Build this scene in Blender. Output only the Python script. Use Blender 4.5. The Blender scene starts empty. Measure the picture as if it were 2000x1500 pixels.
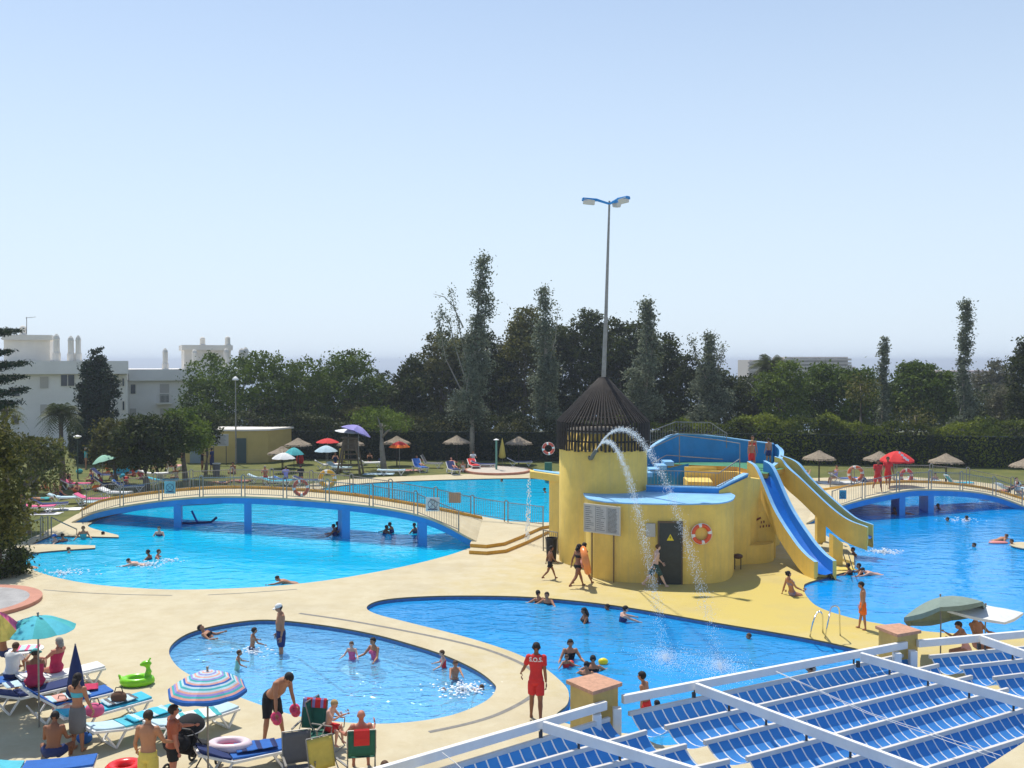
import bpy, bmesh, math, random
import numpy as np
from mathutils import Vector, Matrix, geometry
from mathutils.bvhtree import BVHTree
R = math.radians
sc = bpy.context.scene
col = sc.collection
# ---------------- camera, sky, sun, exposure ----------------
CH = 8.2; FPX = 1900.0; PITCH = math.atan(45 / 1900)
cam_d = bpy.data.cameras.new("camera"); cam = bpy.data.objects.new("camera", cam_d); col.objects.link(cam)
cam_d.sensor_width = 36; cam_d.lens = 36 * FPX / 2000; cam_d.clip_start = 0.1; cam_d.clip_end = 60000
cam.location = (0, 0, CH); cam.rotation_euler = (math.pi / 2 - PITCH, 0, 0)
sc.camera = cam
W = bpy.data.worlds.new("World"); sc.world = W; W.use_nodes = True
HAZE_SKY = (5.1, 6.0, 7.0)
nt = W.node_tree; nt.nodes.clear()
wo = nt.nodes.new("ShaderNodeOutputWorld"); bg = nt.nodes.new("ShaderNodeBackground"); sky = nt.nodes.new("ShaderNodeTexSky")
sky.sky_type = 'NISHITA'; sky.sun_disc = False
SUN_EL = R(64); SUN_AZ = math.atan2(-0.475, 0.88)      # from +Y towards -X
sky.sun_elevation = SUN_EL; sky.sun_rotation = SUN_AZ
sky.altitude = 0; sky.air_density = 1.0; sky.dust_density = 0.4; sky.ozone_density = 2.0
bg.inputs[1].default_value = 0.128
# summer haze whitens the sky towards the horizon
tcw = nt.nodes.new("ShaderNodeTexCoord"); sxw = nt.nodes.new("ShaderNodeSeparateXYZ"); nt.links.new(tcw.outputs["Generated"], sxw.inputs[0])
cr = nt.nodes.new("ShaderNodeValToRGB"); nt.links.new(sxw.outputs[2], cr.inputs[0]); E_ = cr.color_ramp.elements
E_[0].position = 0.0; E_[0].color = (0.92, 0.92, 0.92, 1); E_[1].position = 0.7; E_[1].color = (0.0, 0.0, 0.0, 1)
e_ = E_.new(0.12); e_.color = (0.78, 0.78, 0.78, 1); e_ = E_.new(0.36); e_.color = (0.36, 0.36, 0.36, 1)
mxw = nt.nodes.new("ShaderNodeMix"); mxw.data_type = 'RGBA'; mxw.inputs[7].default_value = HAZE_SKY + (1,)
nt.links.new(cr.outputs[0], mxw.inputs[0]); nt.links.new(sky.outputs[0], mxw.inputs[6]); nt.links.new(mxw.outputs[2], bg.inputs[0]); nt.links.new(bg.outputs[0], wo.inputs[0])
sl = bpy.data.lights.new("sun", 'SUN'); sl.energy = 4.2; sl.angle = R(0.5); sl.color = (1.0, 0.95, 0.86)
so = bpy.data.objects.new("sun", sl); col.objects.link(so)
sv = Vector((math.sin(SUN_AZ) * math.cos(SUN_EL), math.cos(SUN_AZ) * math.cos(SUN_EL), math.sin(SUN_EL)))
so.rotation_euler = sv.to_track_quat('Z', 'Y').to_euler(); so.location = (0, 0, 60)
vs = sc.view_settings; sc.display_settings.display_device = 'sRGB'
vs.view_transform = 'Standard'; vs.look = 'None'; vs.gamma = 1; vs.exposure = 0.2; vs.use_curve_mapping = False
sc.cycles.max_bounces = 8; sc.cycles.transparent_max_bounces = 24; sc.cycles.volume_bounces = 0
# ---------------- photo pixel -> place ----------------
def ray(px, py):
    x = (px - 1000) / FPX; v = (750 - py) / FPX
    return x, math.cos(PITCH) + v * math.sin(PITCH), -math.sin(PITCH) + v * math.cos(PITCH)
def G(px, py, z=0.0):
    x, y, w = ray(px, py); t = (z - CH) / w
    return Vector((x * t, y * t, z))
def D(px, py, d):
    x, y, w = ray(px, py); t = d / y
    return Vector((x * t, d, CH + w * t))
def ppx(d): return FPX / d      # photo pixels per metre at distance d
# ---------------- tags ----------------
def tag(o, label=None, cat=None, group=None, kind=None):
    if label: o['label'] = label
    if cat: o['category'] = cat
    if group: o['group'] = group
    if kind: o['kind'] = kind
    return o
def empty(name, loc=(0, 0, 0), label=None, cat=None, group=None):
    o = bpy.data.objects.new(name, None); o.empty_display_size = 0.2; col.objects.link(o)
    o.location = loc
    return tag(o, label, cat, group)
def offs(p):
    v = Vector((0, 0, 0))
    while p is not None:
        v += p.location; p = p.parent
    return v
def copy_tree(o, parent=None):
    c = o.copy(); col.objects.link(c)
    if parent is not None: c.parent = parent
    for ch in [q for q in KIDS.get(o.name, [])]:
        k = copy_tree(bpy.data.objects[ch], c)
        KIDS.setdefault(c.name, []).append(k.name)
    return c
KIDS = {}
# ---------------- mesh builder ----------------
class MB:
    def __init__(s): s.v = []; s.f = []; s.m = []; s.uv = None
    def add(s, vs, fs, mi=0):
        n = len(s.v); s.v.extend([tuple(p) for p in vs]); s.f.extend([tuple(i + n for i in f) for f in fs]); s.m.extend([mi] * len(fs)); return s
    def box(s, c, sz, rz=0, rx=0, ry=0, mi=0):
        M = Matrix.Translation(Vector(c)) @ Matrix.Rotation(rz, 4, 'Z') @ Matrix.Rotation(ry, 4, 'Y') @ Matrix.Rotation(rx, 4, 'X')
        a, b, h = sz[0] / 2, sz[1] / 2, sz[2] / 2
        vs = [M @ Vector((x, y, z)) for x, y, z in ((-a, -b, -h), (a, -b, -h), (a, b, -h), (-a, b, -h), (-a, -b, h), (a, -b, h), (a, b, h), (-a, b, h))]
        return s.add(vs, [(0, 3, 2, 1), (4, 5, 6, 7), (0, 1, 5, 4), (1, 2, 6, 5), (2, 3, 7, 6), (3, 0, 4, 7)], mi)
    def tube(s, p0, p1, r0, r1=None, n=8, mi=0, cap=True):
        p0 = Vector(p0); p1 = Vector(p1); r1 = r0 if r1 is None else r1
        d = p1 - p0
        if d.length < 1e-6: return s
        q = d.to_track_quat('Z', 'Y').to_matrix()
        vs = []
        for p, r in ((p0, r0), (p1, r1)):
            for i in range(n):
                a = 2 * math.pi * i / n; vs.append(p + q @ Vector((math.cos(a) * r, math.sin(a) * r, 0)))
        fs = [(i, (i + 1) % n, n + (i + 1) % n, n + i) for i in range(n)]
        if cap: fs += [tuple(range(n - 1, -1, -1)), tuple(range(n, 2 * n))]
        return s.add(vs, fs, mi)
    def path(s, pts, r, n=6, mi=0):
        pts = [Vector(p) for p in pts]
        rr = r if isinstance(r, (list, tuple)) else [r] * len(pts)
        rings = []
        for i, p in enumerate(pts):
            d = (pts[min(i + 1, len(pts) - 1)] - pts[max(i - 1, 0)])
            q = d.to_track_quat('Z', 'Y').to_matrix()
            rings.append([p + q @ Vector((math.cos(2 * math.pi * k / n) * rr[i], math.sin(2 * math.pi * k / n) * rr[i], 0)) for k in range(n)])
        vs = [v for g in rings for v in g]; fs = []
        for i in range(len(pts) - 1):
            for k in range(n): fs.append((i * n + k, i * n + (k + 1) % n, (i + 1) * n + (k + 1) % n, (i + 1) * n + k))
        fs += [tuple(range(n - 1, -1, -1)), tuple(range((len(pts) - 1) * n, len(pts) * n))]
        return s.add(vs, fs, mi)
    def bar(s, p0, p1, w, h, mi=0, up=(0, 0, 1)):
        p0 = Vector(p0); p1 = Vector(p1); d = (p1 - p0).normalized(); side = d.cross(Vector(up)).normalized(); u = side.cross(d).normalized()
        vs = []
        for p in (p0, p1):
            for a, b in ((-1, -1), (1, -1), (1, 1), (-1, 1)): vs.append(p + side * (a * w / 2) + u * (b * h / 2))
        return s.add(vs, [(0, 1, 2, 3)[::-1], (4, 5, 6, 7), (0, 1, 5, 4), (1, 2, 6, 5), (2, 3, 7, 6), (3, 0, 4, 7)], mi)
    def lathe(s, prof, c=(0, 0, 0), n=24, mi=0, sx=1, sy=1):
        c = Vector(c); vs = []
        for r, z in prof:
            for k in range(n):
                a = 2 * math.pi * k / n; vs.append(c + Vector((math.cos(a) * r * sx, math.sin(a) * r * sy, z)))
        fs = []
        for i in range(len(prof) - 1):
            for k in range(n): fs.append((i * n + k, i * n + (k + 1) % n, (i + 1) * n + (k + 1) % n, (i + 1) * n + k))
        return s.add(vs, fs, mi)
    def ball(s, c, r, n=8, m=6, mi=0):
        rx, ry, rz = r if isinstance(r, (tuple, list)) else (r, r, r)
        c = Vector(c); vs = [c + Vector((0, 0, -rz))]
        for i in range(1, m):
            t = -math.pi / 2 + math.pi * i / m
            for k in range(n):
                a = 2 * math.pi * k / n; vs.append(c + Vector((math.cos(a) * math.cos(t) * rx, math.sin(a) * math.cos(t) * ry, math.sin(t) * rz)))
        vs.append(c + Vector((0, 0, rz))); fs = []
        for k in range(n): fs.append((0, 1 + (k + 1) % n, 1 + k))
        for i in range(m - 2):
            b = 1 + i * n
            for k in range(n): fs.append((b + k, b + (k + 1) % n, b + n + (k + 1) % n, b + n + k))
        b = 1 + (m - 2) * n; t = len(vs) - 1
        for k in range(n): fs.append((b + k, b + (k + 1) % n, t))
        return s.add(vs, fs, mi)
    def torus(s, c, R0, r, M=None, n=28, m=10, mi=0, mfun=None):
        M = M or Matrix.Identity(3); c = Vector(c); vs = []
        for i in range(n):
            a = 2 * math.pi * i / n
            for k in range(m):
                b = 2 * math.pi * k / m
                vs.append(c + M @ Vector(((R0 + r * math.cos(b)) * math.cos(a), (R0 + r * math.cos(b)) * math.sin(a), r * math.sin(b))))
        for i in range(n):
            fs = [(i * m + k, ((i + 1) % n) * m + k, ((i + 1) % n) * m + (k + 1) % m, i * m + (k + 1) % m) for k in range(m)]
            if i == 0: base = len(s.v); s.v.extend([tuple(p) for p in vs])
            s.f.extend([tuple(q + base for q in f) for f in fs]); s.m.extend([(mfun(i / n) if mfun else mi)] * m)
        return s
    def poly(s, outer, z=None, holes=(), mi=0, flip=False):
        loops = [[Vector((p[0], p[1], 0)) for p in outer]] + [[Vector((p[0], p[1], 0)) for p in h] for h in holes]
        src = list(outer) + [p for h in holes for p in h]
        tri = geometry.tessellate_polygon(loops)
        vs = [(p[0], p[1], (p[2] if z is None else z)) for p in src]
        fs = []
        for t in tri:
            a, b, c = (Vector(vs[i]) for i in t)
            up = (b - a).cross(c - a).z > 0
            fs.append(tuple(t) if up != flip else tuple(reversed(t)))
        return s.add(vs, fs, mi)
    def wall(s, pts, z0, z1, closed=True, mi=0):
        n = len(pts); vs = []
        for p in pts:
            a = z0 if z0 is not None else p[2]; vs.append((p[0], p[1], a))
            vs.append((p[0], p[1], z1 if z1 is not None else p[2]))
        fs = [(2 * i, 2 * ((i + 1) % n), 2 * ((i + 1) % n) + 1, 2 * i + 1) for i in range(n if closed else n - 1)]
        return s.add(vs, fs, mi)
    def prism(s, pts, z0, z1, mi=0, mtop=None):
        s.wall(pts, z0, z1, True, mi); s.poly(pts, z1, mi=mi if mtop is None else mtop); s.poly(pts, z0, mi=mi, flip=True); return s
    def build(s, name, mats, parent=None, smooth=False, bevel=0, fixn=False, label=None, raw=False):
        me = bpy.data.meshes.new(name)
        o = offs(parent) if parent is not None and not raw else Vector((0, 0, 0))
        me.from_pydata([(p[0] - o.x, p[1] - o.y, p[2] - o.z) for p in s.v], [], s.f)
        if not isinstance(mats, (list, tuple)): mats = [mats]
        for m in mats: me.materials.append(m)
        me.polygons.foreach_set('material_index', s.m)
        if fixn:
            b = bmesh.new(); b.from_mesh(me); bmesh.ops.recalc_face_normals(b, faces=b.faces); b.to_mesh(me); b.free()
        if smooth: me.polygons.foreach_set('use_smooth', [True] * len(me.polygons))
        me.update()
        ob = bpy.data.objects.new(name, me); col.objects.link(ob)
        if parent is not None:
            ob.parent = parent; KIDS.setdefault(parent.name, []).append(ob.name)
        if bevel:
            md = ob.modifiers.new('bevel', 'BEVEL'); md.width = bevel; md.segments = 2; md.limit_method = 'ANGLE'
        if label: ob['label'] = label
        return ob
def smooth_pts(pts, n=6, closed=True):
    """Catmull-Rom through pts; a point with a truthy 3rd item (or flag) stays a corner."""
    P = [Vector((p[0], p[1])) for p in pts]; C = [len(p) > 2 and bool(p[2]) for p in pts]; m = len(P); out = []
    for i in range(m if closed else m - 1):
        p1 = P[i]; p2 = P[(i + 1) % m]
        p0 = P[(i - 1) % m] if (closed or i > 0) else p1
        p3 = P[(i + 2) % m] if (closed or i + 2 < m) else p2
        if C[i]: p0 = p1
        if C[(i + 1) % m]: p3 = p2
        for k in range(n):
            t = k / n
            out.append(0.5 * ((2 * p1) + (p2 - p0) * t + (2 * p0 - 5 * p1 + 4 * p2 - p3) * t * t + (3 * p1 - p0 - 3 * p2 + p3) * t ** 3))
    if not closed: out.append(P[-1])
    return out
# ---------------- materials ----------------
MATS = {}
def mat(name, c, rough=0.7, var=0.0, vs_=3.0, bump=0.0, bs=20.0, metal=0.0, spec=0.4, c2=None, sheen=0, emit=None, transl=0):
    if name in MATS: return MATS[name]
    m = bpy.data.materials.new(name); m.use_nodes = True; t = m.node_tree; n = t.nodes; b = n["Principled BSDF"]
    b.inputs["Roughness"].default_value = rough; b.inputs["Metallic"].default_value = metal
    b.inputs["Specular IOR Level"].default_value = spec
    c = tuple(c) + (1,)
    b.inputs["Base Color"].default_value = c
    tc = n.new("ShaderNodeTexCoord")
    if var or c2:
        nz = n.new("ShaderNodeTexNoise"); nz.inputs["Scale"].default_value = vs_; nz.inputs["Detail"].default_value = 6; nz.inputs["Roughness"].default_value = 0.65
        t.links.new(tc.outputs["Object"], nz.inputs["Vector"])
        mx = n.new("ShaderNodeMix"); mx.data_type = 'RGBA'
        a = tuple(max(0, x * (1 - var)) for x in c[:3]) + (1,)
        d = (tuple(c2) + (1,)) if c2 else tuple(min(1, x * (1 + var)) for x in c[:3]) + (1,)
        mx.inputs[6].default_value = a if not c2 else c; mx.inputs[7].default_value = d
        rp = n.new("ShaderNodeMapRange"); rp.inputs[1].default_value = 0.35; rp.inputs[2].default_value = 0.65
        t.links.new(nz.outputs[0], rp.inputs[0]); t.links.new(rp.outputs[0], mx.inputs[0]); t.links.new(mx.outputs[2], b.inputs["Base Color"])
    if bump:
        nb = n.new("ShaderNodeTexNoise"); nb.inputs["Scale"].default_value = bs; nb.inputs["Detail"].default_value = 5
        t.links.new(tc.outputs["Object"], nb.inputs["Vector"])
        bp = n.new("ShaderNodeBump"); bp.inputs["Strength"].default_value = bump; bp.inputs["Distance"].default_value = 0.02
        t.links.new(nb.outputs[0], bp.inputs["Height"]); t.links.new(bp.outputs[0], b.inputs["Normal"])
    if transl:
        tr = n.new("ShaderNodeBsdfTranslucent"); ms = n.new("ShaderNodeMixShader"); ms.inputs[0].default_value = transl
        if b.inputs["Base Color"].is_linked: t.links.new(b.inputs["Base Color"].links[0].from_socket, tr.inputs[0])
        else: tr.inputs[0].default_value = c
        t.links.new(b.outputs[0], ms.inputs[1]); t.links.new(tr.outputs[0], ms.inputs[2])
        t.links.new(ms.outputs[0], n["Material Output"].inputs[0])
    MATS[name] = m; return m
def water_mat(name, body, tint, mixb, sc1, strength, rough=0.06):
    m = bpy.data.materials.new(name); m.use_nodes = True; t = m.node_tree; n = t.nodes; n.clear()
    out = n.new("ShaderNodeOutputMaterial"); tc = n.new("ShaderNodeTexCoord")
    mp = n.new("ShaderNodeMapping"); mp.inputs["Scale"].default_value = (0.75, 1.2, 1)
    t.links.new(tc.outputs["Object"], mp.inputs[0])
    hs = []
    for s, d in ((sc1, 2), (sc1 * 2.7, 3)):
        z = n.new("ShaderNodeTexNoise"); z.inputs["Scale"].default_value = s; z.inputs["Detail"].default_value = d; z.inputs["Distortion"].default_value = 0.8
        t.links.new(mp.outputs[0], z.inputs["Vector"]); hs.append(z)
    ad = n.new("ShaderNodeMath"); ad.operation = 'MULTIPLY_ADD'; ad.inputs[1].default_value = 0.45
    t.links.new(hs[1].outputs[0], ad.inputs[0]); t.links.new(hs[0].outputs[0], ad.inputs[2])
    bp = n.new("ShaderNodeBump"); bp.inputs["Strength"].default_value = strength; bp.inputs["Distance"].default_value = 0.12
    t.links.new(ad.outputs[0], bp.inputs["Height"])
    df = n.new("ShaderNodeBsdfDiffuse"); df.inputs[0].default_value = tuple(body) + (1,); t.links.new(bp.outputs[0], df.inputs["Normal"])
    tr = n.new("ShaderNodeBsdfTransparent"); tr.inputs[0].default_value = tuple(tint) + (1,)
    gl = n.new("ShaderNodeBsdfGlossy"); gl.inputs["Roughness"].default_value = rough; gl.inputs[0].default_value = (1, 1, 1, 1); t.links.new(bp.outputs[0], gl.inputs["Normal"])
    fr = n.new("ShaderNodeFresnel"); fr.inputs[0].default_value = 1.33; t.links.new(bp.outputs[0], fr.inputs["Normal"])
    m1 = n.new("ShaderNodeMixShader"); m1.inputs[0].default_value = mixb; t.links.new(tr.outputs[0], m1.inputs[1]); t.links.new(df.outputs[0], m1.inputs[2])
    m2 = n.new("ShaderNodeMixShader"); t.links.new(fr.outputs[0], m2.inputs[0]); t.links.new(m1.outputs[0], m2.inputs[1]); t.links.new(gl.outputs[0], m2.inputs[2])
    t.links.new(m2.outputs[0], out.inputs[0]); return m
def foliage_mat(name, ca, cb, transl=0.25, spec=0.3):
    """leaf colour runs from ca to cb with the leaf's own random value (mesh attribute)"""
    if name in MATS: return MATS[name]
    m = bpy.data.materials.new(name); m.use_nodes = True; t = m.node_tree; n = t.nodes; b = n["Principled BSDF"]
    at = n.new("ShaderNodeAttribute"); at.attribute_name = "leafrand"
    mx = n.new("ShaderNodeMix"); mx.data_type = 'RGBA'; mx.inputs[6].default_value = tuple(ca) + (1,); mx.inputs[7].default_value = tuple(cb) + (1,)
    t.links.new(at.outputs["Fac"], mx.inputs[0]); t.links.new(mx.outputs[2], b.inputs["Base Color"])
    b.inputs["Roughness"].default_value = 0.6; b.inputs["Specular IOR Level"].default_value = spec * .5
    tr = n.new("ShaderNodeBsdfTranslucent"); t.links.new(mx.outputs[2], tr.inputs[0])
    ms = n.new("ShaderNodeMixShader"); ms.inputs[0].default_value = transl
    t.links.new(b.outputs[0], ms.inputs[1]); t.links.new(tr.outputs[0], ms.inputs[2]); t.links.new(ms.outputs[0], n["Material Output"].inputs[0])
    MATS[name] = m; return m
def deck_mat():
    m = bpy.data.materials.new("deck_paint"); m.use_nodes = True; t = m.node_tree; n = t.nodes; b = n["Principled BSDF"]
    b.inputs["Roughness"].default_value = 0.75; b.inputs["Specular IOR Level"].default_value = 0.3
    tc = n.new("ShaderNodeTexCoord")
    def noise(s, d=6, r=0.6):
        z = n.new("ShaderNodeTexNoise"); z.inputs["Scale"].default_value = s; z.inputs["Detail"].default_value = d; z.inputs["Roughness"].default_value = r
        t.links.new(tc.outputs["Object"], z.inputs["Vector"]); return z
    def rng(i, a, c, lo=0, hi=1):
        r = n.new("ShaderNodeMapRange"); r.inputs[1].default_value = a; r.inputs[2].default_value = c; r.inputs[3].default_value = lo; r.inputs[4].default_value = hi
        t.links.new(i, r.inputs[0]); return r.outputs[0]
    def mix(f, a, c):
        x = n.new("ShaderNodeMix"); x.data_type = 'RGBA'
        t.links.new(f, x.inputs[0])
        for s_, k in ((a, 6), (c, 7)):
            if isinstance(s_, tuple): x.inputs[k].default_value = s_ + (1,)
            else: t.links.new(s_, x.inputs[k])
        return x.outputs[2]
    big = noise(0.35, 4); fine = noise(6, 6, 0.7); med = noise(1.3, 8, 0.7)
    base = mix(rng(med.outputs[0], 0.35, 0.65), DECK_A, DECK_B)
    # the paint is a stronger yellow round the slide building (its own colour), with worn ragged limits
    vd = n.new("ShaderNodeVectorMath"); vd.operation = 'DISTANCE'; vd.inputs[1].default_value = (9.5, 33.0, 0)
    t.links.new(tc.outputs["Object"], vd.inputs[0])
    dn = n.new("ShaderNodeMath"); dn.operation = 'MULTIPLY_ADD'; dn.inputs[1].default_value = 9.0
    t.links.new(med.outputs[0], dn.inputs[0]); t.links.new(vd.outputs["Value"], dn.inputs[2])
    yel = rng(dn.outputs[0], 7.5, 17, 1, 0)
    c = mix(yel, base, DECK_Y)
    st = rng(big.outputs[0], 0.50, 0.70, 0, 0.34)
    c = mix(st, c, DECK_S)
    gr = rng(fine.outputs[0], 0.56, 0.8, 0, 0.4)
    c = mix(gr, c, DECK_S)
    t.links.new(c, b.inputs["Base Color"])
    bp = n.new("ShaderNodeBump"); bp.inputs["Strength"].default_value = 0.25; bp.inputs["Distance"].default_value = 0.01
    t.links.new(fine.outputs[0], bp.inputs["Height"]); t.links.new(bp.outputs[0], b.inputs["Normal"])
    return m
DECK_A = (0.50, 0.42, 0.26); DECK_B = (0.56, 0.49, 0.33); DECK_Y = (0.54, 0.42, 0.11); DECK_S = (0.36, 0.30, 0.19)
M_deck = deck_mat()
M_yellow = mat("yellow_render", (0.80, 0.56, 0.13), 0.8, 0.10, 0.9, 0.15, 30)
def streaks(m, amt=.16):
    """rain streaks and patchy repainting: tall narrow stains over the wall's own colour"""
    t = m.node_tree; n = t.nodes; b = n["Principled BSDF"]; src = b.inputs["Base Color"].links[0].from_socket; tc = n.new("ShaderNodeTexCoord"); mp = n.new("ShaderNodeMapping"); mp.inputs["Scale"].default_value = (3.2, 3.2, .28); t.links.new(tc.outputs["Object"], mp.inputs[0])
    z = n.new("ShaderNodeTexNoise"); z.inputs["Scale"].default_value = 1.6; z.inputs["Detail"].default_value = 7; z.inputs["Roughness"].default_value = .7; t.links.new(mp.outputs[0], z.inputs["Vector"]); r = n.new("ShaderNodeMapRange"); r.inputs[1].default_value = .48; r.inputs[2].default_value = .75; r.inputs[3].default_value = 0; r.inputs[4].default_value = amt * 2.2; t.links.new(z.outputs[0], r.inputs[0])
    x = n.new("ShaderNodeMix"); x.data_type = 'RGBA'; x.inputs[7].default_value = (.42, .34, .20, 1); t.links.new(r.outputs[0], x.inputs[0]); t.links.new(src, x.inputs[6]); t.links.new(x.outputs[2], b.inputs["Base Color"])
streaks(M_yellow)
M_ochre = mat("ochre_paint", (0.60, 0.33, 0.05), 0.7, 0.12, 3)
M_blue = mat("blue_paint", (0.015, 0.24, 0.60), 0.5, 0.10, 1.2)
M_lblue = mat("light_blue_paint", (0.22, 0.48, 0.76), 0.55, 0.12, 1.5)
M_slide = mat("blue_slide_gloss", (0.01, 0.15, 0.55), 0.25, 0.08, 2, spec=0.6)
M_metal = mat("galvanised_metal", (0.27, 0.26, 0.24), 0.45, 0.15, 5, metal=0.6)
M_dmetal = mat("dark_metal", (0.06, 0.06, 0.06), 0.5, metal=0.4)
M_steel = mat("polished_steel", (0.7, 0.7, 0.7), 0.2, metal=1.0)
M_white = mat("white_paint", (0.78, 0.77, 0.74), 0.5, 0.04, 4)
M_dwood = mat("dark_wood_pole", (0.035, 0.027, 0.022), 0.8, 0.35, 8, 0.4, 40)
M_black = mat("black_matte", (0.012, 0.012, 0.013), 0.7)
M_terra = mat("terracotta_tile", (0.50, 0.27, 0.17), 0.75, 0.15, 12, 0.2, 60)
M_grass = mat("lawn", (0.075, 0.095, 0.015), 0.95, vs_=0.5, c2=(0.15, 0.15, 0.035), bump=0.9, bs=25)
# ---------------- pools ----------------
def outline(pix, z=0.0, n=5): 
    w = []
    for p in pix:
        g = G(p[0], p[1], z); w.append((g.x, g.y) + ((p[2],) if len(p) > 2 else ()))
    return [(v.x, v.y, z) for v in smooth_pts(w, n)]
POOL_A = [(918, 1070, 1), (880, 1083), (820, 1099), (740, 1116), (640, 1133), (540, 1144), (430, 1150), (320, 1151), (200, 1143), (120, 1130), (62, 1112), (38, 1094),
          (46, 1083), (100, 1076), (186, 1070, 1), (186, 1065, 1), (62, 1062, 1), (100, 1046, 1), (232, 1049, 1), (231, 1045, 1), (176, 1030), (178, 1022), (210, 1008),
          (300, 990), (450, 980), (560, 968, 1), (640, 952), (720, 943), (860, 937), (1000, 934), (1090, 934, 1), (1090, 1020, 1), (1040, 1020), (985, 1018), (930, 1020, 1), (940, 1045)]
POOL_C = [(330, 1272), (345, 1250), (380, 1232), (440, 1218), (520, 1210), (620, 1219), (720, 1236), (800, 1257), (870, 1280), (930, 1308), (963, 1333), (968, 1347), (950, 1368),
          (900, 1391), (840, 1405), (760, 1413), (680, 1411), (600, 1402), (540, 1387), (480, 1366), (430, 1346), (380, 1323), (345, 1300)]
POOL_D = [(716, 1186), (740, 1173), (800, 1166), (900, 1163), (1040, 1166), (1200, 1182), (1400, 1216), (1550, 1241), (1640, 1259), (1700, 1275), (1745, 1300), (1740, 1330), (1650, 1372),
          (1520, 1420), (1420, 1448), (1340, 1452), (1290, 1455), (1240, 1435), (1150, 1424), (1085, 1402), (1108, 1375), (1110, 1350), (1095, 1330), (1060, 1302), (1010, 1277), (950, 1256), (880, 1236), (800, 1216), (735, 1199)]
POOL_E = [(1570, 1147), (1580, 1137), (1640, 1120), (1668, 1110), (1664, 1080), (1655, 1062), (1630, 1055), (1612, 1045, 1), (1605, 1005, 1), (1650, 990), (1720, 972), (1830, 962), (1950, 968), (2040, 985), (2200, 1010),
          (2300, 1080), (2260, 1190), (2150, 1240), (2020, 1243), (1900, 1239), (1800, 1232), (1730, 1220), (1660, 1206), (1600, 1186), (1576, 1165)]
PA, PC, PD, PE = (outline(p) for p in (POOL_A, POOL_C, POOL_D, POOL_E))
def offset_in(poly, d):
    """shift every point of a closed outline inwards by d"""
    n = len(poly); area = sum(poly[i][0] * poly[(i + 1) % n][1] - poly[(i + 1) % n][0] * poly[i][1] for i in range(n)); s = 1 if area > 0 else -1
    out = []
    for i in range(n):
        a = poly[i - 1]; b = poly[(i + 1) % n]; dx, dy = b[0] - a[0], b[1] - a[1]; L = math.hypot(dx, dy) or 1
        out.append((poly[i][0] - dy / L * d * s, poly[i][1] + dx / L * d * s))
    return out
M_rim = mat("rim_coping_shade", (0.16, 0.12, 0.055), 0.6, 0.2, 6)  # dark brown paints the shade below the coping onto the rim
M_band = mat("wall_shade_blue", (0.04, 0.14, 0.34), 0.4, 0.15, 9)  # darker blue: shade on the wall above the water, put into the colour
def pool(name, P, depth, wl, basin_m, wm, label, coping=M_deck):
    b = MB()
    b.wall(P, -depth, wl - .03, mi=0); b.wall(P, wl - .03, -.05, mi=2); b.wall(P, -.05, 0.0, mi=1); b.poly(P, -depth, mi=0)
    o = b.build("pool_basin", [basin_m, M_rim, M_band], fixn=False); tag(o, kind='structure', label=label + " basin of painted tiles")
    w = MB(); w.poly(P, wl); w = w.build("water", wm); tag(w, kind='structure', label=label + " water surface")
    return o, w
M_tileA = mat("pool_paint_cyan", (0.03, 0.64, 0.90), 0.5, 0.06, 1.0)
M_tileE = mat("pool_paint_blue", (0.03, 0.46, 0.86), 0.5, 0.06, 1.0)
def mosaic_mat():
    m = mat("pool_mosaic_blue", (0.16, 0.42, 0.80), 0.4)
    t = m.node_tree; n = t.nodes; b = n["Principled BSDF"]; tc = n.new("ShaderNodeTexCoord")
    v = n.new("ShaderNodeTexVoronoi"); v.inputs["Scale"].default_value = 9.0; v.distance = 'CHEBYCHEV'; t.links.new(tc.outputs["Object"], v.inputs["Vector"])
    rp = n.new("ShaderNodeMix"); rp.data_type = 'RGBA'; rp.inputs[6].default_value = (0.10, 0.46, 0.82, 1); rp.inputs[7].default_value = (0.30, 0.58, 0.88, 1)
    t.links.new(v.outputs["Color"], rp.inputs[0]); t.links.new(rp.outputs[2], b.inputs["Base Color"]); return m
M_tileC = mosaic_mat()
W_A = water_mat("water_lagoon", (0.0, 0.58, 0.90), (0.28, 0.95, 1.0), 0.68, 0.9, 0.38)
W_E = water_mat("water_slide_pool", (0.0, 0.37, 0.86), (0.22, 0.88, 1.0), 0.68, 0.9, 0.36)
W_C = water_mat("water_paddling", (0.19, 0.58, 0.88), (0.78, 0.97, 1.0), 0.48, 2.0, 0.8, 0.05)
W_D = water_mat("water_spray_pool", (0.02, 0.38, 0.80), (0.40, 0.90, 1.0), 0.62, 1.4, 0.55, 0.05)
pool("lagoon", PA, 1.2, -0.07, M_tileA, W_A, "large lagoon pool")
pool("paddling", PC, 0.6, -0.14, M_tileC, W_C, "shallow paddling pool with dolphin mosaic")
pool("spray", PD, 1.1, -0.14, M_tileE, W_D, "long middle pool under the water jets")
pool("slide_pool", PE, 1.4, -0.07, M_tileE, W_E, "right hand pool below the slides")
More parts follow.
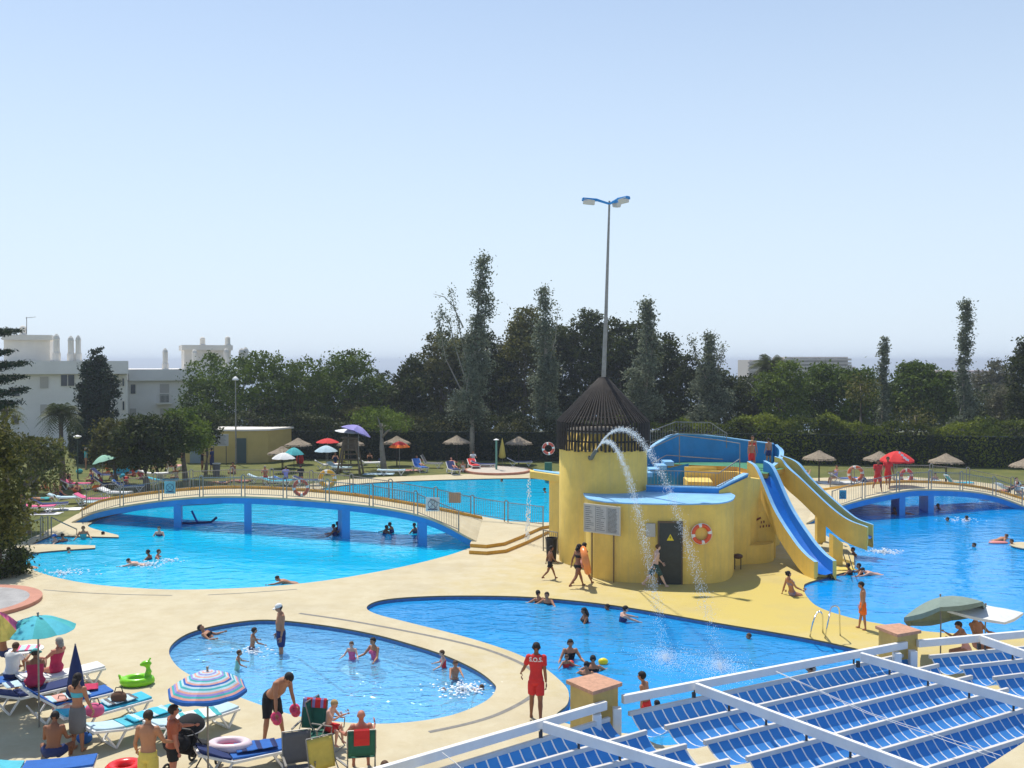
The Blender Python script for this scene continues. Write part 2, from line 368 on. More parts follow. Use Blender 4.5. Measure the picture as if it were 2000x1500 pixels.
# ---- mosaic on the paddling pool floor: dark lines of a lozenge and a dolphin ----
b = MB()
def strip(pts, w, z, mi=0):
    for i in range(len(pts) - 1):
        a = Vector(pts[i]); c = Vector(pts[i + 1]); d = (c - a); d.z = 0; d.normalize(); s = Vector((-d.y, d.x, 0)) * w / 2
        a2 = a - d * w / 2; c2 = c + d * w / 2
        z2 = z + 0.0005 * i
        b.add([(a2.x - s.x, a2.y - s.y, z2), (c2.x - s.x, c2.y - s.y, z2), (c2.x + s.x, c2.y + s.y, z2), (a2.x + s.x, a2.y + s.y, z2)], [(0, 1, 2, 3)], mi)
strip([G(585, 1287, -.6), G(672, 1352, -.6), G(880, 1335, -.6), G(750, 1290, -.6)], 0.09, -0.594)
dol = [(660, 1300), (668, 1287), (690, 1280), (720, 1284), (742, 1292), (760, 1312), (752, 1328), (738, 1322), (722, 1312), (712, 1322), (690, 1318), (670, 1310)]
dp = [G(x - 4, y + 4, -.594) for x, y in dol]
b.poly([(p.x, p.y) for p in dp], -0.590, mi=1)
bel = [(668, 1303), (680, 1292), (700, 1305), (720, 1318), (708, 1320), (684, 1314)]
b.poly([(p.x, p.y) for p in (G(x - 4, y + 6, -.59) for x, y in bel)], -0.584, mi=2)
o = b.build("floor_mosaic", [mat("mosaic_dark_line", (0.03, 0.07, 0.2), 0.5), mat("mosaic_blue_grey", (0.10, 0.20, 0.42), 0.5), mat("mosaic_pale", (0.75, 0.80, 0.80), 0.5)])
tag(o, "dark tile lines and leaping dolphin laid on the paddling pool floor", "mosaic")
# ---------------- deck and lawn ----------------
def GW(px, py): g = G(px, py); return (g.x, g.y, 0)
DECK = [(-60, -12, 0), (-60, 30, 0), (-30, 40, 0)] + [GW(*p) for p in ((0, 1078), (45, 1058), (100, 1032), (150, 1004), (205, 988), (300, 974), (450, 962), (560, 952), (620, 943), (700, 934), (860, 927), (945, 925), (1050, 923), (1180, 915), (1400, 915), (1545, 935), (1640, 932), (1760, 930), (1900, 940), (2040, 958), (2250, 985))] + [(70, 45, 0), (70, -12, 0)]
b = MB(); b.poly(DECK, 0.0, holes=[PA, PC, PD, PE])
tag(b.build("deck", M_deck), kind='structure', label="pale yellow painted concrete deck round the pools")
LAWN = [(-95, -12, 0), (-95, 108, 0), (120, 108, 0), (120, -12, 0)]
# lawn is a sheet round the deck: left strip, right strip, back
b = MB(); back = DECK[1:-1]
b.poly([(-95, -12, 0), (-60, -12, 0)] + back + [(70, -12, 0), (120, -12, 0), (120, 112, 0), (-95, 112, 0)], 0.0)
tag(b.build("lawn", M_grass), kind='structure', label="dry green lawn behind the pools")
# terrain falling to the sea, sea to the horizon
b = MB(); xs = [-3000, -600, -250, -95, 120, 250, 600, 3000]; ys = [112, 150, 220, 320, 480]; zs = [0, -3, -9, -16, -26]
vsr = [(x, y, z) for y, z in zip(ys, zs) for x in xs]; nx = len(xs)
b.add(vsr, [(j * nx + i, j * nx + i + 1, (j + 1) * nx + i + 1, (j + 1) * nx + i) for j in range(4) for i in range(nx - 1)])
b.add([(-3000, -40, 0), (-95, -40, 0), (-95, 112, 0), (-3000, 112, 0), (120, -40, 0), (3000, -40, 0), (3000, 112, 0), (120, 112, 0), (-95, -40, 0), (120, -40, 0), (120, -12, 0), (-95, -12, 0)], [(0, 1, 2, 3), (4, 5, 6, 7), (8, 9, 10, 11)])
tag(b.build("terrain", mat("dry_hillside", (0.16, 0.15, 0.08), 0.95, vs_=0.02, c2=(0.06, 0.08, 0.03))), kind='structure', label="hillside falling away to the coast")
b = MB(); b.add([(-20000, 470, -26.5), (20000, 470, -26.5), (20000, 24000, -26.5), (-20000, 24000, -26.5)], [(0, 1, 2, 3)])
tag(b.build("sea", mat("sea_water", (0.02, 0.07, 0.14), 0.25, spec=0.5)), kind='structure', label="pale blue sea at the horizon")
# expansion joints and drain lines in the deck
M_joint = mat("drain_grey", (0.20, 0.19, 0.17), 0.8, 0.2, 8)
def drain(pix, w, label):
    pts = smooth_pts([tuple(G(*p)[:2]) for p in pix], 6, closed=False); bb = MB(); L = []; Rr = []
    for i, p in enumerate(pts):
        d = (pts[min(i + 1, len(pts) - 1)] - pts[max(i - 1, 0)]).normalized(); s = Vector((-d.y, d.x)) * w / 2
        L.append(p + s); Rr.append(p - s)
    vs_ = [(p.x, p.y, 0.004) for q in zip(L, Rr) for p in q]
    bb.add(vs_, [(2 * i, 2 * i + 1, 2 * i + 3, 2 * i + 2) for i in range(len(pts) - 1)])
    tag(bb.build("drain_channel", M_joint), label, "drain", "slot drains in the pool deck")
drain([(85, 1152), (150, 1157), (240, 1161), (336, 1163)], 0.07, "thin slot drain below the left end of the lagoon pool")
drain([(406, 1162), (480, 1158), (580, 1151)], 0.07, "thin slot drain below the middle of the lagoon pool")
drain([(585, 1198), (680, 1212), (790, 1232), (890, 1253), (960, 1272), (1020, 1297), (1052, 1320), (1056, 1336), (1035, 1362), (980, 1392), (920, 1412), (838, 1430)], 0.13, "long curved grey drain between the paddling pool and the middle pool")
# ---------------- platform with steps, bridges, fences ----------------
def V3(px, py, z): return G(px, py, z)
def arc_resample(pts, step):
    """points every step metres along a polyline of Vectors"""
    pts = [Vector(p) for p in pts]; out = [pts[0].copy()]; acc = 0
    for a, c in zip(pts[:-1], pts[1:]):
        L = (c - a).length; t = step - acc
        while t <= L:
            out.append(a.lerp(c, t / L)); t += step
        acc = (acc + L) % step if L > 0 else acc
        acc = L - (t - step)
    return out
def spline3(pts, n=8):
    P = [Vector(p) for p in pts]; out = []
    for i in range(len(P) - 1):
        p1, p2 = P[i], P[i + 1]; p0 = P[i - 1] if i else 2 * p1 - p2; p3 = P[i + 2] if i + 2 < len(P) else 2 * p2 - p1
        for k in range(n):
            t = k / n
            out.append(0.5 * ((2 * p1) + (p2 - p0) * t + (2 * p0 - 5 * p1 + 4 * p2 - p3) * t * t + (3 * p1 - p0 - 3 * p2 + p3) * t ** 3))
    out.append(P[-1]); return out
def fence(name, path, h, label, panel=2.35, bar=0.12, gap=0.10, m=None, posts=True, cat="railing"):
    m = m or M_metal
    root = empty(name, path[0], label, cat)
    nodes = arc_resample(path, panel)
    if (nodes[-1] - Vector(path[-1])).length > 0.6: nodes.append(Vector(path[-1]))
    up = Vector((0, 0, 1))
    for i in range(len(nodes) - 1):
        a, c = nodes[i], nodes[i + 1]; d = (c - a); L = d.length; u = d / L
        s, e = a + u * gap, c - u * gap
        b = MB()
        b.tube(s + up * h, e + up * h, 0.022, n=6); b.tube(s + up * 0.13, e + up * 0.13, 0.018, n=6)
        n = max(2, int((L - 2 * gap) / bar))
        for k in range(1, n):
            p = s.lerp(e, k / n); b.tube(p + up * 0.13, p + up * h, 0.0085, n=4, cap=False)
        b.build("panel", m, root)
        if posts:
            for q in (s, e): 
                b = MB(); b.tube(q, q + up * (h + 0.03), 0.03, n=8); b.build("post", m, root)
            if i:   # looped cap joining a pair of posts
                b = MB(); q0 = a - u * gap; q1 = a + u * gap
                b.path([q0 + up * (h + 0.02), q0 + up * (h + 0.08) + u * 0.03, a + up * (h + 0.11), q1 + up * (h + 0.08) - u * 0.03, q1 + up * (h + 0.02)], 0.028, 6); b.build("post_cap", m, root)
    return root
def bridge(near, far, zmin_end, piers, label, rail_label, thick=0.36):
    """near/far: lists of (px,py,z) of the deck edges; piers: photo columns of the near face piers"""
    Nn = spline3([V3(*p) for p in near], 6); Ff = spline3([V3(*p) for p in far], 6)
    Nn[0].z = max(Nn[0].z, 0.01)
    root = empty("footbridge", Nn[len(Nn) // 2] * 1.0, label, "bridge")
    n = len(Nn); b = MB()
    top = [(p.x, p.y, p.z) for p in Nn] + [(p.x, p.y, p.z) for p in Ff]
    b.add(top, [(i, i + 1, n + i + 1, n + i) for i in range(n - 1)], 0)
    b.build("walkway", M_deck, root)
    b = MB(); vs_ = []
    def soff(z): return max(z - thick, -0.3)
    for p, q in zip(Nn, Ff):
        d = (q - p); d.z = 0; d.normalize()
        vs_ += [(p.x, p.y, p.z - 0.06), (p.x + d.x * .05, p.y + d.y * .05, soff(p.z)), (q.x - d.x * .05, q.y - d.y * .05, soff(q.z)), (q.x, q.y, q.z - 0.06)]
    fs = []
    for i in range(n - 1):
        for k in range(3): fs.append((4 * i + k, 4 * i + 4 + k, 4 * i + 5 + k, 4 * i + k + 1))
    b.add(vs_, fs); b.build("girder", M_blue, root, smooth=False)
    b = MB(); e = []   # coping strip along both edges
    for E, O in ((Nn, Ff), (Ff, Nn)):
        k = len(e); 
        for p, q in zip(E, O):
            d = (q - p); d.z = 0; d.normalize()
            e += [(p.x - d.x * .03, p.y - d.y * .03, p.z - .07), (p.x - d.x * .03, p.y - d.y * .03, p.z + .02), (p.x + d.x * .16, p.y + d.y * .16, p.z + .02), (p.x + d.x * .16, p.y + d.y * .16, p.z - .02)]
        b.add([tuple(x) for x in e[k:]], [(4 * i + j, 4 * i + 4 + j, 4 * i + 5 + j, 4 * i + j + 1) for i in range(n - 1) for j in range(3)])
    b.build("edge_coping", M_deck, root)
    b = MB(); vs_ = [] # ochre kerb on the far side
    for p, q in zip(Nn, Ff):
        d = (p - q); d.z = 0; d.normalize(); r = q + d * 0.16
        vs_ += [(r.x + d.x * .14, r.y + d.y * .14, r.z + .004), (r.x + d.x * .14, r.y + d.y * .14, r.z + .13), (r.x, r.y, r.z + .13), (r.x, r.y, r.z)]
    b.add(vs_, [(4 * i + j, 4 * i + 4 + j, 4 * i + 5 + j, 4 * i + j + 1) for i in range(n - 1) for j in range(3)]); b.build("kerb", M_ochre, root)
    for px in piers:
        i = min(range(n), key=lambda k: abs(1000 + FPX * Nn[k].x / Nn[k].y - px)); p = Nn[i]; q = Ff[i]; d = (q - p); d.z = 0; d.normalize(); t = (Nn[min(i + 1, n - 1)] - Nn[i - 1]); t.z = 0; t.normalize()
        hw = 0.21; c = [p + d * 0.03 - t * hw, p + d * 0.03 + t * hw, p + d * (min(1.9, (q - p).length - .4)) + t * hw, p + d * (min(1.9, (q - p).length - .4)) - t * hw]
        b = MB(); b.prism([(v.x, v.y) for v in c], -1.15, p.z - thick * 0.85); b.build("pier", M_blue, root)
    return root, Nn, Ff
NEAR1 = [(140, 1020, 0.02), (200, 996, .62), (346, 974, 1.37), (484, 970, 1.63), (676, 983, 1.59), (826, 1008, 1.25), (930, 1057, .31)]
FAR1 = [(158, 998, 0.02), (212, 976, .62), (352, 958, 1.37), (484, 953, 1.63), (660, 964, 1.59), (820, 988, 1.25), (942, 1012, .31)]
br1, N1, F1 = bridge(NEAR1, FAR1, 0, (346, 484, 676, 826), "long arched blue footbridge with beige walkway across the lagoon pool", "")
fence("railing", [p for p in N1[2:-1]], 0.95, "metal railing along the near edge of the long lagoon footbridge")
far_ext = [p for p in F1[1:]] + [V3(1000, 1021, .32), V3(1064, 1029, .3)]
fence("railing", far_ext, 0.95, "metal railing along the far edge of the long lagoon footbridge", m=M_metal)
NEAR2 = [(1575, 1022, .05), (1650, 985, .78), (1763, 959, 1.26), (1830, 956, 1.2), (1900, 960, .95), (1950, 970, .6), (2010, 992, .03)]
FAR2 = [(1600, 958, .05), (1662, 950, .78), (1730, 943, 1.22), (1800, 942, 1.2), (1870, 947, .95), (1940, 958, .6), (2030, 985, .03)]
br2, N2, F2 = bridge(NEAR2, FAR2, 0, (1763, 1826), "short arched blue footbridge over the right end of the slide pool", "")
fence("railing", [p for p in N2[4:-1]], 0.95, "metal railing along the near edge of the short right hand footbridge")
fence("railing", [p for p in F2[2:-1]], 1.0, "metal railing with domed posts along the far edge of the right hand footbridge", panel=2.6)
b = MB()
plat = [V3(918, 1062, .3), V3(950, 1064, .3), V3(985, 1059, .3), V3(1020, 1045, .3), V3(1058, 1028, .3), V3(1100, 1022, .3), V3(1100, 1015, .3), V3(1064, 1027, .3), V3(1000, 1019, .3), V3(950, 1010, .3), V3(937, 1008, .3), V3(926, 1045, .3)]
step = [V3(916, 1075, .15), V3(950, 1077, .15), V3(988, 1073, .15), V3(1030, 1056, .15), V3(1074, 1035, .15), V3(1110, 1028, .15), V3(1110, 1018, .15), V3(1060, 1027, .15), V3(940, 1030, .15)]
pl = empty("stepped_platform", V3(1000, 1045, 0), "pale raised platform with two ochre edged steps between lagoon and tower", "platform")
for i, (P, z0, z1) in enumerate(((plat, .15, .30), (step, -.01, .15))):
    pts = [(p.x, p.y) for p in P]; b = MB(); b.wall(pts, z0, z1, mi=1); b.poly(pts, z1, mi=0); b.build("tread", [M_deck, M_ochre], pl)
b = MB(); q = [(p.x, p.y) for p in plat[8:12]] + [(p.x, p.y) for p in plat[:1]]
fence("railing", [V3(1058, 1075, 0), V3(1092, 1082, 0)], 0.9, "short metal railing beside the black bin at the tower foot", panel=1.2)
fence("railing", [V3(50, 1062, 0), V3(96, 1046, 0)], 0.9, "low metal railing at the far left end of the lagoon", panel=1.4, bar=0.4)
b = MB(); a = V3(150, 1044, 0); c = D(105, 998, 47.5)
hr = empty("handrail", a, "slanting metal handrail by the left peninsula of the lagoon", "handrail")
b.path([a, a + Vector((0, 0, .25)), V3(120, 1020, .75), V3(100, 1010, .95)], 0.03, 6); b.build("rail", M_metal, hr)
b = MB(); q = V3(100, 1010, .95); b.tube((q.x, q.y, 0), q, 0.03); b.build("post", M_metal, hr)
# round concrete disc with shower, left terrace disc, right islet
def disc(name, c, rx, h, label, cat, mtop, mside, ring=None):
    b = MB(); pts = [(c.x + math.cos(a * math.pi / 24) * rx, c.y + math.sin(a * math.pi / 24) * rx) for a in range(48)]
    b.wall(pts, -0.01, h, mi=1)
    if ring:
        inn = [(c.x + (x - c.x) * ring, c.y + (y - c.y) * ring) for x, y in pts]; n = 48
        b.add([(x, y, h) for x, y in pts] + [(x, y, h) for x, y in inn], [(i, (i + 1) % n, n + (i + 1) % n, n + i) for i in range(n)], 1)
        b.poly(inn, h, mi=0)
    else: b.poly(pts, h, mi=0)
    return tag(b.build(name, [mtop, mside]), label, cat)
M_grey = mat("grey_paving", (0.34, 0.33, 0.32), 0.85, 0.15, 2)
M_rose = mat("rose_kerb", (0.48, 0.22, 0.15), 0.8, 0.1, 3)
cs = V3(972, 921, 0)
disc("stone_disc", cs, 2.45, .16, "round stone shower base with rose kerb beyond the lagoon pool", "shower base", mat("pale_paving", (0.5, .44, .36), .8, .1, 3), M_rose, .93)
disc("round_terrace", V3(-78, 1182, 0), 2.5, .12, "round grey paved terrace with a red kerb at the left edge", "terrace", M_grey, M_rose, .84)
disc("pool_islet", V3(2020, 1067, 0), .95, .02, "round yellow islet at the right edge of the slide pool", "islet", M_deck, M_deck).location.z = 0.0
b = MB(); c = V3(2020, 1067, 0); b.lathe([(.95, -1.4), (.95, -.0)], (c.x, c.y, 0), 40)
# ---------------- tower ----------------
TX, TY = 3.75, 40.0; TR = 1.80
tw = empty("slide_tower", (TX, TY, 0), "round yellow tower with a conical roof of dark wooden poles", "tower")
b = MB(); b.lathe([(TR, -.02), (TR, 4.62), (TR - .02, 4.66), (TR - .32, 4.66), (TR - .34, 5.3), (0.01, 5.3)], (TX, TY, 0), 72); b.build("wall", M_yellow, tw, smooth=True)
tw.children[0].data.polygons.foreach_set('use_smooth', [True] * len(tw.children[0].data.polygons))
rf = MB(); n = 74; rr = random.Random(4)
for i in range(n):
    a = 2 * math.pi * i / n; ca, sa = math.cos(a), math.sin(a)
    rb = 1.88; zt = 7.50; jit = rr.uniform(-.03, .03)
    b_ = Vector((TX + rb * ca, TY + rb * sa, 5.72 + jit)); t_ = Vector((TX + .17 * ca, TY + .17 * sa, zt))
    rf.tube(b_, t_, 0.042, 0.03, 6)
    rf.tube((TX + rb * ca, TY + rb * sa, 4.62 + jit), (TX + rb * ca, TY + rb * sa, 5.74 + jit), 0.042, 0.042, 6)
for z, r in ((5.0, 1.83), (5.42, 1.83), (5.95, 1.62), (6.6, 1.0)): rf.torus((TX, TY, z), r, .035, n=48, m=5)
rf.lathe([(.2, 7.44), (.2, 7.53), (0.01, 7.55)], (TX, TY, 0), 16)
roof = rf.build("pole_roof", M_dwood, tw)
b = MB(); b.lathe([(1.46, 5.3), (1.45, 5.42), (1.30, 5.42), (.0, 5.42)], (TX, TY, 0), 32); b.build("ceiling_slab", mat("aged_white", (.45, .40, .33), .8), tw)
# flood lamp mast
ms = empty("lamp_mast", (TX, TY, 7.5), "tall slim grey lamp mast with blue arms rising from the tower roof", "lamp mast")
topp = Vector((TX + .24, TY, 14.75)); b = MB()
b.tube((TX, TY, 7.0), (TX + .1, TY, 9.8), .095, .08, 12); b.tube((TX + .1, TY, 9.8), topp, .075, .04, 12); b.build("mast", M_metal, ms, smooth=False)
M_glass = mat("frosted_lens", (.62, .58, .50), .35)
for dx, dy in ((-1.0, -.12), (.62, -.5), (.42, .75)):
    d = Vector((dx, dy, 0)); L = d.length; u = d / L; s = Vector((-u.y, u.x, 0))
    b = MB(); b.tube(topp + Vector((0, 0, -.12)), topp + u * (L * .55) + Vector((0, 0, .04)), .045, .055, 8); arm = b.build("lamp_arm", M_blue, ms)
    b = MB(); p0 = topp + u * (L * .5) + Vector((0, 0, .06)); p1 = topp + u * (L + .12) + Vector((0, 0, .07))
    b.add([p0 + s * .1 - Vector((0, 0, .08)), p0 - s * .1 - Vector((0, 0, .08)), p1 - s * .16 - Vector((0, 0, .08)), p1 + s * .16 - Vector((0, 0, .08)), p0 + s * .07 + Vector((0, 0, .02)), p0 - s * .07 + Vector((0, 0, .02)), p1 - s * .12 + Vector((0, 0, .04)), p1 + s * .12 + Vector((0, 0, .04))], [(0, 3, 2, 1), (4, 5, 6, 7), (0, 1, 5, 4), (1, 2, 6, 5), (2, 3, 7, 6), (3, 0, 4, 7)])
    hd = b.build("lamp_head", M_blue, arm, bevel=.02)
    b = MB(); q0 = topp + u * (L * .62); q1 = topp + u * (L + .08) + Vector((0, 0, .06)); z = Vector((0, 0, .2)); w = .13
    b.add([q0 + s * w * .7 - z * .9, q0 - s * w * .7 - z * .9, q1 - s * w * .8 - z, q1 + s * w * .8 - z, q0 + s * w, q0 - s * w, q1 - s * w * 1.15, q1 + s * w * 1.15], [(0, 3, 2, 1), (4, 5, 6, 7), (0, 1, 5, 4), (1, 2, 6, 5), (2, 3, 7, 6), (3, 0, 4, 7)])
    b.build("lens", M_glass, arm, bevel=.02)
# ---------------- low rounded building against the tower ----------------
zr = 2.92
fr = [G(x, y, zr) for x, y in ((1140, 960), (1143, 969), (1152, 976), (1175, 980.5), (1200, 983), (1250, 985), (1300, 986), (1350, 986), (1395, 985), (1418, 982), (1430, 977), (1434, 970))]
foot = smooth_pts([(p.x, p.y) for p in fr], 5, closed=False); foot = [(p.x, p.y) for p in foot] + [(8.66, 40.5), (5.2, 41.2), (2.9, 40.3)]
bl = empty("pump_house", (5.8, 38, 0), "low rounded yellow building with pale blue flat roof beside the tower", "building")
b = MB(); b.wall(foot, -.02, zr, mi=0); b.build("wall", M_yellow, bl)
b = MB(); lip = offset_in(foot, -.04); b.prism(lip, zr, zr + .05, mi=0); b.build("flat_roof", M_lblue, bl)
def facing(px, py_, z, foot_=foot):
    """the point of the front wall seen in photo column px, at height z, with outward normal"""
    for a, c in zip(foot_[:-1], foot_[1:]):
        pa = 1000 + FPX * a[0] / a[1]; pc = 1000 + FPX * c[0] / c[1]
        if pa <= px <= pc and a[1] < 39.5:
            t = (px - pa) / (pc - pa + 1e-9); p = Vector((a[0] + (c[0] - a[0]) * t, a[1] + (c[1] - a[1]) * t, z)); d = Vector((c[0] - a[0], c[1] - a[1], 0)).normalized(); return p, Vector((d.y, -d.x, 0)), d
def zat(py, Y): return CH - (py - 705) * Y / FPX
p, nrm, tg = facing(1310, 0, 0)
dr = MB(); z1 = zat(1022, p.y)
cc = p + nrm * .05; ang = math.atan2(tg.y, tg.x)
dr.box((cc.x, cc.y, z1 / 2), (.80, .06, z1), rz=ang); door = dr.build("door", mat("dark_green_door", (.035, .04, .035), .5, .15, 6), bl)
b = MB()
for sx in (-.43, .43): b.box((cc.x + tg.x * sx, cc.y + tg.y * sx, z1 / 2), (.05, .10, z1), rz=ang)
b.box((cc.x, cc.y, z1 + .03), (.91, .10, .06), rz=ang); b.build("door_frame", mat("brown_frame", (.12, .08, .05), .6), door)
b = MB(); t = cc + nrm * .035; zz = zat(1051, p.y)
b.add([t - tg * .13 + Vector((0, 0, zz - .1)), t + tg * .13 + Vector((0, 0, zz - .1)), t + Vector((0, 0, zz + .14))], [(0, 1, 2)]); 
t2 = t + nrm * .003; b.add([t2 - tg * .015 + Vector((0, 0, zz + .06)), t2 - tg * .03 + Vector((0, 0, zz + .01)), t2 + tg * .005 + Vector((0, 0, zz)), t2 - tg * .01 + Vector((0, 0, zz - .07)), t2 + tg * .03 + Vector((0, 0, zz + .02)), t2 - tg * .002 + Vector((0, 0, zz + .02)), t2 + tg * .015 + Vector((0, 0, zz + .06))], [(0, 1, 2, 3, 4, 5, 6)], 1)
b.build("warning_triangle", [mat("sign_yellow", (.8, .62, .02), .5), M_black], door)
p, nrm, tg = facing(1370, 0, 0)
def life_ring(c, nrm_, Rr, r, label, colr=(.75, .10, .03), col2=(.8, .78, .72), group="life rings hung round the pools"):
    M = Vector(nrm_).to_track_quat('Z', 'Y').to_matrix(); b = MB()
    b.torus(c, Rr, r, M, 36, 10, mfun=lambda t: 1 if (t * 4) % 1 < .14 else 0)
    rt = empty("life_ring", c, label, "life ring", group); b.build("ring", [mat("ring_%02d%02d" % (int(colr[0] * 99), int(colr[1] * 99)), colr, .5), mat("ring_band", col2, .5)], rt, smooth=True)
    b = MB(); b.torus(Vector(c) + Vector(nrm_) * r * .3, Rr + r * 1.05, .012, M, 24, 4); b.build("rope", mat("rope_white", (.7, .68, .6), .8), rt); return rt
life_ring(p + nrm * .1 + Vector((0, 0, zat(1043, p.y))), nrm, .31, .075, "large orange life ring on the yellow pump house wall")
p, nrm, tg = facing(1272, 0, 0); cc = p + nrm * .05 + Vector((0, 0, zat(1036, p.y)))
b = MB(); b.box(cc, (.34, .09, .5), rz=math.atan2(tg.y, tg.x)); tag(b.build("fuse_box", mat("grey_box", (.45, .43, .38), .6), bevel=.02), "small pale grey fuse box on the wall left of the dark door", "fuse box")
p, nrm, tg = facing(1281, 0, 0)
# rules board on two posts
A = G(1141, 1110, 0); Bp = G(1212, 1122, 0)
sg = empty("rules_board", ((A.x + Bp.x) / 2, (A.y + Bp.y) / 2, 0), "large white rules board in three text columns on two posts", "notice board")
dA = 36.6; dB = 35.6
q = [D(1141, 983, dA), D(1212, 991, dB), D(1209, 1046, dB), D(1141, 1037, dA)]
u = (q[1] - q[0]); u.z = 0; wd = u.length; u.normalize(); nv = Vector((u.y, -u.x, 0)); zt_, zb_ = (q[0].z + q[1].z) / 2, (q[2].z + q[3].z) / 2
o0 = Vector((q[0].x, q[0].y, 0))
def brd(x0, x1, z0, z1, off, th, b, mi=0):
    c = o0 + u * ((x0 + x1) / 2) - nv * -off; b.box((c.x, c.y, (z0 + z1) / 2), (x1 - x0, th, z1 - z0), rz=math.atan2(u.y, u.x), mi=mi)
b = MB(); brd(0.03, wd - .03, zb_ + .03, zt_ - .03, 0, .04, b); pn = b.build("board", mat("board_face", (.50, .47, .42), .6, .06, 4), sg)
b = MB()
for x0, x1, z0, z1 in ((0, wd, zt_ - .03, zt_ + .015), (0, wd, zb_ - .015, zb_ + .03), (0, .03, zb_ + .03, zt_ - .03), (wd - .03, wd, zb_ + .03, zt_ - .03)): brd(x0, x1, z0, z1, .01, .06, b)
b.build("board_frame", mat("cream_frame", (.62, .55, .42), .6), sg)
b = MB(); rr = random.Random(3)
for k in range(3):
    x0 = .06 + k * (wd - .1) / 3
    if k: brd(x0 - .035, x0 - .025, zb_ + .05, zt_ - .05, .024, .004, b)
    z = zt_ - .10
    while z > zb_ + .07:
        L = rr.uniform(.45, .95) * ((wd - .1) / 3 - .08) if k < 2 else ((wd - .1) / 3 - .08) * rr.uniform(.85, 1)
        x = x0 + .01
        while x < x0 + L:
            w_ = rr.uniform(.02, .06); brd(x, min(x + w_, x0 + L), z - .014, z + .008, .023, .003, b); x += w_ + .012
        z -= .075 if k < 2 else .045
b.build("text_lines", mat("print_grey", (.10, .10, .09), .7), pn)
for f_ in (.2, .8):
    c = o0 + u * (wd * f_) - nv * .05; b = MB(); b.tube((c.x, c.y, 0), (c.x, c.y, zt_ - .05), .03, n=8); b.build("post", mat("brown_post", (.20, .13, .05), .6), sg)
# yellow spout wall left of the tower, with its water fall
sp = empty("spout_wall", (1.9, 41.5, 0), "yellow wall with an overhanging channel pouring water left of the tower", "wall")
p0 = D(1072, 1030, 43.0); p1 = D(1096, 1030, 41.5)
b = MB(); zc = zat(935, 43); b.prism([(1.63, 42.6), (2.3, 41.0), (2.6, 41.2), (2.0, 43.0)], -.02, zc); b.build("wall", M_yellow, sp)
b = MB(); zt2 = zat(921, 43.2); b.prism([(.80, 43.2), (.80, 43.9), (2.6, 42.2), (2.3, 41.3)], zc, zt2); b.build("channel", M_yellow, sp)
b = MB(); b.prism([(1.0, 43.3), (.95, 43.75), (2.5, 42.1), (2.3, 41.6)], zt2, zt2 + .04); b.build("channel_lining", M_lblue, sp)
b = MB(); rr = random.Random(8)
for k in range(260):
    t = rr.random() ** .5; x = .82 - .12 * t + rr.uniform(-.12, .08); y = 43.25 + rr.random() * .55; z = zt2 - .03 - 3.1 * t
    if z < -.06: continue
    r = rr.uniform(.006, .018); b.ball((x, y, z), (r, r, r * 3), 4, 3)
M_spray = mat("white_water", (.92, .95, .97), .3, spec=.5, transl=.4)
tag(b.build("waterfall", M_spray), "thin white waterfall dropping from the channel into the lagoon", "waterfall")
# water cannon on the tower with two arcs of spray
cn = empty("water_cannon", (TX, TY - TR, 0), "grey curved water nozzle on the front of the tower", "nozzle")
c0 = D(1152, 893, TY - TR + .02); b = MB()
b.path([c0 + Vector((0, .25, 0)), c0 + Vector((0, -.05, -.05)), c0 + Vector((.04, -.35, .0)), c0 + Vector((.1, -.5, .16)), c0 + Vector((.2, -.62, .34))], .075, 10); b.build("nozzle", mat("cannon_grey", (.12, .13, .11), .5), cn, smooth=True)
tip = c0 + Vector((.2, -.62, .34))
def jet(end, n, label, seed, apex):
    rr = random.Random(seed); b = MB(); 
    for k in range(n):
        t = rr.random() ** .85; d = end - tip
        p = tip + Vector((d.x, d.y, 0)) * t; p.z = tip.z + d.z * t * t + apex * 4 * t * (1 - t)
        s = .012 + .30 * t ** 1.1; p += Vector((rr.gauss(0, s * .35), rr.gauss(0, s * .6), rr.gauss(0, s * .6)))
        if p.z < -.1: continue
        r = rr.uniform(.003, .0075) * (1.3 - .3 * t); b.ball(p, (r, r, r * 1.8), 4, 3)
    core = [tip + Vector((end.x - tip.x, end.y - tip.y, 0)) * t + Vector((0, 0, (end.z - tip.z) * t * t + apex * 4 * t * (1 - t))) for t in [i * .03 for i in range(9)]]
    b.path(core, [.016 - .0015 * i for i in range(9)], 6)
    tag(b.build("water_jet", M_spray), label, "water jet", "jets of water from the tower nozzle")
jet(G(1300, 1290, -.14), 4200, "nearer arc of white spray falling left of the dark door", 1, 1.1)
jet(G(1410, 1310, -.14), 4200, "farther arc of white spray falling right of the dark door", 2, 1.75)
b = MB(); rr = random.Random(21)
for c_ in (G(1300, 1288, -.12), G(1405, 1305, -.12)):
    for k in range(2600):
        a = rr.random() * 6.28; r = abs(rr.gauss(0, .5)); p = c_ + Vector((math.cos(a) * r, math.sin(a) * r * 1.6, abs(rr.gauss(0, .10)) * math.exp(-r))); q = rr.uniform(.003, .011); b.ball(p, (q, q, q * .8), 4, 3)
tag(b.build("splash", M_spray), "white splashes where the two jets land in the middle pool", "splash", kind='stuff')
# ---------------- slide platform ----------------
st = empty("slide_structure", (10, 42, 0), "raised blue and yellow water slide platform with two slides", "water slide")
zf = 3.45
M_green = mat("green_floor", (.05, .22, .12), .8, .15, 2)
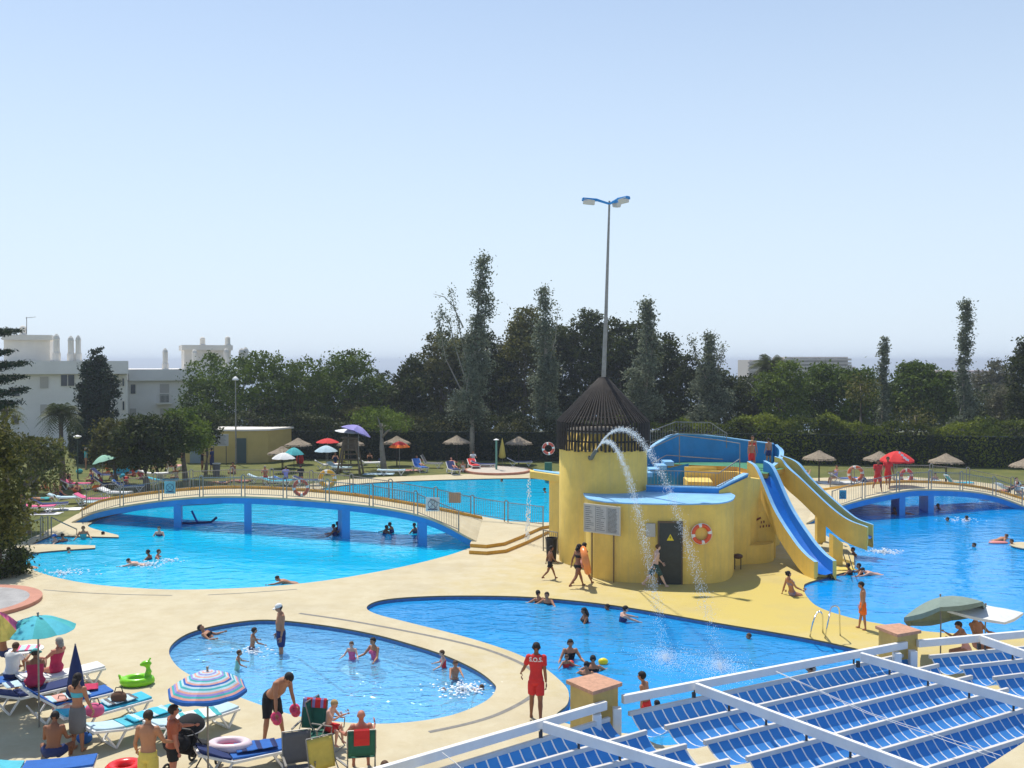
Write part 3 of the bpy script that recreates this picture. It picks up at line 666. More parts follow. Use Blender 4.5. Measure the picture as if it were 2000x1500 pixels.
# back wall: a long curved blue parapet
bw = [D(1262, 886, 44.5), D(1285, 866, 45.2), D(1325, 849, 46), D(1400, 854, 46), D(1460, 862, 45.6), D(1510, 868, 44.6)]
bw = spline3(bw, 5); zlow = [1.6 + (zf - 1.6) * min(1, max(0, (p.x - 6.3) / 2.2)) for p in bw]
b = MB(); vs_ = []
for i, p in enumerate(bw):
    d = (bw[min(i + 1, len(bw) - 1)] - bw[max(i - 1, 0)]); d.z = 0; d.normalize(); s = Vector((-d.y, d.x, 0)) * .16
    vs_ += [(p.x, p.y, 0), (p.x, p.y, p.z), (p.x + s.x, p.y + s.y, p.z), (p.x + s.x, p.y + s.y, 0)]
b.add(vs_, [(4 * i + j, 4 * i + 4 + j, 4 * i + 5 + j, 4 * i + j + 1) for i in range(len(bw) - 1) for j in range(3)])
b.build("back_wall", M_blue, st, fixn=True)
b = MB(); 
for i in range(len(bw) - 1): 
    if i: b.bar(bw[i] + Vector((0, .06, .03)), bw[i + 1] + Vector((0, .06, .03)), .2, .05)
b.build("wall_coping", M_lblue, st)
# green floor of the upper platform and curved gallery
fl = [D(1308, 900, 45.2), D(1440, 908, 44.5), D(1478, 912, 42.3), D(1474, 925, 41.2)]
flo = [(8.0, 45.7), (7.2, 44.9), (8.4, 44.2), (10.1, 43.6), (10.35, 42.2), (10.3, 41.2), (10.75, 40.9), (11.3, 42.0), (12.3, 43.2), (12.2, 44.6), (11, 45.5)]
b = MB(); b.prism(flo, zf - .2, zf, mi=1, mtop=0); b.build("platform_floor", [M_green, M_ochre], st)
b = MB(); b.prism([(8.4, 43.9), (10.05, 43.3), (10.2, 41.4), (11.1, 41.8), (12.0, 43.4), (11.8, 44.5), (9, 45.2)], 0, zf - .2); b.build("platform_base", M_yellow, st)
# stair wall: lower blue parapet with sloping top in front
b = MB(); pr = [D(1262, 950, 38.9), D(1300, 952, 38.7), D(1404, 955, 38.3), D(1461, 927, 39.2)]
for a, c in zip(pr[:-1], pr[1:]):
    d = (c - a); d.z = 0; d.normalize(); s = Vector((-d.y, d.x, 0)) * .22
    b.add([(a.x, a.y, zr + .05), (c.x, c.y, zr + .05), (c.x, c.y, c.z), (a.x, a.y, a.z), (a.x + s.x, a.y + s.y, zr), (c.x + s.x, c.y + s.y, zr), (c.x + s.x, c.y + s.y, c.z), (a.x + s.x, a.y + s.y, a.z)], [(0, 1, 2, 3), (5, 4, 7, 6), (3, 2, 6, 7), (0, 3, 7, 4), (1, 5, 6, 2)])
b.build("front_parapet", M_blue, st)
b = MB()
for a, c in zip(pr[:-1], pr[1:]):
    d = (c - a); d.z = 0; d.normalize(); s = Vector((-d.y, d.x, 0)) * .11
    b.bar(a + s + Vector((0, 0, .03)), c + s + Vector((0, 0, .03)), .27, .05)
b.build("parapet_coping", M_lblue, st)
# yellow wing wall under the sloping parapet, down to the ground
b = MB(); a = pr[2]; c = pr[3]; e = D(1480, 945, 40.6)
b.add([(a.x, a.y - .03, -.02), (c.x + .1, c.y - .03, -.02), (c.x + .1, c.y - .03, c.z - .05), (a.x, a.y - .03, a.z - .06)], [(0, 1, 2, 3)]); 
b.add([(8.25, 38.45, -.02), (9.5, 39.15, -.02), (10.3, 40.2, -.02), (10.3, 40.2, 3.3), (9.5, 39.15, 3.5), (8.25, 38.45, 2.95), (8.25, 38.85, 2.95), (9.5, 39.6, 3.5), (10.3, 40.6, 3.3)], [(0, 1, 4, 5), (1, 2, 3, 4), (5, 4, 7, 6), (4, 3, 8, 7)]); b.build("wing_wall", M_yellow, st)
# stair well: blue triangle side, yellow back, small steps
b = MB(); s0 = D(1298, 920, 42.6)
for k in range(4):
    c = D(1262 + 14 * k, 921 - 7 * k, 41.6 + .5 * k); b.box((c.x, c.y, c.z - .09), (.42, .9, .18))
b.build("stair_treads", M_lblue, st)
b = MB(); tq = [D(1296, 913, 43.2), D(1335, 915, 43.2), D(1320, 935, 43.0)]
b.add([tq[0], tq[1], tq[2], (tq[0].x, tq[0].y, 1.5), (tq[2].x, tq[2].y, 1.5)], [(0, 3, 4, 2), (0, 2, 1)]); 
c0_, c1_ = D(1262, 925, 44.3), D(1345, 905, 44.3); b.add([(c0_.x, c0_.y, 1.2), (c1_.x, c1_.y, 1.2), c1_, c0_], [(0, 1, 2, 3)])
b.build("stair_side_wall", M_blue, st)
b = MB(); y0 = D(1338, 905, 43.9); y1 = D(1430, 910, 43.9)
b.box(((y0.x + y1.x) / 2, 44.0, 2.3), (y1.x - y0.x, .2, 2.2)); y2 = D(1352, 930, 42.6); b.prism([(7.75, 43.9), (8.9, 43.9), (8.7, 42.0), (7.65, 42.2)], 1.5, 2.95); b.build("stair_enclosure", M_yellow, st)
# slides
def slide(cl, w, wallh, far_in, thick=.16, bottom=.28, z_extra=0, name="slide_chute"):
    """cl: centre line of the trough; side walls of height wallh above it"""
    P = spline3(cl, 8); n = len(P); rt = st
    L, Rt = [], []
    for i, p in enumerate(P):
        d = P[min(i + 1, n - 1)] - P[max(i - 1, 0)]; d.z = 0; d.normalize(); s = Vector((-d.y, d.x, 0)); L.append(p + s * w / 2); Rt.append(p - s * w / 2)
    b = MB(); vs_ = [v for q in zip(L, P, Rt) for v in (q[0] + Vector((0, 0, .06)), q[1], q[2] + Vector((0, 0, .06)))]
    b.add(vs_, [(3 * i + j, 3 * i + 3 + j, 3 * i + 4 + j, 3 * i + 1 + j) for i in range(n - 1) for j in range(2)])
    ch = b.build(name, M_slide, rt, smooth=True)
    for E, sg_, hh in ((L, 1, wallh), (Rt, -1, wallh)):
        ins = MB(); out_ = MB(); tp = MB(); vi, vo, vt = [], [], []
        for i, p in enumerate(E):
            d = P[min(i + 1, n - 1)] - P[max(i - 1, 0)]; d.z = 0; d.normalize(); s = Vector((-d.y, d.x, 0)) * sg_
            up = Vector((0, 0, hh)); q = p + s * thick
            vi += [p + Vector((0, 0, -.02)), p + up]; vo += [q - Vector((0, 0, bottom)), q + up]; vt += [p + up + Vector((0, 0, .001)), q + up + Vector((0, 0, .001))]
        F = [(2 * i, 2 * i + 2, 2 * i + 3, 2 * i + 1) for i in range(n - 1)]
        ins.add(vi, F, 2 if (far_in and sg_ > 0) else 0); ins.add(vt, F, 1); ins.add(vo, F, 2)
        ins.add([vi[-2], vi[-1], vo[-1], vo[-2]], [(0, 1, 2, 3)], 2); ins.add([vi[0], vi[1], vo[1], vo[0]], [(0, 1, 2, 3)], 2)
        ins.add([v for pr_ in zip(vo[::2], [x - Vector((0, 0, bottom - .02)) for x in vi[::2]]) for v in pr_], F, 2)
        ins.build("slide_wall", [M_blue, M_lblue, M_yellow], rt, smooth=False)
    return P
S1 = [D(1478, 920, 41.6), D(1496, 950, 40.9), D(1530, 1005, 39.6), D(1568, 1065, 38.1), D(1592, 1096, 37.2), D(1612, 1113, 36.5)]
S1 = [Vector((p.x, p.y, p.z - .25)) for p in S1]; S1[0].z = 3.4; S1[1].z = 3.12; S1[-1].z = .13; S1[-2].z = .3
slide(S1, .62, .52, False)
S2 = [Vector((11.95, 43.6, 3.4)), Vector((12.35, 43.3, 3.2)), D(1565, 944, 42.7), D(1612, 990, 41.9), D(1660, 1030, 41.1), D(1700, 1047, 40.6)]
for i in (2, 3, 4, 5): S2[i].z -= .12
slide(S2, .62, .55, True, bottom=.42)
# blue and yellow turning wall at the slide heads
hd = spline3([D(1512, 868, 44.8), D(1522, 880, 44.4), D(1518, 897, 43.6), D(1500, 912, 42.6), D(1482, 925, 41.9)], 5)
b = MB(); vs_ = []; tp = []
for i, p in enumerate(hd):
    d = hd[min(i + 1, len(hd) - 1)] - hd[max(i - 1, 0)]; d.z = 0; d.normalize(); s = Vector((-d.y, d.x, 0)) * .2
    vs_ += [(p.x, p.y, 2.4), (p.x, p.y, p.z), (p.x + s.x, p.y + s.y, 2.4), (p.x + s.x, p.y + s.y, p.z)]
m_ = len(hd)
b.add(vs_, [(4 * i, 4 * i + 4, 4 * i + 5, 4 * i + 1) for i in range(m_ - 1)], 0); b.add(vs_, [(4 * i + 2, 4 * i + 6, 4 * i + 7, 4 * i + 3) for i in range(m_ - 1)], 1)
b.add(vs_, [(4 * i + 1, 4 * i + 5, 4 * i + 7, 4 * i + 3) for i in range(m_ - 1)], 2); b.add(vs_[-4:], [(0, 1, 3, 2)], 0)
b.build("head_wall", [M_blue, M_yellow, M_lblue], st)
# walls below the slides
b = MB()
def under(Pts, zfun, th=.22):
    for a, c in zip(Pts[:-1], Pts[1:]):
        d = Vector((c[0] - a[0], c[1] - a[1], 0)).normalized(); s = Vector((-d.y, d.x, 0)) * th / 2
        b.add([(a[0] - s.x, a[1] - s.y, -.02), (c[0] - s.x, c[1] - s.y, -.02), (c[0] - s.x, c[1] - s.y, zfun(c)), (a[0] - s.x, a[1] - s.y, zfun(a)), (a[0] + s.x, a[1] + s.y, -.02), (c[0] + s.x, c[1] + s.y, -.02), (c[0] + s.x, c[1] + s.y, zfun(c)), (a[0] + s.x, a[1] + s.y, zfun(a))], [(0, 1, 2, 3), (5, 4, 7, 6), (0, 3, 7, 4), (1, 5, 6, 2)])
sp1 = spline3(S1, 8)
under([(p.x - .3, p.y - .1, p.z) for p in sp1[:6]], lambda c: c[2] - .22)
under([(p.x, p.y, p.z) for p in sp1[-12:-3]], lambda c: max(.0, c[2] - .1), .5)
b.build("support_wall", M_yellow, st)
# slide two support: yellow pier with a tall opening, standing at the pool edge
b = MB(); c0_ = D(1617, 1050, 40.6); 
def pier(px0, px1, py_base, ztop0, ztop1, th=.35):
    a = G(px0, py_base, 0); c = G(px1, py_base + 1, 0); b.add([(a.x, a.y, -.3), (c.x, c.y, -.3), (c.x, c.y, ztop1), (a.x, a.y, ztop0), (a.x, a.y + th, -.3), (c.x, c.y + th, -.3), (c.x, c.y + th, ztop1), (a.x, a.y + th, ztop0)], [(0, 1, 2, 3), (5, 4, 7, 6), (0, 3, 7, 4), (1, 5, 6, 2)])
def s2z(px):
    P = spline3(S2, 8); q = min(P, key=lambda v: abs(1000 + FPX * v.x / v.y - px)); return q.z - .35
pier(1596, 1613, 1062, s2z(1600), s2z(1613)); b.build("slide_pier", M_yellow, st); b = MB(); pier(1627, 1646, 1104, s2z(1628), s2z(1646) - .02, .5); b.build("slide_pier", M_yellow, st); b = MB()
b.box((G(1620, 1062).x, G(1620, 1062).y + .17, (s2z(1620) + 1.75) / 2 + .1), (.32, .3, s2z(1620) - 1.65)); b.build("slide_lintel", M_yellow, st)
# ledge at the pool edge by the slides
b = MB(); lg = [V3(1600, 1075, .12), V3(1668, 1098, .12), V3(1668, 1086, .12), V3(1648, 1066, .12), V3(1610, 1056, .12)]
b.prism([(p.x, p.y) for p in lg], -.02, .12); tag(b.build("pool_ledge", M_deck), "small raised yellow ledge under the rear slide", "ledge")
# curved low bench wall in the shade under the front slide
b = MB(); c = V3(1500, 1100, 0); pts = [(c.x - .9 + 1.35 * math.cos(a), c.y + .9 + 1.1 * math.sin(a)) for a in [R(-150 + 12 * i) for i in range(16)]]; b.prism(pts, -.02, .75)
tag(b.build("planter_wall", M_yellow), "low curved yellow planter wall shaded by the front slide", "planter wall")
b = MB(); c = G(1441, 1112); b.ball((c.x, c.y, .52), (.2, .2, .1), 12, 8, 0)
for sx in (-.12, .12): b.tube((c.x + sx, c.y, 0), (c.x + sx, c.y, .5), .02, n=6, mi=1)
tag(b.build("waste_basket", [mat("brown_basket", (.10, .05, .035), .7), M_dmetal]), "small brown basket on legs beside the pump house", "basket")
# painted arrow and words on the wing wall
b = MB(); 
def mark(px, py, w, h, d=39.68): c = D(px, py, d); b.box((c.x, c.y, c.z), (w, .02, h), rz=.45)
arc = [D(x, y, 39.9) for x, y in ((1469, 1031), (1472, 1022), (1478, 1015), (1486, 1011))]
for a, c in zip(arc[:-1], arc[1:]): b.bar(a, c, .03, .07)
for i, (x, y) in enumerate(((1487, 1020), (1492, 1019), (1485, 1029), (1491, 1028), (1497, 1027), (1502, 1027))): c = D(x, y, 39.9); b.box(c, (.05 if i % 2 else .035, .03, .09))
w_ = b.build("painted_arrow", mat("dark_red_paint", (.16, .03, .02), .7), st)
b = MB(); b.add([D(1462, 1000, 40.05), D(1515, 1000, 40.05), D(1515, 1090, 40.05), D(1462, 1090, 40.05)], [(0, 3, 2, 1)]); b.build("inner_wall", M_yellow, st)
# platform railings
rl = empty("platform_railing", (8.5, 42, 2.9), "tubular steel railings round the slide platform stairs", "railing")
def rail(pts, h=0, bars=None, r=.02):
    b = MB(); b.path(pts, r, 6)
    if bars:
        for a, c in zip(pts[:-1], pts[1:]):
            L = (Vector(c) - Vector(a)).length; n = max(1, int(L / .13))
            for k in range(n + 1): p = Vector(a).lerp(Vector(c), k / n); b.tube(p - Vector((0, 0, bars)), p, .008, n=4, cap=False)
    b.build("rail", M_metal, rl)
rail([D(1270, 843, 46.6), D(1319, 824, 47), D(1387, 825, 47), D(1420, 847, 46.6)], bars=.9)
rail([D(1270, 865, 45.0), D(1322, 846, 45.6), D(1420, 850, 45.8)])
rail([D(1270, 876, 44.4), D(1327, 850, 44.8), D(1400, 859, 44.2), D(1445, 866, 42.3), D(1445, 925, 42.2)])
rail([D(1272, 905, 43.8), D(1302, 889, 44.2), D(1412, 897, 44.0)])
rail([D(1265, 919, 38.9), D(1330, 920, 38.7), D(1404, 924, 38.35), D(1444, 897, 39.0)], bars=.6)
rail([D(1265, 946, 38.9), D(1330, 948, 38.7), D(1403, 950, 38.35), D(1432, 934, 38.8)])
for px, py0, py1, d in ((1270, 843, 880, 46.2), (1327, 850, 912, 44.8), (1445, 897, 930, 41.2), (1419, 850, 875, 45.8)): rail([D(px, py0, d), D(px, py1, d)])
# ---------------- pergola in the foreground ----------------
ZR = 2.55; ZS = 2.33
M_beam = mat("white_beam", (.76, .75, .72), .45, .05, 3)
M_slat = mat("grey_white_slat", (.62, .59, .55), .5, .06, 3)
def stripe_mat():
    m = mat("blue_awning_cloth", (.02, .17, .55), .8); t = m.node_tree; n = t.nodes; b = n["Principled BSDF"]; uv = n.new("ShaderNodeUVMap"); sx = n.new("ShaderNodeSeparateXYZ"); t.links.new(uv.outputs[0], sx.inputs[0])
    f = n.new("ShaderNodeMath"); f.operation = 'FRACT'; mu = n.new("ShaderNodeMath"); mu.operation = 'MULTIPLY'; mu.inputs[1].default_value = 1 / .21
    t.links.new(sx.outputs[0], mu.inputs[0]); t.links.new(mu.outputs[0], f.inputs[0]); lt = n.new("ShaderNodeMath"); lt.operation = 'LESS_THAN'; lt.inputs[1].default_value = .13; t.links.new(f.outputs[0], lt.inputs[0])
    nz = n.new("ShaderNodeTexNoise"); nz.inputs["Scale"].default_value = 4; t.links.new(uv.outputs[0], nz.inputs["Vector"])
    m0 = n.new("ShaderNodeMix"); m0.data_type = 'RGBA'; m0.inputs[6].default_value = (.03, .22, .66, 1); m0.inputs[7].default_value = (.07, .31, .76, 1); t.links.new(nz.outputs[0], m0.inputs[0])
    mx = n.new("ShaderNodeMix"); mx.data_type = 'RGBA'; mx.inputs[7].default_value = (.80, .85, .90, 1); t.links.new(lt.outputs[0], mx.inputs[0]); t.links.new(m0.outputs[2], mx.inputs[6]); t.links.new(mx.outputs[2], b.inputs["Base Color"])
    tr = n.new("ShaderNodeBsdfTranslucent"); t.links.new(mx.outputs[2], tr.inputs[0]); ms_ = n.new("ShaderNodeMixShader"); ms_.inputs[0].default_value = .35
    t.links.new(b.outputs[0], ms_.inputs[1]); t.links.new(tr.outputs[0], ms_.inputs[2]); t.links.new(ms_.outputs[0], n["Material Output"].inputs[0]); return m
M_cloth = stripe_mat()
def pergola(label, a, c, v_to, ends_l, ends_r, rafters, nrows, cat="pergola"):
    """a, c: the ends of the front beam; v_to: unit direction of the rafters; ends_*: photo pixels of the slat ends"""
    rt = empty("pergola", a, label, cat, None)
    b = MB(); b.bar(a, c, .09, .145); b.build("front_beam", M_beam, rt, bevel=.012)
    for p in rafters:
        b = MB(); b.bar(p + v_to * .06, p + v_to * 8.5, .07, .17); b.build("rafter", M_beam, rt, bevel=.012)
        b = MB(); b.box(p - Vector((0, 0, .16)), (.06, .06, .12)); b.build("bracket", M_dmetal, rt)
    u = (c - a).normalized(); rows = []
    for k in range(nrows):
        l = ends_l[0].lerp(ends_l[1], k / (len(ends_l) - 1) if False else k * ends_l[2]); r = ends_r[0].lerp(ends_r[1], k * ends_r[2])
        rows.append((l, r)); b = MB(); b.bar(l, r, .06, .075); b.build("slat", M_slat, rt, bevel=.008)
        for p in rafters:
            t = (p - l).dot(u); hp = l + (r - l).normalized() * ((p + v_to * (k * .8)) - l).dot((r - l).normalized())
            if 0 < (hp - l).length < (r - l).length: b = MB(); b.tube(hp + Vector((0, 0, .03)), hp + Vector((0, 0, .16)), .02, n=6); b.build("hanger", M_dmetal, rt)
    for k in range(nrows - 1):
        (l0, r0), (l1, r1) = rows[k], rows[k + 1]; b = MB(); nu, nv_ = 44, 9; vs_ = []; uv = []
        l0 = l0 + (r0 - l0).normalized() * .05; l1 = l1 + (r1 - l1).normalized() * .05
        rr = random.Random(k + int(a.x * 10)); ph = rr.random() * 6
        for i in range(nu + 1):
            s = i / nu; A_ = l0.lerp(r0, s); B_ = l1.lerp(r1, s)
            for j in range(nv_ + 1):
                t = j / nv_; p = A_.lerp(B_, t); sag = .24 + .03 * math.sin(s * 5 + ph)
                p.z -= .045 + sag * 4 * t * (1 - t) * (.85 + .15 * math.cos(t * 3)) + .008 * math.sin(s * 60 + ph) * t; vs_.append(p); uv.append(((A_ - l0).length, t))
        b.add(vs_, [(i * (nv_ + 1) + j, (i + 1) * (nv_ + 1) + j, (i + 1) * (nv_ + 1) + j + 1, i * (nv_ + 1) + j + 1) for i in range(nu) for j in range(nv_)])
        o = b.build("awning_cloth", M_cloth, rt, smooth=True)
        ul = o.data.uv_layers.new(name="UVMap"); idx = [l_.vertex_index for l_ in o.data.loops]
        for q, vi in enumerate(idx): ul.data[q].uv = uv[vi]
    return rt
a2, c2 = G(1216, 1366, ZR), G(1770, 1259, ZR)
v2 = (G(1780, 1500, ZR) - G(1355, 1341, ZR)).normalized()
pergola("white pergola bay with blue striped awning between the two yellow pillars", a2, c2, v2,
        (G(1228, 1394, ZS), G(1458, 1482, ZS), 1 / 3), (G(1772, 1278, ZS), G(1898, 1322, ZS), 1 / 2), [G(1355, 1341, ZR), G(1676, 1281, ZR)], 10)
a1, c1 = G(700, 1520, ZR), G(1183, 1377, ZR)
v1 = (G(1335, 1503, ZR) - G(1056, 1417, ZR)).normalized()
pergola("white pergola bay with blue striped awning left of the first pillar", a1, c1, v1,
        (G(800, 1524, ZS), G(900, 1570, ZS), 1 / 2), (G(1190, 1404, ZS), G(1424, 1486, ZS), 1 / 3), [G(1056, 1417, ZR)], 8)
a3, c3 = G(1792, 1257, ZR), G(2120, 1228, ZR)
v3 = (G(2000, 1278, ZR) - G(1912, 1247, ZR)).normalized()
pergola("white pergola bay with blue striped awning right of the second pillar", a3, c3, v3,
        (G(1815, 1283, ZS), G(1940, 1325, ZS), 1 / 2), (G(2140, 1252, ZS), G(2260, 1285, ZS), 1 / 2), [G(1912, 1247, ZR)], 7)
def pillar(corn, zt, label):
    P = [G(x, y, zt) for x, y in corn]; c = sum(P, Vector()) / 4; rt = empty("pillar", (c.x, c.y, 0), label, "pillar", "capped yellow pillars of the pergola")
    inn = [c + (p - c) * .84 for p in P]; b = MB(); b.prism([(p.x, p.y) for p in inn], 0, zt - .06); b.build("shaft", mat("pillar_render", (.50, .37, .13), .85, .12, 2.5, .3, 40), rt)
    b = MB(); b.prism([(p.x, p.y) for p in P], zt - .06, zt); b.build("cap", M_terra, rt, bevel=.01); return rt, c
pillar([(1105, 1328), (1158, 1351), (1216, 1333), (1164, 1314)], 2.8, "yellow pillar with terracotta cap at the left pergola joint")
pillar([(1709, 1222), (1753, 1239), (1800, 1231), (1757, 1217)], 2.8, "yellow pillar with terracotta cap at the right pergola joint")
for (px, py), lb in (((1205, 1372), "white square post supporting the pergola right of the left pillar"), ((1783, 1262), "white square post supporting the pergola right of the right pillar"), ((1166, 1384), "white square post in front of the left pillar"), ((1752, 1266), "white square post in front of the right pillar")):
    p = G(px, py, ZR); b = MB(); b.box((p.x, p.y, ZR / 2 - .04), (.14, .14, ZR - .09)); tag(b.build("pergola_post", M_beam, bevel=.01), lb, "post", "white posts of the pergola")
def cable(pts, label, r=.006):
    b = MB(); b.path(pts, r, 5); tag(b.build("cable", mat("cable_white", (.6, .6, .6), .5)), label, "cable")
cable([G(1516, 1311, ZR + .1), G(1700, 1393, ZR + .02), G(1955, 1476, ZR + .12)], "thin upper white cable crossing the awning from the front beam")
cable([G(1516, 1312, ZR + .1), G(1690, 1392, ZR - .02), G(1945, 1481, ZR + .05)], "thin lower white cable crossing the awning from the front beam")
cable([G(864, 1470, ZR + .1), G(890, 1490, ZR + .1), G(930, 1530, ZR + .1)], "short white cable at the left end of the front beam")
b = MB(); q = [G(1917, 1503, 3.1), G(2010, 1443, 3.1), G(2300, 1430, 3.1), G(2100, 1800, 3.1)]; b.prism([(p.x, p.y) for p in q], 0, 3.1)
tag(b.build("terrace_parapet", M_deck), "plain pale yellow terrace parapet in the lower right corner", "wall")
# ladder by the middle pool
ld = empty("pool_ladder", G(1610, 1240, 0), "bright steel ladder handrails at the edge of the middle pool", "pool ladder")
for pts in (((1582, 1243, 0), (1588, 1215, .62), (1597, 1196, .86), (1606, 1200, .8), (1607, 1235, 0)), ((1611, 1246, 0), (1618, 1212, .72), (1624, 1186, .98), (1638, 1187, .95), (1640, 1215, .45), (1641, 1241, 0))):
    P = [G(*p) for p in pts]; b = MB(); b.path(spline3(P, 4), .022, 8); b.build("handrail", M_steel, ld, smooth=True)
ld = empty("pool_ladder", G(1655, 1108, 0), "thin steel ladder leaning into the slide pool by the slide pier", "pool ladder")
for dx in (0, 10): b = MB(); b.path([G(1647 + dx, 1082, .9), G(1652 + dx, 1098, .5), G(1664 + dx * .4, 1118, -.3)], .018, 6); b.build("handrail", M_dmetal, ld)
# life rings, signs and bin
life_ring(V3(588, 975, 1.62) + Vector((0, 0, .55)), Vector((-.1, -1, 0)), .33, .08, "dull orange life ring on the near railing of the lagoon footbridge", (.55, .10, .05))
life_ring(V3(637, 962, 1.6) + Vector((0, .4, .65)), Vector((0, -1, 0)), .36, .11, "big yellow inflatable ring hung on the far railing of the footbridge", (.72, .38, .02), (.75, .5, .1), None)
life_ring(D(1071, 876, 66), Vector((0, -1, 0)), .34, .09, "orange life ring on a green stand left of the tower", (.62, .10, .06))
life_ring(D(1671, 925, 57.5), Vector((-.2, -1, 0)), .38, .1, "tall orange life ring on the far railing left of the lifeguards", (.68, .14, .05))
life_ring(D(1770, 930, 56), Vector((.3, -1, 0)), .36, .1, "red and white life ring on the far railing right of the lifeguards", (.62, .08, .08))
b = MB(); c = D(1071, 905, 66); b.box((c.x, c.y + .1, .65), (.5, .4, 1.3)); tag(b.build("ring_stand", mat("green_stand", (.03, .12, .07), .6), bevel=.03), "dark green stand below the orange life ring by the tower", "stand")
def fence_sign(px, py, d, w, h, label, mface, glyph=None):
    rt = empty("fence_sign", D(px, py, d), label, "sign"); c = D(px, py, d); b = MB(); b.box(c, (w, .02, h)); f = b.build("plate", mface, rt)
    if glyph:
        b = MB(); b.torus(c + Vector((0, -.014, 0)), w * .33, .012, Matrix.Rotation(R(90), 3, 'X'), 24, 4)
        for s in (1, -1): b.bar(c + Vector((-w * .22, -.018, s * w * .22)), c + Vector((w * .22, -.018, -s * w * .22)), .02, .012)
        b.box(c + Vector((0, -.014, -h * .36)), (w * .7, .004, h * .08)); b.build("no_diving_symbol", mat("sign_ink", (.04, .06, .14), .6), f)
fence_sign(845, 985, 43.3, .62, .62, "white no diving sign with a crossed circle on the lagoon railing", mat("sign_white", (.62, .66, .66), .5), True)
fence_sign(888, 972, 47.9, .60, .52, "plain tan square sign on the far lagoon railing", mat("sign_tan", (.55, .36, .22), .6))
fence_sign(332, 952, 48.2, .56, .62, "pale turquoise sign on the left part of the lagoon railing", mat("sign_turquoise", (.25, .50, .52), .6), True)
fence_sign(1646, 966, 50.0, .36, .46, "turquoise sign at the left end of the right hand footbridge railing", mat("sign_turq2", (.05, .32, .42), .6), True)
def bin_(c, h, r, label, m, rim=None):
    rt = empty("litter_bin", c, label, "bin"); b = MB(); b.lathe([(r * .8, .02), (r * .98, h), (r * .9, h), (r * .72, .05), (.01, .05)], c, 16); b.build("drum", m, rt)
    b = MB(); b.torus(Vector(c) + Vector((0, 0, h)), r * .98, .025, n=16, m=6); b.build("rim", rim or m, rt); return rt
bin_(G(1077, 1096, 0), .95, .24, "black bin standing at the left foot of the tower", M_black)
# green dragon float
# ---------------- vegetation ----------------
def fast_mesh(name, V, nper, attr=None, mats=None, parent=None, loc=None):
    """V: (n*nper, 3) vertices of n polygons with nper corners each"""
    V = np.asarray(V, dtype=np.float32)
    if parent is not None: V = V - np.array(offs(parent), dtype=np.float32)
    n = len(V) // nper; me = bpy.data.meshes.new(name); me.vertices.add(len(V)); me.vertices.foreach_set('co', V.ravel())
    me.loops.add(len(V)); me.loops.foreach_set('vertex_index', np.arange(len(V), dtype=np.int32)); me.polygons.add(n)
    me.polygons.foreach_set('loop_start', np.arange(0, len(V), nper, dtype=np.int32)); me.polygons.foreach_set('loop_total', np.full(n, nper, dtype=np.int32))
    if attr is not None:
        a = me.attributes.new('leafrand', 'FLOAT', 'POINT'); a.data.foreach_set('value', np.repeat(attr, nper).astype(np.float32))
    for m in mats or []: me.materials.append(m)
    me.update(); me.validate()
    o = bpy.data.objects.new(name, me); col.objects.link(o)
    if parent is not None: o.parent = parent; KIDS.setdefault(parent.name, []).append(o.name)
    return o
def leaves(P, size, rng, up=0.35, aspect=0.6):
    n = len(P); nrm = rng.normal(size=(n, 3)); nrm[:, 2] = np.abs(nrm[:, 2]) * (0.6 + up) + up * .4; nrm /= np.linalg.norm(nrm, axis=1)[:, None]
    t = rng.normal(size=(n, 3)); t -= nrm * (t * nrm).sum(1)[:, None]; t /= np.linalg.norm(t, axis=1)[:, None]; b = np.cross(nrm, t)
    s = size * rng.uniform(.6, 1.35, size=(n, 1)); t = t * s * .5; b = b * s * .5 * aspect
    return np.stack([P - t, P + b * .9 - t * .1, P + t, P - b * .9 + t * .1], 1).reshape(-1, 3)
def crown_pts(blobs, n, rng, clump=0.5, per=26, inner=.25):
    vol = np.array([b[1][0] * b[1][2] + b[1][0] * b[1][1] for b in blobs]); w = vol / vol.sum(); P = []; A = []
    for (c, r), f in zip(blobs, w):
        k = max(3, int(n * f / per)); d = rng.normal(size=(k, 3)); d /= np.linalg.norm(d, axis=1)[:, None]; d[:, 2] = np.where(d[:, 2] < -.55, -d[:, 2], d[:, 2])
        rad = np.where(rng.random(k) < inner, rng.uniform(.35, .8, k), rng.uniform(.82, 1.08, k))[:, None]
        C = np.array(c) + d * np.array(r) * rad; cs = clump * rng.uniform(.55, 1.3, size=(k, 1, 1))
        L = C[:, None, :] + rng.normal(size=(k, per, 3)) * cs * np.array([.55, .55, .38]); a = rng.random((k, 1)) * .75 + rng.random((k, per)) * .25
        P.append(L.reshape(-1, 3)); A.append(a.ravel())
    return np.concatenate(P), np.concatenate(A)
F_pine = foliage_mat("leaf_pine", (.034, .062, .008), (.13, .19, .015), .3)
F_dark = foliage_mat("leaf_dark", (.014, .024, .006), (.08, .10, .016), .25)
F_olive = foliage_mat("leaf_olive", (.035, .048, .012), (.18, .17, .035), .3)
F_poplar = foliage_mat("leaf_poplar", (.035, .055, .025), (.26, .29, .19), .3, .6)
F_light = foliage_mat("leaf_light", (.05, .085, .012), (.17, .23, .025), .35)
F_hedge = foliage_mat("leaf_hedge", (.035, .055, .01), (.20, .24, .02), .35)
F_cyp = foliage_mat("leaf_cypress", (.012, .025, .014), (.03, .055, .022), .15)
F_palm = foliage_mat("leaf_palm", (.025, .04, .012), (.11, .13, .04), .25, .4)
F_grey = foliage_mat("leaf_haze_grey", (.06, .065, .03), (.16, .15, .08), .3)  # the grey of the haze over the far trees is mixed into the leaves
M_bark = mat("bark_grey", (.17, .14, .11), .9, .25, 4, .5, 12)
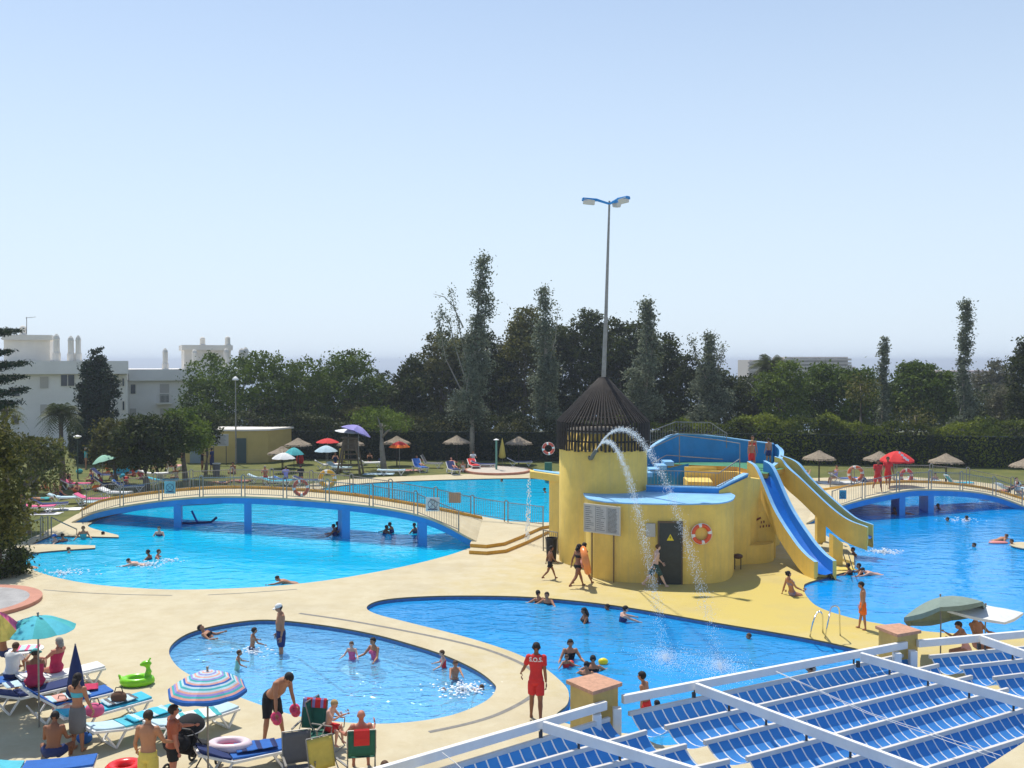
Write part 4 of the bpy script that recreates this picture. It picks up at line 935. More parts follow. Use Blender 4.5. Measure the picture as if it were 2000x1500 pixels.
M_bark2 = mat("bark_pale", (.30, .27, .22), .9, .2, 3, .4, 12)
def trunk(root, base, top, r, limbs, m=M_bark, seed=0):
    rr = random.Random(seed); b = MB(); base = Vector(base); top = Vector(top)
    mid = base.lerp(top, .5) + Vector((rr.uniform(-.2, .2), rr.uniform(-.2, .2), 0))
    b.path([base, base.lerp(mid, .5), mid, top], [r * 1.15, r * .9, r * .75, r * .5], 8)
    for l in limbs:
        s = base.lerp(top, rr.uniform(.6, 1)); l = Vector(l); m1 = s.lerp(l, .5) + Vector((0, 0, (l - s).length * .08)); b.path([s, m1, l], [r * .42, r * .26, r * .08], 6)
    b.build("trunk", m, root, smooth=True)
def tree(kind, label, px, d, ytop, ybot, wpx, leaf, fol, n=7000, seed=0, cat="tree", group=None, clump=.55, lean=0, nb=9, trunk_y=None, bark=M_bark, name="tree", flat=1.0, groundz=0.0):
    """crown between photo rows ytop..ybot, wpx wide in the photo, at distance d"""
    rng = np.random.default_rng(seed); rr = random.Random(seed); k = d / FPX; X = (px - 1000) * k; zt = CH - (ytop - 705) * k; zb = CH - (ybot - 705) * k; R0 = wpx * k / 2
    root = empty(name, (X, d, groundz), label, cat, group); H = zt - zb; blobs = []
    if kind == 'round':
        blobs.append(((X, d, zb + H * .46), (R0 * .84, R0 * .84, H * .45)))
        for i in range(nb):
            a = rr.random() * 6.28; q = R0 * rr.uniform(.35, .8); z = zb + H * rr.uniform(.22, .82); s = rr.uniform(.28, .44)
            blobs.append(((X + q * math.cos(a), d + q * math.sin(a), z), (R0 * s, R0 * s, min(H * .26, R0 * s * .85))))
        blobs.append(((X + R0 * rr.uniform(-.2, .2), d, zt - H * .17), (R0 * .5, R0 * .5, H * .19)))
    elif kind == 'poplar':
        nn = nb + 7
        for i in range(nn):
            t = i / (nn - 1); z = zb + H * (.04 + .9 * t); w = R0 * (.95 - .82 * t ** 1.1) * rr.uniform(.5, 1.1); a = rr.random() * 6.28; q = w * rr.uniform(.15, .85)
            blobs.append(((X + lean * t * R0 + q * math.cos(a), d + q * math.sin(a), z), (max(.26, w * rr.uniform(.4, .65)), max(.26, w * .5), H * rr.uniform(.05, .12))))
        blobs.append(((X + lean * R0, d, zt - H * .05), (.28, .28, H * .06)))
    elif kind == 'cypress':
        for i in range(nb + 8):
            t = i / (nb + 7); z = zb + H * (.03 + .92 * t); w = R0 * (1.02 if t < .72 else 1.02 * (1 - ((t - .72) / .28) ** 2 * .75)); a = rr.random() * 6.28
            blobs.append(((X + w * .25 * math.cos(a), d + w * .25 * math.sin(a), z), (w * .78, w * .78, H * .08)))
    if d > 75: n = int(n * 1.7)
    P, A = crown_pts(blobs, n, rng, clump, inner=.2)
    fast_mesh("crown", leaves(P, leaf, rng, .35), 4, A, [fol], root)
    P2, A2 = crown_pts([(c, (r[0] * .72, r[1] * .72, r[2] * .78)) for c, r in blobs], n // 5, rng, clump * .8, inner=.6)
    me = root.children[0].data if False else None
    tb = (X + rr.uniform(-.2, .2), d, groundz - .02); tt = (X, d, zb + H * .45)
    lim = [blobs[rr.randrange(len(blobs))][0] for _ in range(5)]
    trunk(root, tb, tt, max(.09, min(.32, R0 * .075 + .05)), lim, bark, seed)
    return root
def twig_tree(root, fol, pts_lists, n_per, leaf, seed):
    rng = np.random.default_rng(seed); P = []; A = []
    for pts in pts_lists:
        for a, c in zip(pts[:-1], pts[1:]):
            k = int(n_per * (Vector(c) - Vector(a)).length); t = rng.random((k, 1)); q = np.array(a) * (1 - t) + np.array(c) * t + rng.normal(size=(k, 3)) * .16; P.append(q); A.append(rng.random(k))
    return np.concatenate(P), np.concatenate(A)
def palm(label, px, d, ycrown, rpx, seed, n=26, droop=1.0, name="palm_tree", trunk_r=.17, group=None):
    rng = np.random.default_rng(seed); rr = random.Random(seed); k = d / FPX; X = (px - 1000) * k; zc = CH - (ycrown - 705) * k; L = rpx * k * 1.15
    root = empty(name, (X, d, 0), label, "palm tree", group); V = []; A = []
    for i in range(n):
        az = i * 2.4 + rr.uniform(-.2, .2); el = R(rr.uniform(-25, 72)); o = np.array((X, d, zc)); dirx = np.array((math.cos(az), math.sin(az), 0)); m = 14; prev = None; col_ = rr.random()
        side = np.array((-math.sin(az), math.cos(az), 0))
        for j in range(m + 1):
            t = j / m; q = o + dirx * L * t * math.cos(el) * (1 - .12 * t) + np.array((0, 0, L * (t * math.sin(el) - droop * .62 * t * t)))
            if prev is not None:
                tw = L * .36 * math.sin(math.pi * min(1, .12 + t * .9)); 
                for s in (1, -1):
                    e = q + side * s * tw + np.array((0, 0, -tw * .45)) + dirx * tw * .35
                    V += [prev, prev * .5 + q * .5 + np.array((0, 0, .02)), e, prev * .75 + e * .25]; A.append(col_ * .6 + rr.random() * .4)
            prev = q
    fast_mesh("crown", np.array(V), 4, np.array(A), [F_palm], root)
    b = MB(); b.path([(X + .1, d, -.02), (X, d, zc * .5), (X, d, zc + .1)], [trunk_r * 1.3, trunk_r, trunk_r * 1.1], 9); b.build("trunk", M_bark, root, smooth=True)
    return root
def araucaria(label, px, d, tiers, seed):
    rng = np.random.default_rng(seed); rr = random.Random(seed); k = d / FPX; X = (px - 1000) * k; root = empty("norfolk_pine", (X, d, 0), label, "tree"); P = []; A = []; b = MB()
    for y, rp in tiers:
        z = CH - (y - 705) * k; L = rp * k
        for i in range(7):
            az = i * .9 + rr.random() * .5; e = Vector((X + math.cos(az) * L, d + math.sin(az) * L, z + L * .1)); o = Vector((X, d, z - L * .12)); b.path([o, o.lerp(e, .5) + Vector((0, 0, .05 * L)), e], [.06, .04, .015], 5)
            m_ = int(L * 220); t = rng.random((m_, 1)) ** .7; q = np.array(o) * (1 - t) + np.array(e) * t; q += rng.normal(size=(m_, 3)) * np.array([.2, .2, .08]) * (1.15 - .55 * t); P.append(q); A.append(rng.random(m_))
    b.tube((X, d, 0), (X, d, CH - (tiers[0][0] - 60 - 705) * k), .2, .03, 8)
    fast_mesh("crown", leaves(np.concatenate(P), .16, rng, .3, .35), 4, np.concatenate(A), [F_cyp], root); b.build("trunk", M_bark, root)
def hedge(label, pts, h, depth, n, seed, fol=F_hedge, name="hedge", leaf=.24, hvar=.25, tops=None):
    rng = np.random.default_rng(seed); pts = [Vector(p) for p in pts]; root = empty(name, pts[0], label, "hedge"); P = []; A = []
    L = sum((c - a).length for a, c in zip(pts[:-1], pts[1:])); s0 = 0
    for a, c in zip(pts[:-1], pts[1:]):
        l = (c - a).length; k = int(n * l / L); t = rng.random(k); s = s0 + t * l; hh = h * (1 + hvar * (np.sin(s * .35 + seed) * .35 + np.sin(s * 1.1 + 2) * .3 + np.sin(s * 2.7) * .2))
        d = (c - a) / l; nv = np.array((d.y, -d.x, 0)); face = rng.random(k); z = np.where(face < .45, hh + rng.normal(size=k) * .12, rng.random(k) * hh); off = np.where(face < .45, rng.random(k) * depth, rng.normal(size=k) * .12 + (np.sin(s * 1.7 + z * 1.3) * .12))
        off = np.where(z > hh - .3, off + (z - hh + .3) * .5, off)
        q = np.array(a)[None] * (1 - t[:, None]) + np.array(c)[None] * t[:, None] - nv * off[:, None]; q[:, 2] = np.maximum(z, .05)
        P.append(q); A.append(np.clip(.5 + .35 * np.sin(s * .9 + z) + rng.normal(size=k) * .25, 0, 1)); s0 += l
    fast_mesh("foliage", leaves(np.concatenate(P), leaf, rng, .4), 4, np.concatenate(A), [fol], root)
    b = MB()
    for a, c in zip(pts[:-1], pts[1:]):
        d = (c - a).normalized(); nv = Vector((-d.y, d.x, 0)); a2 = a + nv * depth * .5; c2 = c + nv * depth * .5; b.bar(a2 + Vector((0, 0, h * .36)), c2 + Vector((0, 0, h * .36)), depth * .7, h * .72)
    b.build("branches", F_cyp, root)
    return root
# hedge and layers behind it
hedge("long tall clipped hedge closing the lawn on the right of the tower", [(8.5, 79, 0), (24, 77, 0), (45, 73, 0), (62, 70, 0)], 3.25, 1.6, 26000, 3)
hedge("dark tall hedge behind the lawn left of the tower", [(-28, 82, 0), (-10, 80.5, 0), (8.4, 79, 0)], 3.2, 1.4, 17000, 5, fol=foliage_mat("leaf_hedge_dark", (.016, .026, .008), (.07, .085, .02), .2))
T = tree
hedge("dark low hedge between the mulberry trees and the white apartment block", [(-38, 83, 0), (-26, 83, 0)], 2.6, 1.5, 7000, 6, fol=F_dark)
T('round', "broad green pine right of the white apartment block", 488, 90, 695, 885, 280, .30, F_pine, 13000, 11, nb=12)
T('round', "rounded pine left of the gap above the parasols", 684, 93, 688, 885, 192, .30, F_pine, 10000, 12, nb=10)
T('round', "low dark tree at the left end of the dense grove", 800, 92, 705, 885, 100, .30, F_dark, 5500, 13)
T('round', "dark leafy tree behind the tallest poplar on its left", 862, 96, 655, 885, 168, .32, F_olive, 9000, 14)
T('round', "dark leafy tree behind the tallest poplar on its right", 950, 97, 650, 885, 145, .32, F_dark, 8000, 15)
T('round', "tall olive green tree between the two highest poplars", 1025, 95, 607, 885, 145, .32, F_olive, 9500, 16)
T('round', "very dark dense tree just left of the lamp mast", 1140, 97, 612, 885, 151, .34, F_dark, 9000, 17)
T('round', "very dark dense tree just right of the lamp mast", 1215, 98, 628, 885, 168, .34, F_dark, 9000, 18)
T('round', "dark tree behind the third poplar", 1290, 97, 660, 885, 123, .32, F_dark, 6500, 19)
T('round', "low dark tree between the third and fourth poplars", 1335, 94, 700, 885, 100, .30, F_dark, 5000, 20)
T('round', "dark tree behind the bushy fourth poplar", 1420, 92, 730, 885, 112, .30, F_dark, 5000, 21)
T('round', "green domed pine below the distant hotel", 1625, 90, 715, 885, 168, .30, F_pine, 10000, 22)
T('round', "green domed pine left of the slender right hand poplar", 1790, 90, 712, 855, 155, .30, F_pine, 10000, 23)
T('round', "light green tree in front of the fan palm", 1535, 86, 712, 885, 106, .28, F_light, 5200, 24)
T('round', "dark tree behind the fan palm", 1480, 95, 740, 885, 112, .3, F_dark, 5000, 25)
T('round', "hazy grey green tree near the right edge", 1935, 125, 712, 885, 145, .40, F_grey, 6500, 26)
T('round', "dark conifer cut by the right edge", 2005, 84, 668, 880, 70, .28, F_dark, 5500, 27)
T('round', "dark tree between the domed pines", 1700, 98, 745, 885, 100, .3, F_dark, 4200, 28)
T('round', "low dark tree under the slender right hand poplar", 1872, 100, 770, 885, 123, .3, F_dark, 4200, 29)
T('round', "haze greyed green tree behind the hedge at the right edge", 1975, 95, 760, 885, 100, .32, F_grey, 4200, 30)
T('round', "dark tree filling the gap under the two pines", 600, 97, 760, 885, 145, .32, F_dark, 5000, 31)
T('round', "low dark tree behind the pump house parasols", 745, 99, 785, 885, 100, .3, F_dark, 4000, 32)
T('round', "dark tree behind the rear end of the kiosk", 560, 95, 780, 860, 120, .3, F_dark, 4500, 33)
T('round', "dark tree filling the notch left of the pole roof", 1085, 99, 640, 885, 112, .34, F_dark, 6500, 34)
T('round', "dark tree filling the notch behind the forked poplar", 1250, 100, 636, 885, 125, .34, F_dark, 7500, 35)
T('round', "olive tree low behind the tallest poplar's trunk", 905, 99, 668, 885, 120, .33, F_olive, 6500, 36)
# unbroken wood behind the single trees
for k_, (y0, h_, n_, sd) in enumerate(((104, 6.4, 26000, 91), (112, 7.4, 20000, 92))):
    rng = np.random.default_rng(sd); xs_ = rng.uniform(-33, 72, n_); hh = h_ * (.72 + .16 * np.sin(xs_ * .31 + k_) + .12 * np.sin(xs_ * .83 + 1) + .08 * np.sin(xs_ * 2.1)); zz = hh * rng.random(n_) ** .7
    P = np.stack([xs_, y0 + rng.normal(size=n_) * .5 + np.sin(xs_ * .9 + zz) * .8, zz], 1); o = fast_mesh("wood", leaves(P, .42, rng), 4, rng.random(n_), [F_dark]); tag(o, "unbroken dark wood filling the gaps behind the trees", kind='stuff')
# poplars
pg = None
p12 = T('poplar', "tallest poplar with side branches reaching left", 925, 80, 503, 830, 112, .23, F_poplar, 8500, 41, lean=.35, nb=12, bark=M_bark2, name="poplar")
def side_branch(root, pts, n, seed, fol=F_poplar):
    """a leafy side branch of a poplar"""
    b = MB(); b.path(pts, [.07] + [.04] * (len(pts) - 2) + [.012], 5); b.build("branch", M_bark2, root)
    rng = np.random.default_rng(seed); P = []
    for a, c in zip(pts[1:-1], pts[2:]):
        t = rng.random((n, 1)); P.append(np.array(a) * (1 - t) + np.array(c) * t + rng.normal(size=(n, 3)) * np.array([.22, .22, .3]))
    P = np.concatenate(P); fast_mesh("branch_leaves", leaves(P, .2, rng), 4, rng.random(len(P)), [fol], root)
side_branch(p12, [D(925, 760, 80), D(905, 680, 80), D(893, 620, 80), D(878, 562, 80)], 150, 1)
side_branch(p12, [D(915, 760, 80), D(890, 680, 80), D(878, 630, 80), D(858, 600, 80)], 150, 2)
side_branch(p12, [D(910, 780, 80), D(870, 700, 80), D(861, 650, 80), D(855, 615, 80)], 220, 3)
side_branch(p12, [D(905, 640, 80), D(885, 598, 80), D(868, 580, 80), D(846, 574, 80)], 8, 4)
p14 = T('poplar', "second highest poplar with a narrow plume top", 1066, 82, 563, 840, 92, .23, F_poplar, 7500, 42, lean=-.08, nb=12, bark=M_bark2, name="poplar")
side_branch(p14, [D(1070, 720, 82), D(1085, 660, 82), D(1090, 600, 82)], 60, 5)
p16 = T('poplar', "poplar with a forked top right of the tower roof", 1262, 82, 588, 830, 96, .23, F_poplar, 7500, 43, nb=12, bark=M_bark2, name="poplar")
side_branch(p16, [D(1265, 740, 82), D(1275, 660, 82), D(1272, 610, 82)], 160, 6)
p17 = T('poplar', "short bushy poplar right of the slide railing", 1385, 84, 655, 830, 112, .23, F_poplar, 8500, 44, nb=14, bark=M_bark2, name="poplar")
side_branch(p17, [D(1390, 760, 84), D(1360, 700, 84), D(1350, 658, 84)], 190, 7)
side_branch(p17, [D(1390, 760, 84), D(1408, 710, 84), D(1412, 672, 84)], 190, 8)
T('poplar', "thin poplar spire between the domed pines", 1725, 84, 670, 850, 34, .22, F_poplar, 2600, 45, nb=12, bark=M_bark2, name="poplar", clump=.35)
T('poplar', "tall slender poplar near the right edge", 1882, 82, 590, 850, 52, .22, F_poplar, 4600, 46, nb=14, lean=.1, bark=M_bark2, name="poplar", clump=.4)
# pale trunks before the hedge
for px, y0, y1, lb in ((1680, 750, 905, "pale bare trunk standing before the hedge below the hotel"), (1787, 812, 908, "pale trunk standing before the hedge right of the red parasol")):
    a = G(px, y1, 0); k = a.y / FPX; rt = empty("tree", a, lb, "tree"); b = MB(); b.path([(a.x + .1, a.y, 0), (a.x, a.y, 2.2), (a.x + .05, a.y, CH - (y0 - 705) * k)], [.26, .2, .14], 9); b.build("trunk", M_bark2, rt, smooth=True)
    rng = np.random.default_rng(px); P = np.array(D(px, y0 + 12, a.y)) + rng.normal(size=(700, 3)) * np.array([.7, .7, .55]); fast_mesh("crown", leaves(P, .22, rng), 4, rng.random(700), [F_olive], rt)
# bushes on and before the hedge
for i, (px, d, yt, yb, w, fol, lb) in enumerate(((745, 76, 800, 850, 130, F_light, "small light green tree with a forked pale trunk before the hedge"), (830, 81, 808, 858, 110, F_olive, "olive green bush left of the tallest poplar trunk"), (1000, 82, 822, 866, 110, F_olive, "grey green bush between the two poplar trunks"), (900, 83, 815, 850, 70, F_olive, "small olive bush beside the tallest poplar trunk"),
        (1635, 79, 822, 870, 60, F_light, "bright bush rising from the hedge left of the pale trunk"), (1865, 78, 826, 880, 80, F_hedge, "low broad bush on the hedge behind the right hand thatch parasol"), (1925, 77, 820, 880, 100, F_light, "pale green bush rising over the hedge near the right edge"), (1465, 82, 818, 860, 50, F_olive, "small upright bush behind the slide platform bathers"), (690, 82, 780, 850, 100, F_olive, "olive bush behind the white and lavender parasols"))):
    T('round', lb, px, d + (8 if i else -3), yt, yb + (20 if i else 0), w, .2, fol, 3600, 60 + i, nb=8, clump=.38, name="bush" if i else "tree", cat="bush" if i else "tree", bark=M_bark2)
# left side trees
T('round', "mulberry tree nearest the cypress on the left lawn", 226, 64, 822, 930, 104, .24, F_olive, 8200, 71, nb=9, clump=.42)
T('round', "darkest broad mulberry tree in the middle of the left lawn", 290, 62, 814, 935, 128, .24, F_dark, 10500, 72, nb=9, clump=.42)
T('round', "yellow green mulberry tree left of the kiosk sign", 358, 66, 803, 905, 112, .24, F_light, 8200, 73, nb=9, clump=.42)
T('round', "small dark tree touching the kiosk corner", 400, 70, 808, 880, 56, .22, F_dark, 3000, 74, clump=.36)
T('cypress', "dark column cypress before the white apartment block", 188, 78, 690, 905, 76, .22, F_cyp, 19000, 75, nb=10, clump=.34, name="cypress")
T('cypress', "narrow pointed tip of a second cypress beside the dark column", 197, 79, 684, 800, 26, .2, F_cyp, 2200, 76, nb=8, clump=.25, name="cypress")
palm("dark leafed fan palm before the white apartment block", 118, 62, 806, 48, 5, 60, 1.0)
palm("small palm left of the tall fan palm", 62, 60, 868, 38, 6, 44, 1.0)
palm("shaggy fan palm rising left of the distant hotel", 1503, 92, 712, 46, 7, 64, .9, trunk_r=.25)
palm("palm fronds behind the left edge foliage", 8, 50, 800, 46, 8, 20, 1.0)
araucaria("norfolk pine with layered branches at the left edge", -28, 44, [(650, 62), (690, 50), (715, 74), (742, 68), (768, 74), (792, 60)], 9)
T('round', "dark glossy tree leaning in from the left edge", -48, 23, 812, 1135, 215, .12, F_olive, 13000, 81, nb=16, clump=.3)
T('round', "lacy olive tree behind the left edge foliage", 45, 46, 852, 1000, 150, .17, F_olive, 6000, 82, nb=12, clump=.34)
T('round', "small shrub beside the low railing at the left", -5, 37, 975, 1190, 100, .14, F_dark, 6500, 83, nb=8, clump=.28, name="bush", cat="bush")
# ---------------- buildings ----------------
M_wwall = mat("whitewash", (.76, .73, .69), .85, .05, .5)
M_wroof = mat("roof_white", (.72, .68, .60), .8, .05, .8)
M_win = mat("dark_glass", (.03, .04, .05), .15, spec=.7)
M_shut = mat("pale_shutter", (.45, .42, .38), .7)
def chim(b, x, y, z, h, r):
    b.lathe([(r * 1.25, 0), (r * 1.25, h * .3), (r, h * .36), (r * .95, h * .78), (r * 1.1, h * .8), (r * .8, h * .92), (r * .3, h)], (x, y, z), 10)
ap = empty("apartment_building", (-44, 98, 0), "white apartment block with roof houses and round chimneys on the left", "apartment building")
AN = Vector((-.376, .927, 0)); AU = Vector((.927, .376, 0)); AO = Vector(((230 - 1000) * 95 / FPX, 95, 0)); AZ = math.atan2(AU.y, AU.x)
def pz(py, d): return CH - (py - 705) * d / FPX
def fp(px, v=0.0):
    x = (px - 1000) / FPX; t = (AO.dot(AN) + v) / (x * AN.x + AN.y); return Vector((x * t, t, 0))
def blk(b, px0, px1, v, yb, yt, dep, mi=0):
    """block whose front face lies v metres behind the facade plane"""
    a, c = fp(px0, v), fp(px1, v); m_ = (a + c) / 2; z0 = -.1 if yb is None else pz(yb, m_.y); z1 = pz(yt, m_.y); q = m_ + AN * dep / 2
    b.box((q.x, q.y, (z0 + z1) / 2), ((c - a).length, dep, z1 - z0), rz=AZ, mi=mi); return m_.y
w = MB(); blk(w, -160, 226, 0, None, 731, 12); blk(w, 226, 249, .6, None, 731, 11); blk(w, 249, 470, 5, None, 743, 10); w.build("wall", M_wwall, ap)
w = MB(); blk(w, -165, 251, -.7, 731, 705, 13); w.build("parapet", M_wwall, ap)
w = MB(); blk(w, 251, 470, 4.4, 743, 721, 10.6); w.build("parapet", M_wwall, ap)
for a, c, v, yt, yb in ((8, 98, 2, 664, 705), (360, 451, 8, 684, 722)):
    w = MB(); blk(w, a, c, v, yb + 2, yt, 5); rh = w.build("roof_house", M_wroof, ap); w = MB(); blk(w, a - 4, c + 4, v - .4, yt, yt - 10, 6); w.build("roof_slab", M_wroof, rh)
for px, v, yt, yb, r in ((111, 1, 652, 704, .30), (139, 1, 656, 704, .28), (153.5, 1, 655, 704, .25), (46, 3, 636, 658, .3), (323, 6, 680, 722, .28), (380, 7, 682, 722, .3), (396, 9, 658, 678, .3), (445, 9, 657, 678, .3), (442, 6.8, 680, 722, .3), (472, 12, 680, 722, .34), (480, 12, 678, 722, .34)):
    b = MB(); p = fp(px, v); z0 = pz(yb + 2, p.y); chim(b, p.x, p.y, z0, pz(yt, p.y) - z0, r); b.build("chimney", M_wroof, ap)
b = MB(); d_ = fp(52, 3).y; b.tube(D(52, 657, d_), D(52, 619, d_), .03, n=5); b.tube(D(50, 621, d_), D(70, 619, d_), .02, n=5); b.build("antenna", M_dmetal, ap)
def window(px0, px1, y0, y1, v, kind=0):
    a, c = fp(px0, v), fp(px1, v); m_ = (a + c) / 2; z0, z1 = pz(y1, m_.y), pz(y0, m_.y); W_ = (c - a).length; b = MB(); q = m_ - AN * .04; b.box((q.x, q.y, (z0 + z1) / 2), (W_, .08, z1 - z0), rz=AZ); f = b.build("window", M_shut if kind == 1 else M_wroof, ap)
    if kind != 1:
        nn = 2 if W_ > 1.1 else 1; w_ = (W_ - .1) / nn; b = MB()
        for i in range(nn): q = m_ - AN * .09 + AU * (-W_ / 2 + .05 + w_ * (i + .5)); b.box((q.x, q.y, (z0 + z1) / 2 - .02), (w_ - .08, .03, z1 - z0 - .16), rz=AZ)
        b.build("pane", M_win, f)
for q in ((117, 147, 730, 755, 0), (78, 94, 736, 758, 0, 1), (20, 40, 755, 775, 0), (20, 38, 808, 830, 0), (253, 266, 749, 770, 5), (253, 265, 798, 818, 5, 1), (310, 331, 768, 787, 5), (312, 330, 750, 767, 5, 1), (312, 330, 798, 812, 5, 1), (370, 406, 753, 772, 5), (130, 140, 842, 860, 0), (78, 92, 790, 812, 0, 1), (237, 244, 737, 755, .6), (237, 244, 782, 802, .6)): window(*q)
b = MB(); p = fp(320, 4.4); z = pz(788, p.y); b.box((p.x, p.y, z), (1.5, 1.2, .12), rz=AZ); e = p - AN * .55
for i in range(13): q = e + AU * (-.72 + i * .12); b.box((q.x, q.y, z + .45), (.03, .03, .9))
b.box((e.x, e.y, z + .9), (1.5, .04, .05), rz=AZ); b.build("balcony", M_wroof, ap)
# kiosk
kx0, kx1, ky = (397 - 1000) * 78 / FPX, (513 - 1000) * 78 / FPX, 78
kk = empty("kiosk", ((kx0 + kx1) / 2, 79, 0), "yellow flat roofed changing kiosk on the left lawn", "kiosk")
zk = pz(842, 78); b = MB(); ft = [(kx0 - 1.5, ky), (kx1 - 1.2, ky), (kx1 + .3, ky + .5), (kx1 + 1.6, ky + 3), (kx0 - 1.5, ky + 3.6)]; b.prism(ft, 0, zk); b.build("wall", mat("kiosk_yellow", (.52, .40, .14), .85, .06, 1), kk)
b = MB(); b.prism([(x + (x - kx0) * .02 + .05 * (1 if x > -20 else 0), y - .12 if y < 79 else y + .12) for x, y in ft], zk, zk + .13); b.build("flat_roof", M_wroof, kk)
for a, c, m_ in ((461, 480, "dark_door"), (370, 392, "grey_door")):
    x0, x1 = (a - 1000) * ky / FPX, (c - 1000) * ky / FPX; b = MB(); b.box(((x0 + x1) / 2, ky - .03, 1.0), (x1 - x0, .06, 2.0)); b.build("door", mat(m_, (.06, .10, .10) if a > 400 else (.22, .28, .30), .5), kk)
ks = empty("kiosk_notice", D(430, 900, 76.5), "grey white notice board on posts before the kiosk", "notice board"); ks.location.z = 0
a, c = D(412, 871, 76.5), D(446, 848, 76.5); b = MB(); b.box(((a.x + c.x) / 2, 76.5, (a.z + c.z) / 2), (c.x - a.x, .05, c.z - a.z)); f = b.build("board", mat("dull_board", (.42, .42, .42), .6), ks)
b = MB()
for i in range(8): b.box(((a.x + c.x) / 2, 76.465, a.z + .12 + i * .1), ((c.x - a.x) * (.75 - .1 * (i % 3)), .01, .03))
b.build("text_lines", mat("print_grey2", (.2, .2, .2), .7), f)
for x in (a.x + .2, c.x - .2): b = MB(); b.tube((x, 76.56, 0), (x, 76.56, a.z), .03, n=6); b.build("post", M_dmetal, ks)
lp = empty("lamp_post", G(461, 906, 0), "thin tall lamp post before the kiosk", "lamp post"); q = G(461, 906, 0); b = MB(); zt = pz(742, q.y); b.tube((q.x, q.y, 0), (q.x, q.y, zt), .07, .04, 8); b.build("pole", M_metal, lp); b = MB(); b.lathe([(.02, .3), (.22, .12), (.26, .0), (.1, -.04)], (q.x, q.y, zt), 12); b.build("lamp_head", M_white, lp)
lp = empty("lamp_post", G(152, 935, 0), "short lamp post with a white dish head by the fan palm", "lamp post"); q = G(152, 935, 0); b = MB(); zt = pz(853, q.y); b.tube((q.x, q.y, 0), (q.x, q.y, zt), .05, .04, 8); b.build("pole", mat("green_pole", (.05, .08, .06), .6), lp); b = MB(); b.lathe([(.02, .12), (.25, .04), (.28, .0), (.12, -.12), (.01, -.12)], (q.x, q.y, zt), 12); b.build("lamp_head", M_white, lp)
# distant hotel and far blocks
def far_block(label, d, rects, mcol, zb=-12, name="hotel_building"):
    x = (rects[0][0] + rects[0][1]) / 2; rt = empty(name, ((x - 1000) * d / FPX, d, 0), label, "building"); mw = mat("far_wall" + name, mcol, .9)
    for k, (a, c, yt, yb) in enumerate(rects):
        x0, x1 = (a - 1000) * d / FPX, (c - 1000) * d / FPX; zt, z0 = pz(yt, d), pz(yb, d); b = MB(); b.box(((x0 + x1) / 2, d + 6 + k * .5, (zt + z0) / 2), (x1 - x0, 12 + k, zt - z0)); b.build("wall", mw, rt)
        nf = max(1, int((yb - yt) / 7)); b = MB()
        for i in range(nf):
            z = zt - (i + .62) * (zt - z0) / nf; n_ = max(1, int((x1 - x0) / 3.2))
            for j in range(n_): b.box((x0 + (j + .5) * (x1 - x0) / n_, d - .06 - k * .02, z), ((x1 - x0) / n_ * .68, .12, (zt - z0) / nf * .42))
        b.build("window_row", mat("far_window", (.12, .12, .13), .6), rt)
        b = MB()
        for i in range(nf): b.box(((x0 + x1) / 2, d - .5, zt - (i + 1) * (zt - z0) / nf + .25), (x1 - x0 + 1.2, 1.0, .5))
        b.build("balcony_row", mat("far_balcony", (.55, .50, .46), .9), rt)
far_block("large pale hotel with stepped balconies behind the domed pine", 260, [(1533, 1656, 697, 760), (1463, 1533, 703, 760), (1656, 1664, 712, 760), (1664, 1692, 732, 760)], (.50, .46, .42))
far_block("low pinkish building hidden behind the right hand trees", 300, [(1830, 1940, 724, 760)], (.42, .34, .32), name="far_building")
far_block("small white building glimpsed through the trees above the parasols", 130, [(762, 786, 752, 815)], (.7, .68, .62), name="small_building")
far_block("white building glimpsed right of the grove below the pines", 135, [(985, 1012, 800, 840)], (.6, .6, .6), name="garden_building")
# ---------------- loungers, parasols, chairs and bathers' things ----------------
def place(name, x, y, z, rz, label, cat, group=None):
    o = empty(name, (x, y, z), label, cat, group); o.rotation_euler = (0, 0, rz); return o
def fabric(name, c, **k): return mat("fabric_" + name, c, .85, .08, 6, **k)
FAB = {'blue': fabric('blue', (.02, .12, .42)), 'navy': fabric('navy', (.015, .03, .12)), 'turq': fabric('turq', (.08, .45, .55)), 'pale': fabric('pale', (.45, .60, .66)), 'white': fabric('white', (.72, .72, .70)), 'grey': fabric('grey', (.12, .12, .13)),
       'red': fabric('red', (.62, .03, .03)), 'pink': fabric('pink', (.70, .12, .25)), 'green': fabric('green', (.02, .13, .09)), 'yellow': fabric('yellow', (.62, .48, .10)), 'magenta': fabric('magenta', (.45, .02, .08)), 'orange': fabric('orange', (.85, .16, .01)), 'black': fabric('black', (.012, .012, .014)), 'brown': fabric('brown', (.14, .07, .04)), 'lav': fabric('lav', (.28, .25, .55)), 'mint': fabric('mint', (.30, .55, .42)), 'teal': fabric('teal', (.06, .40, .42)), 'salmon': fabric('salmon', (.68, .34, .28)), 'dgreen': fabric('dgreen', (.05, .09, .07)), 'cyan': fabric('cyan', (.05, .45, .62))}
GL = "sun loungers round the pools"
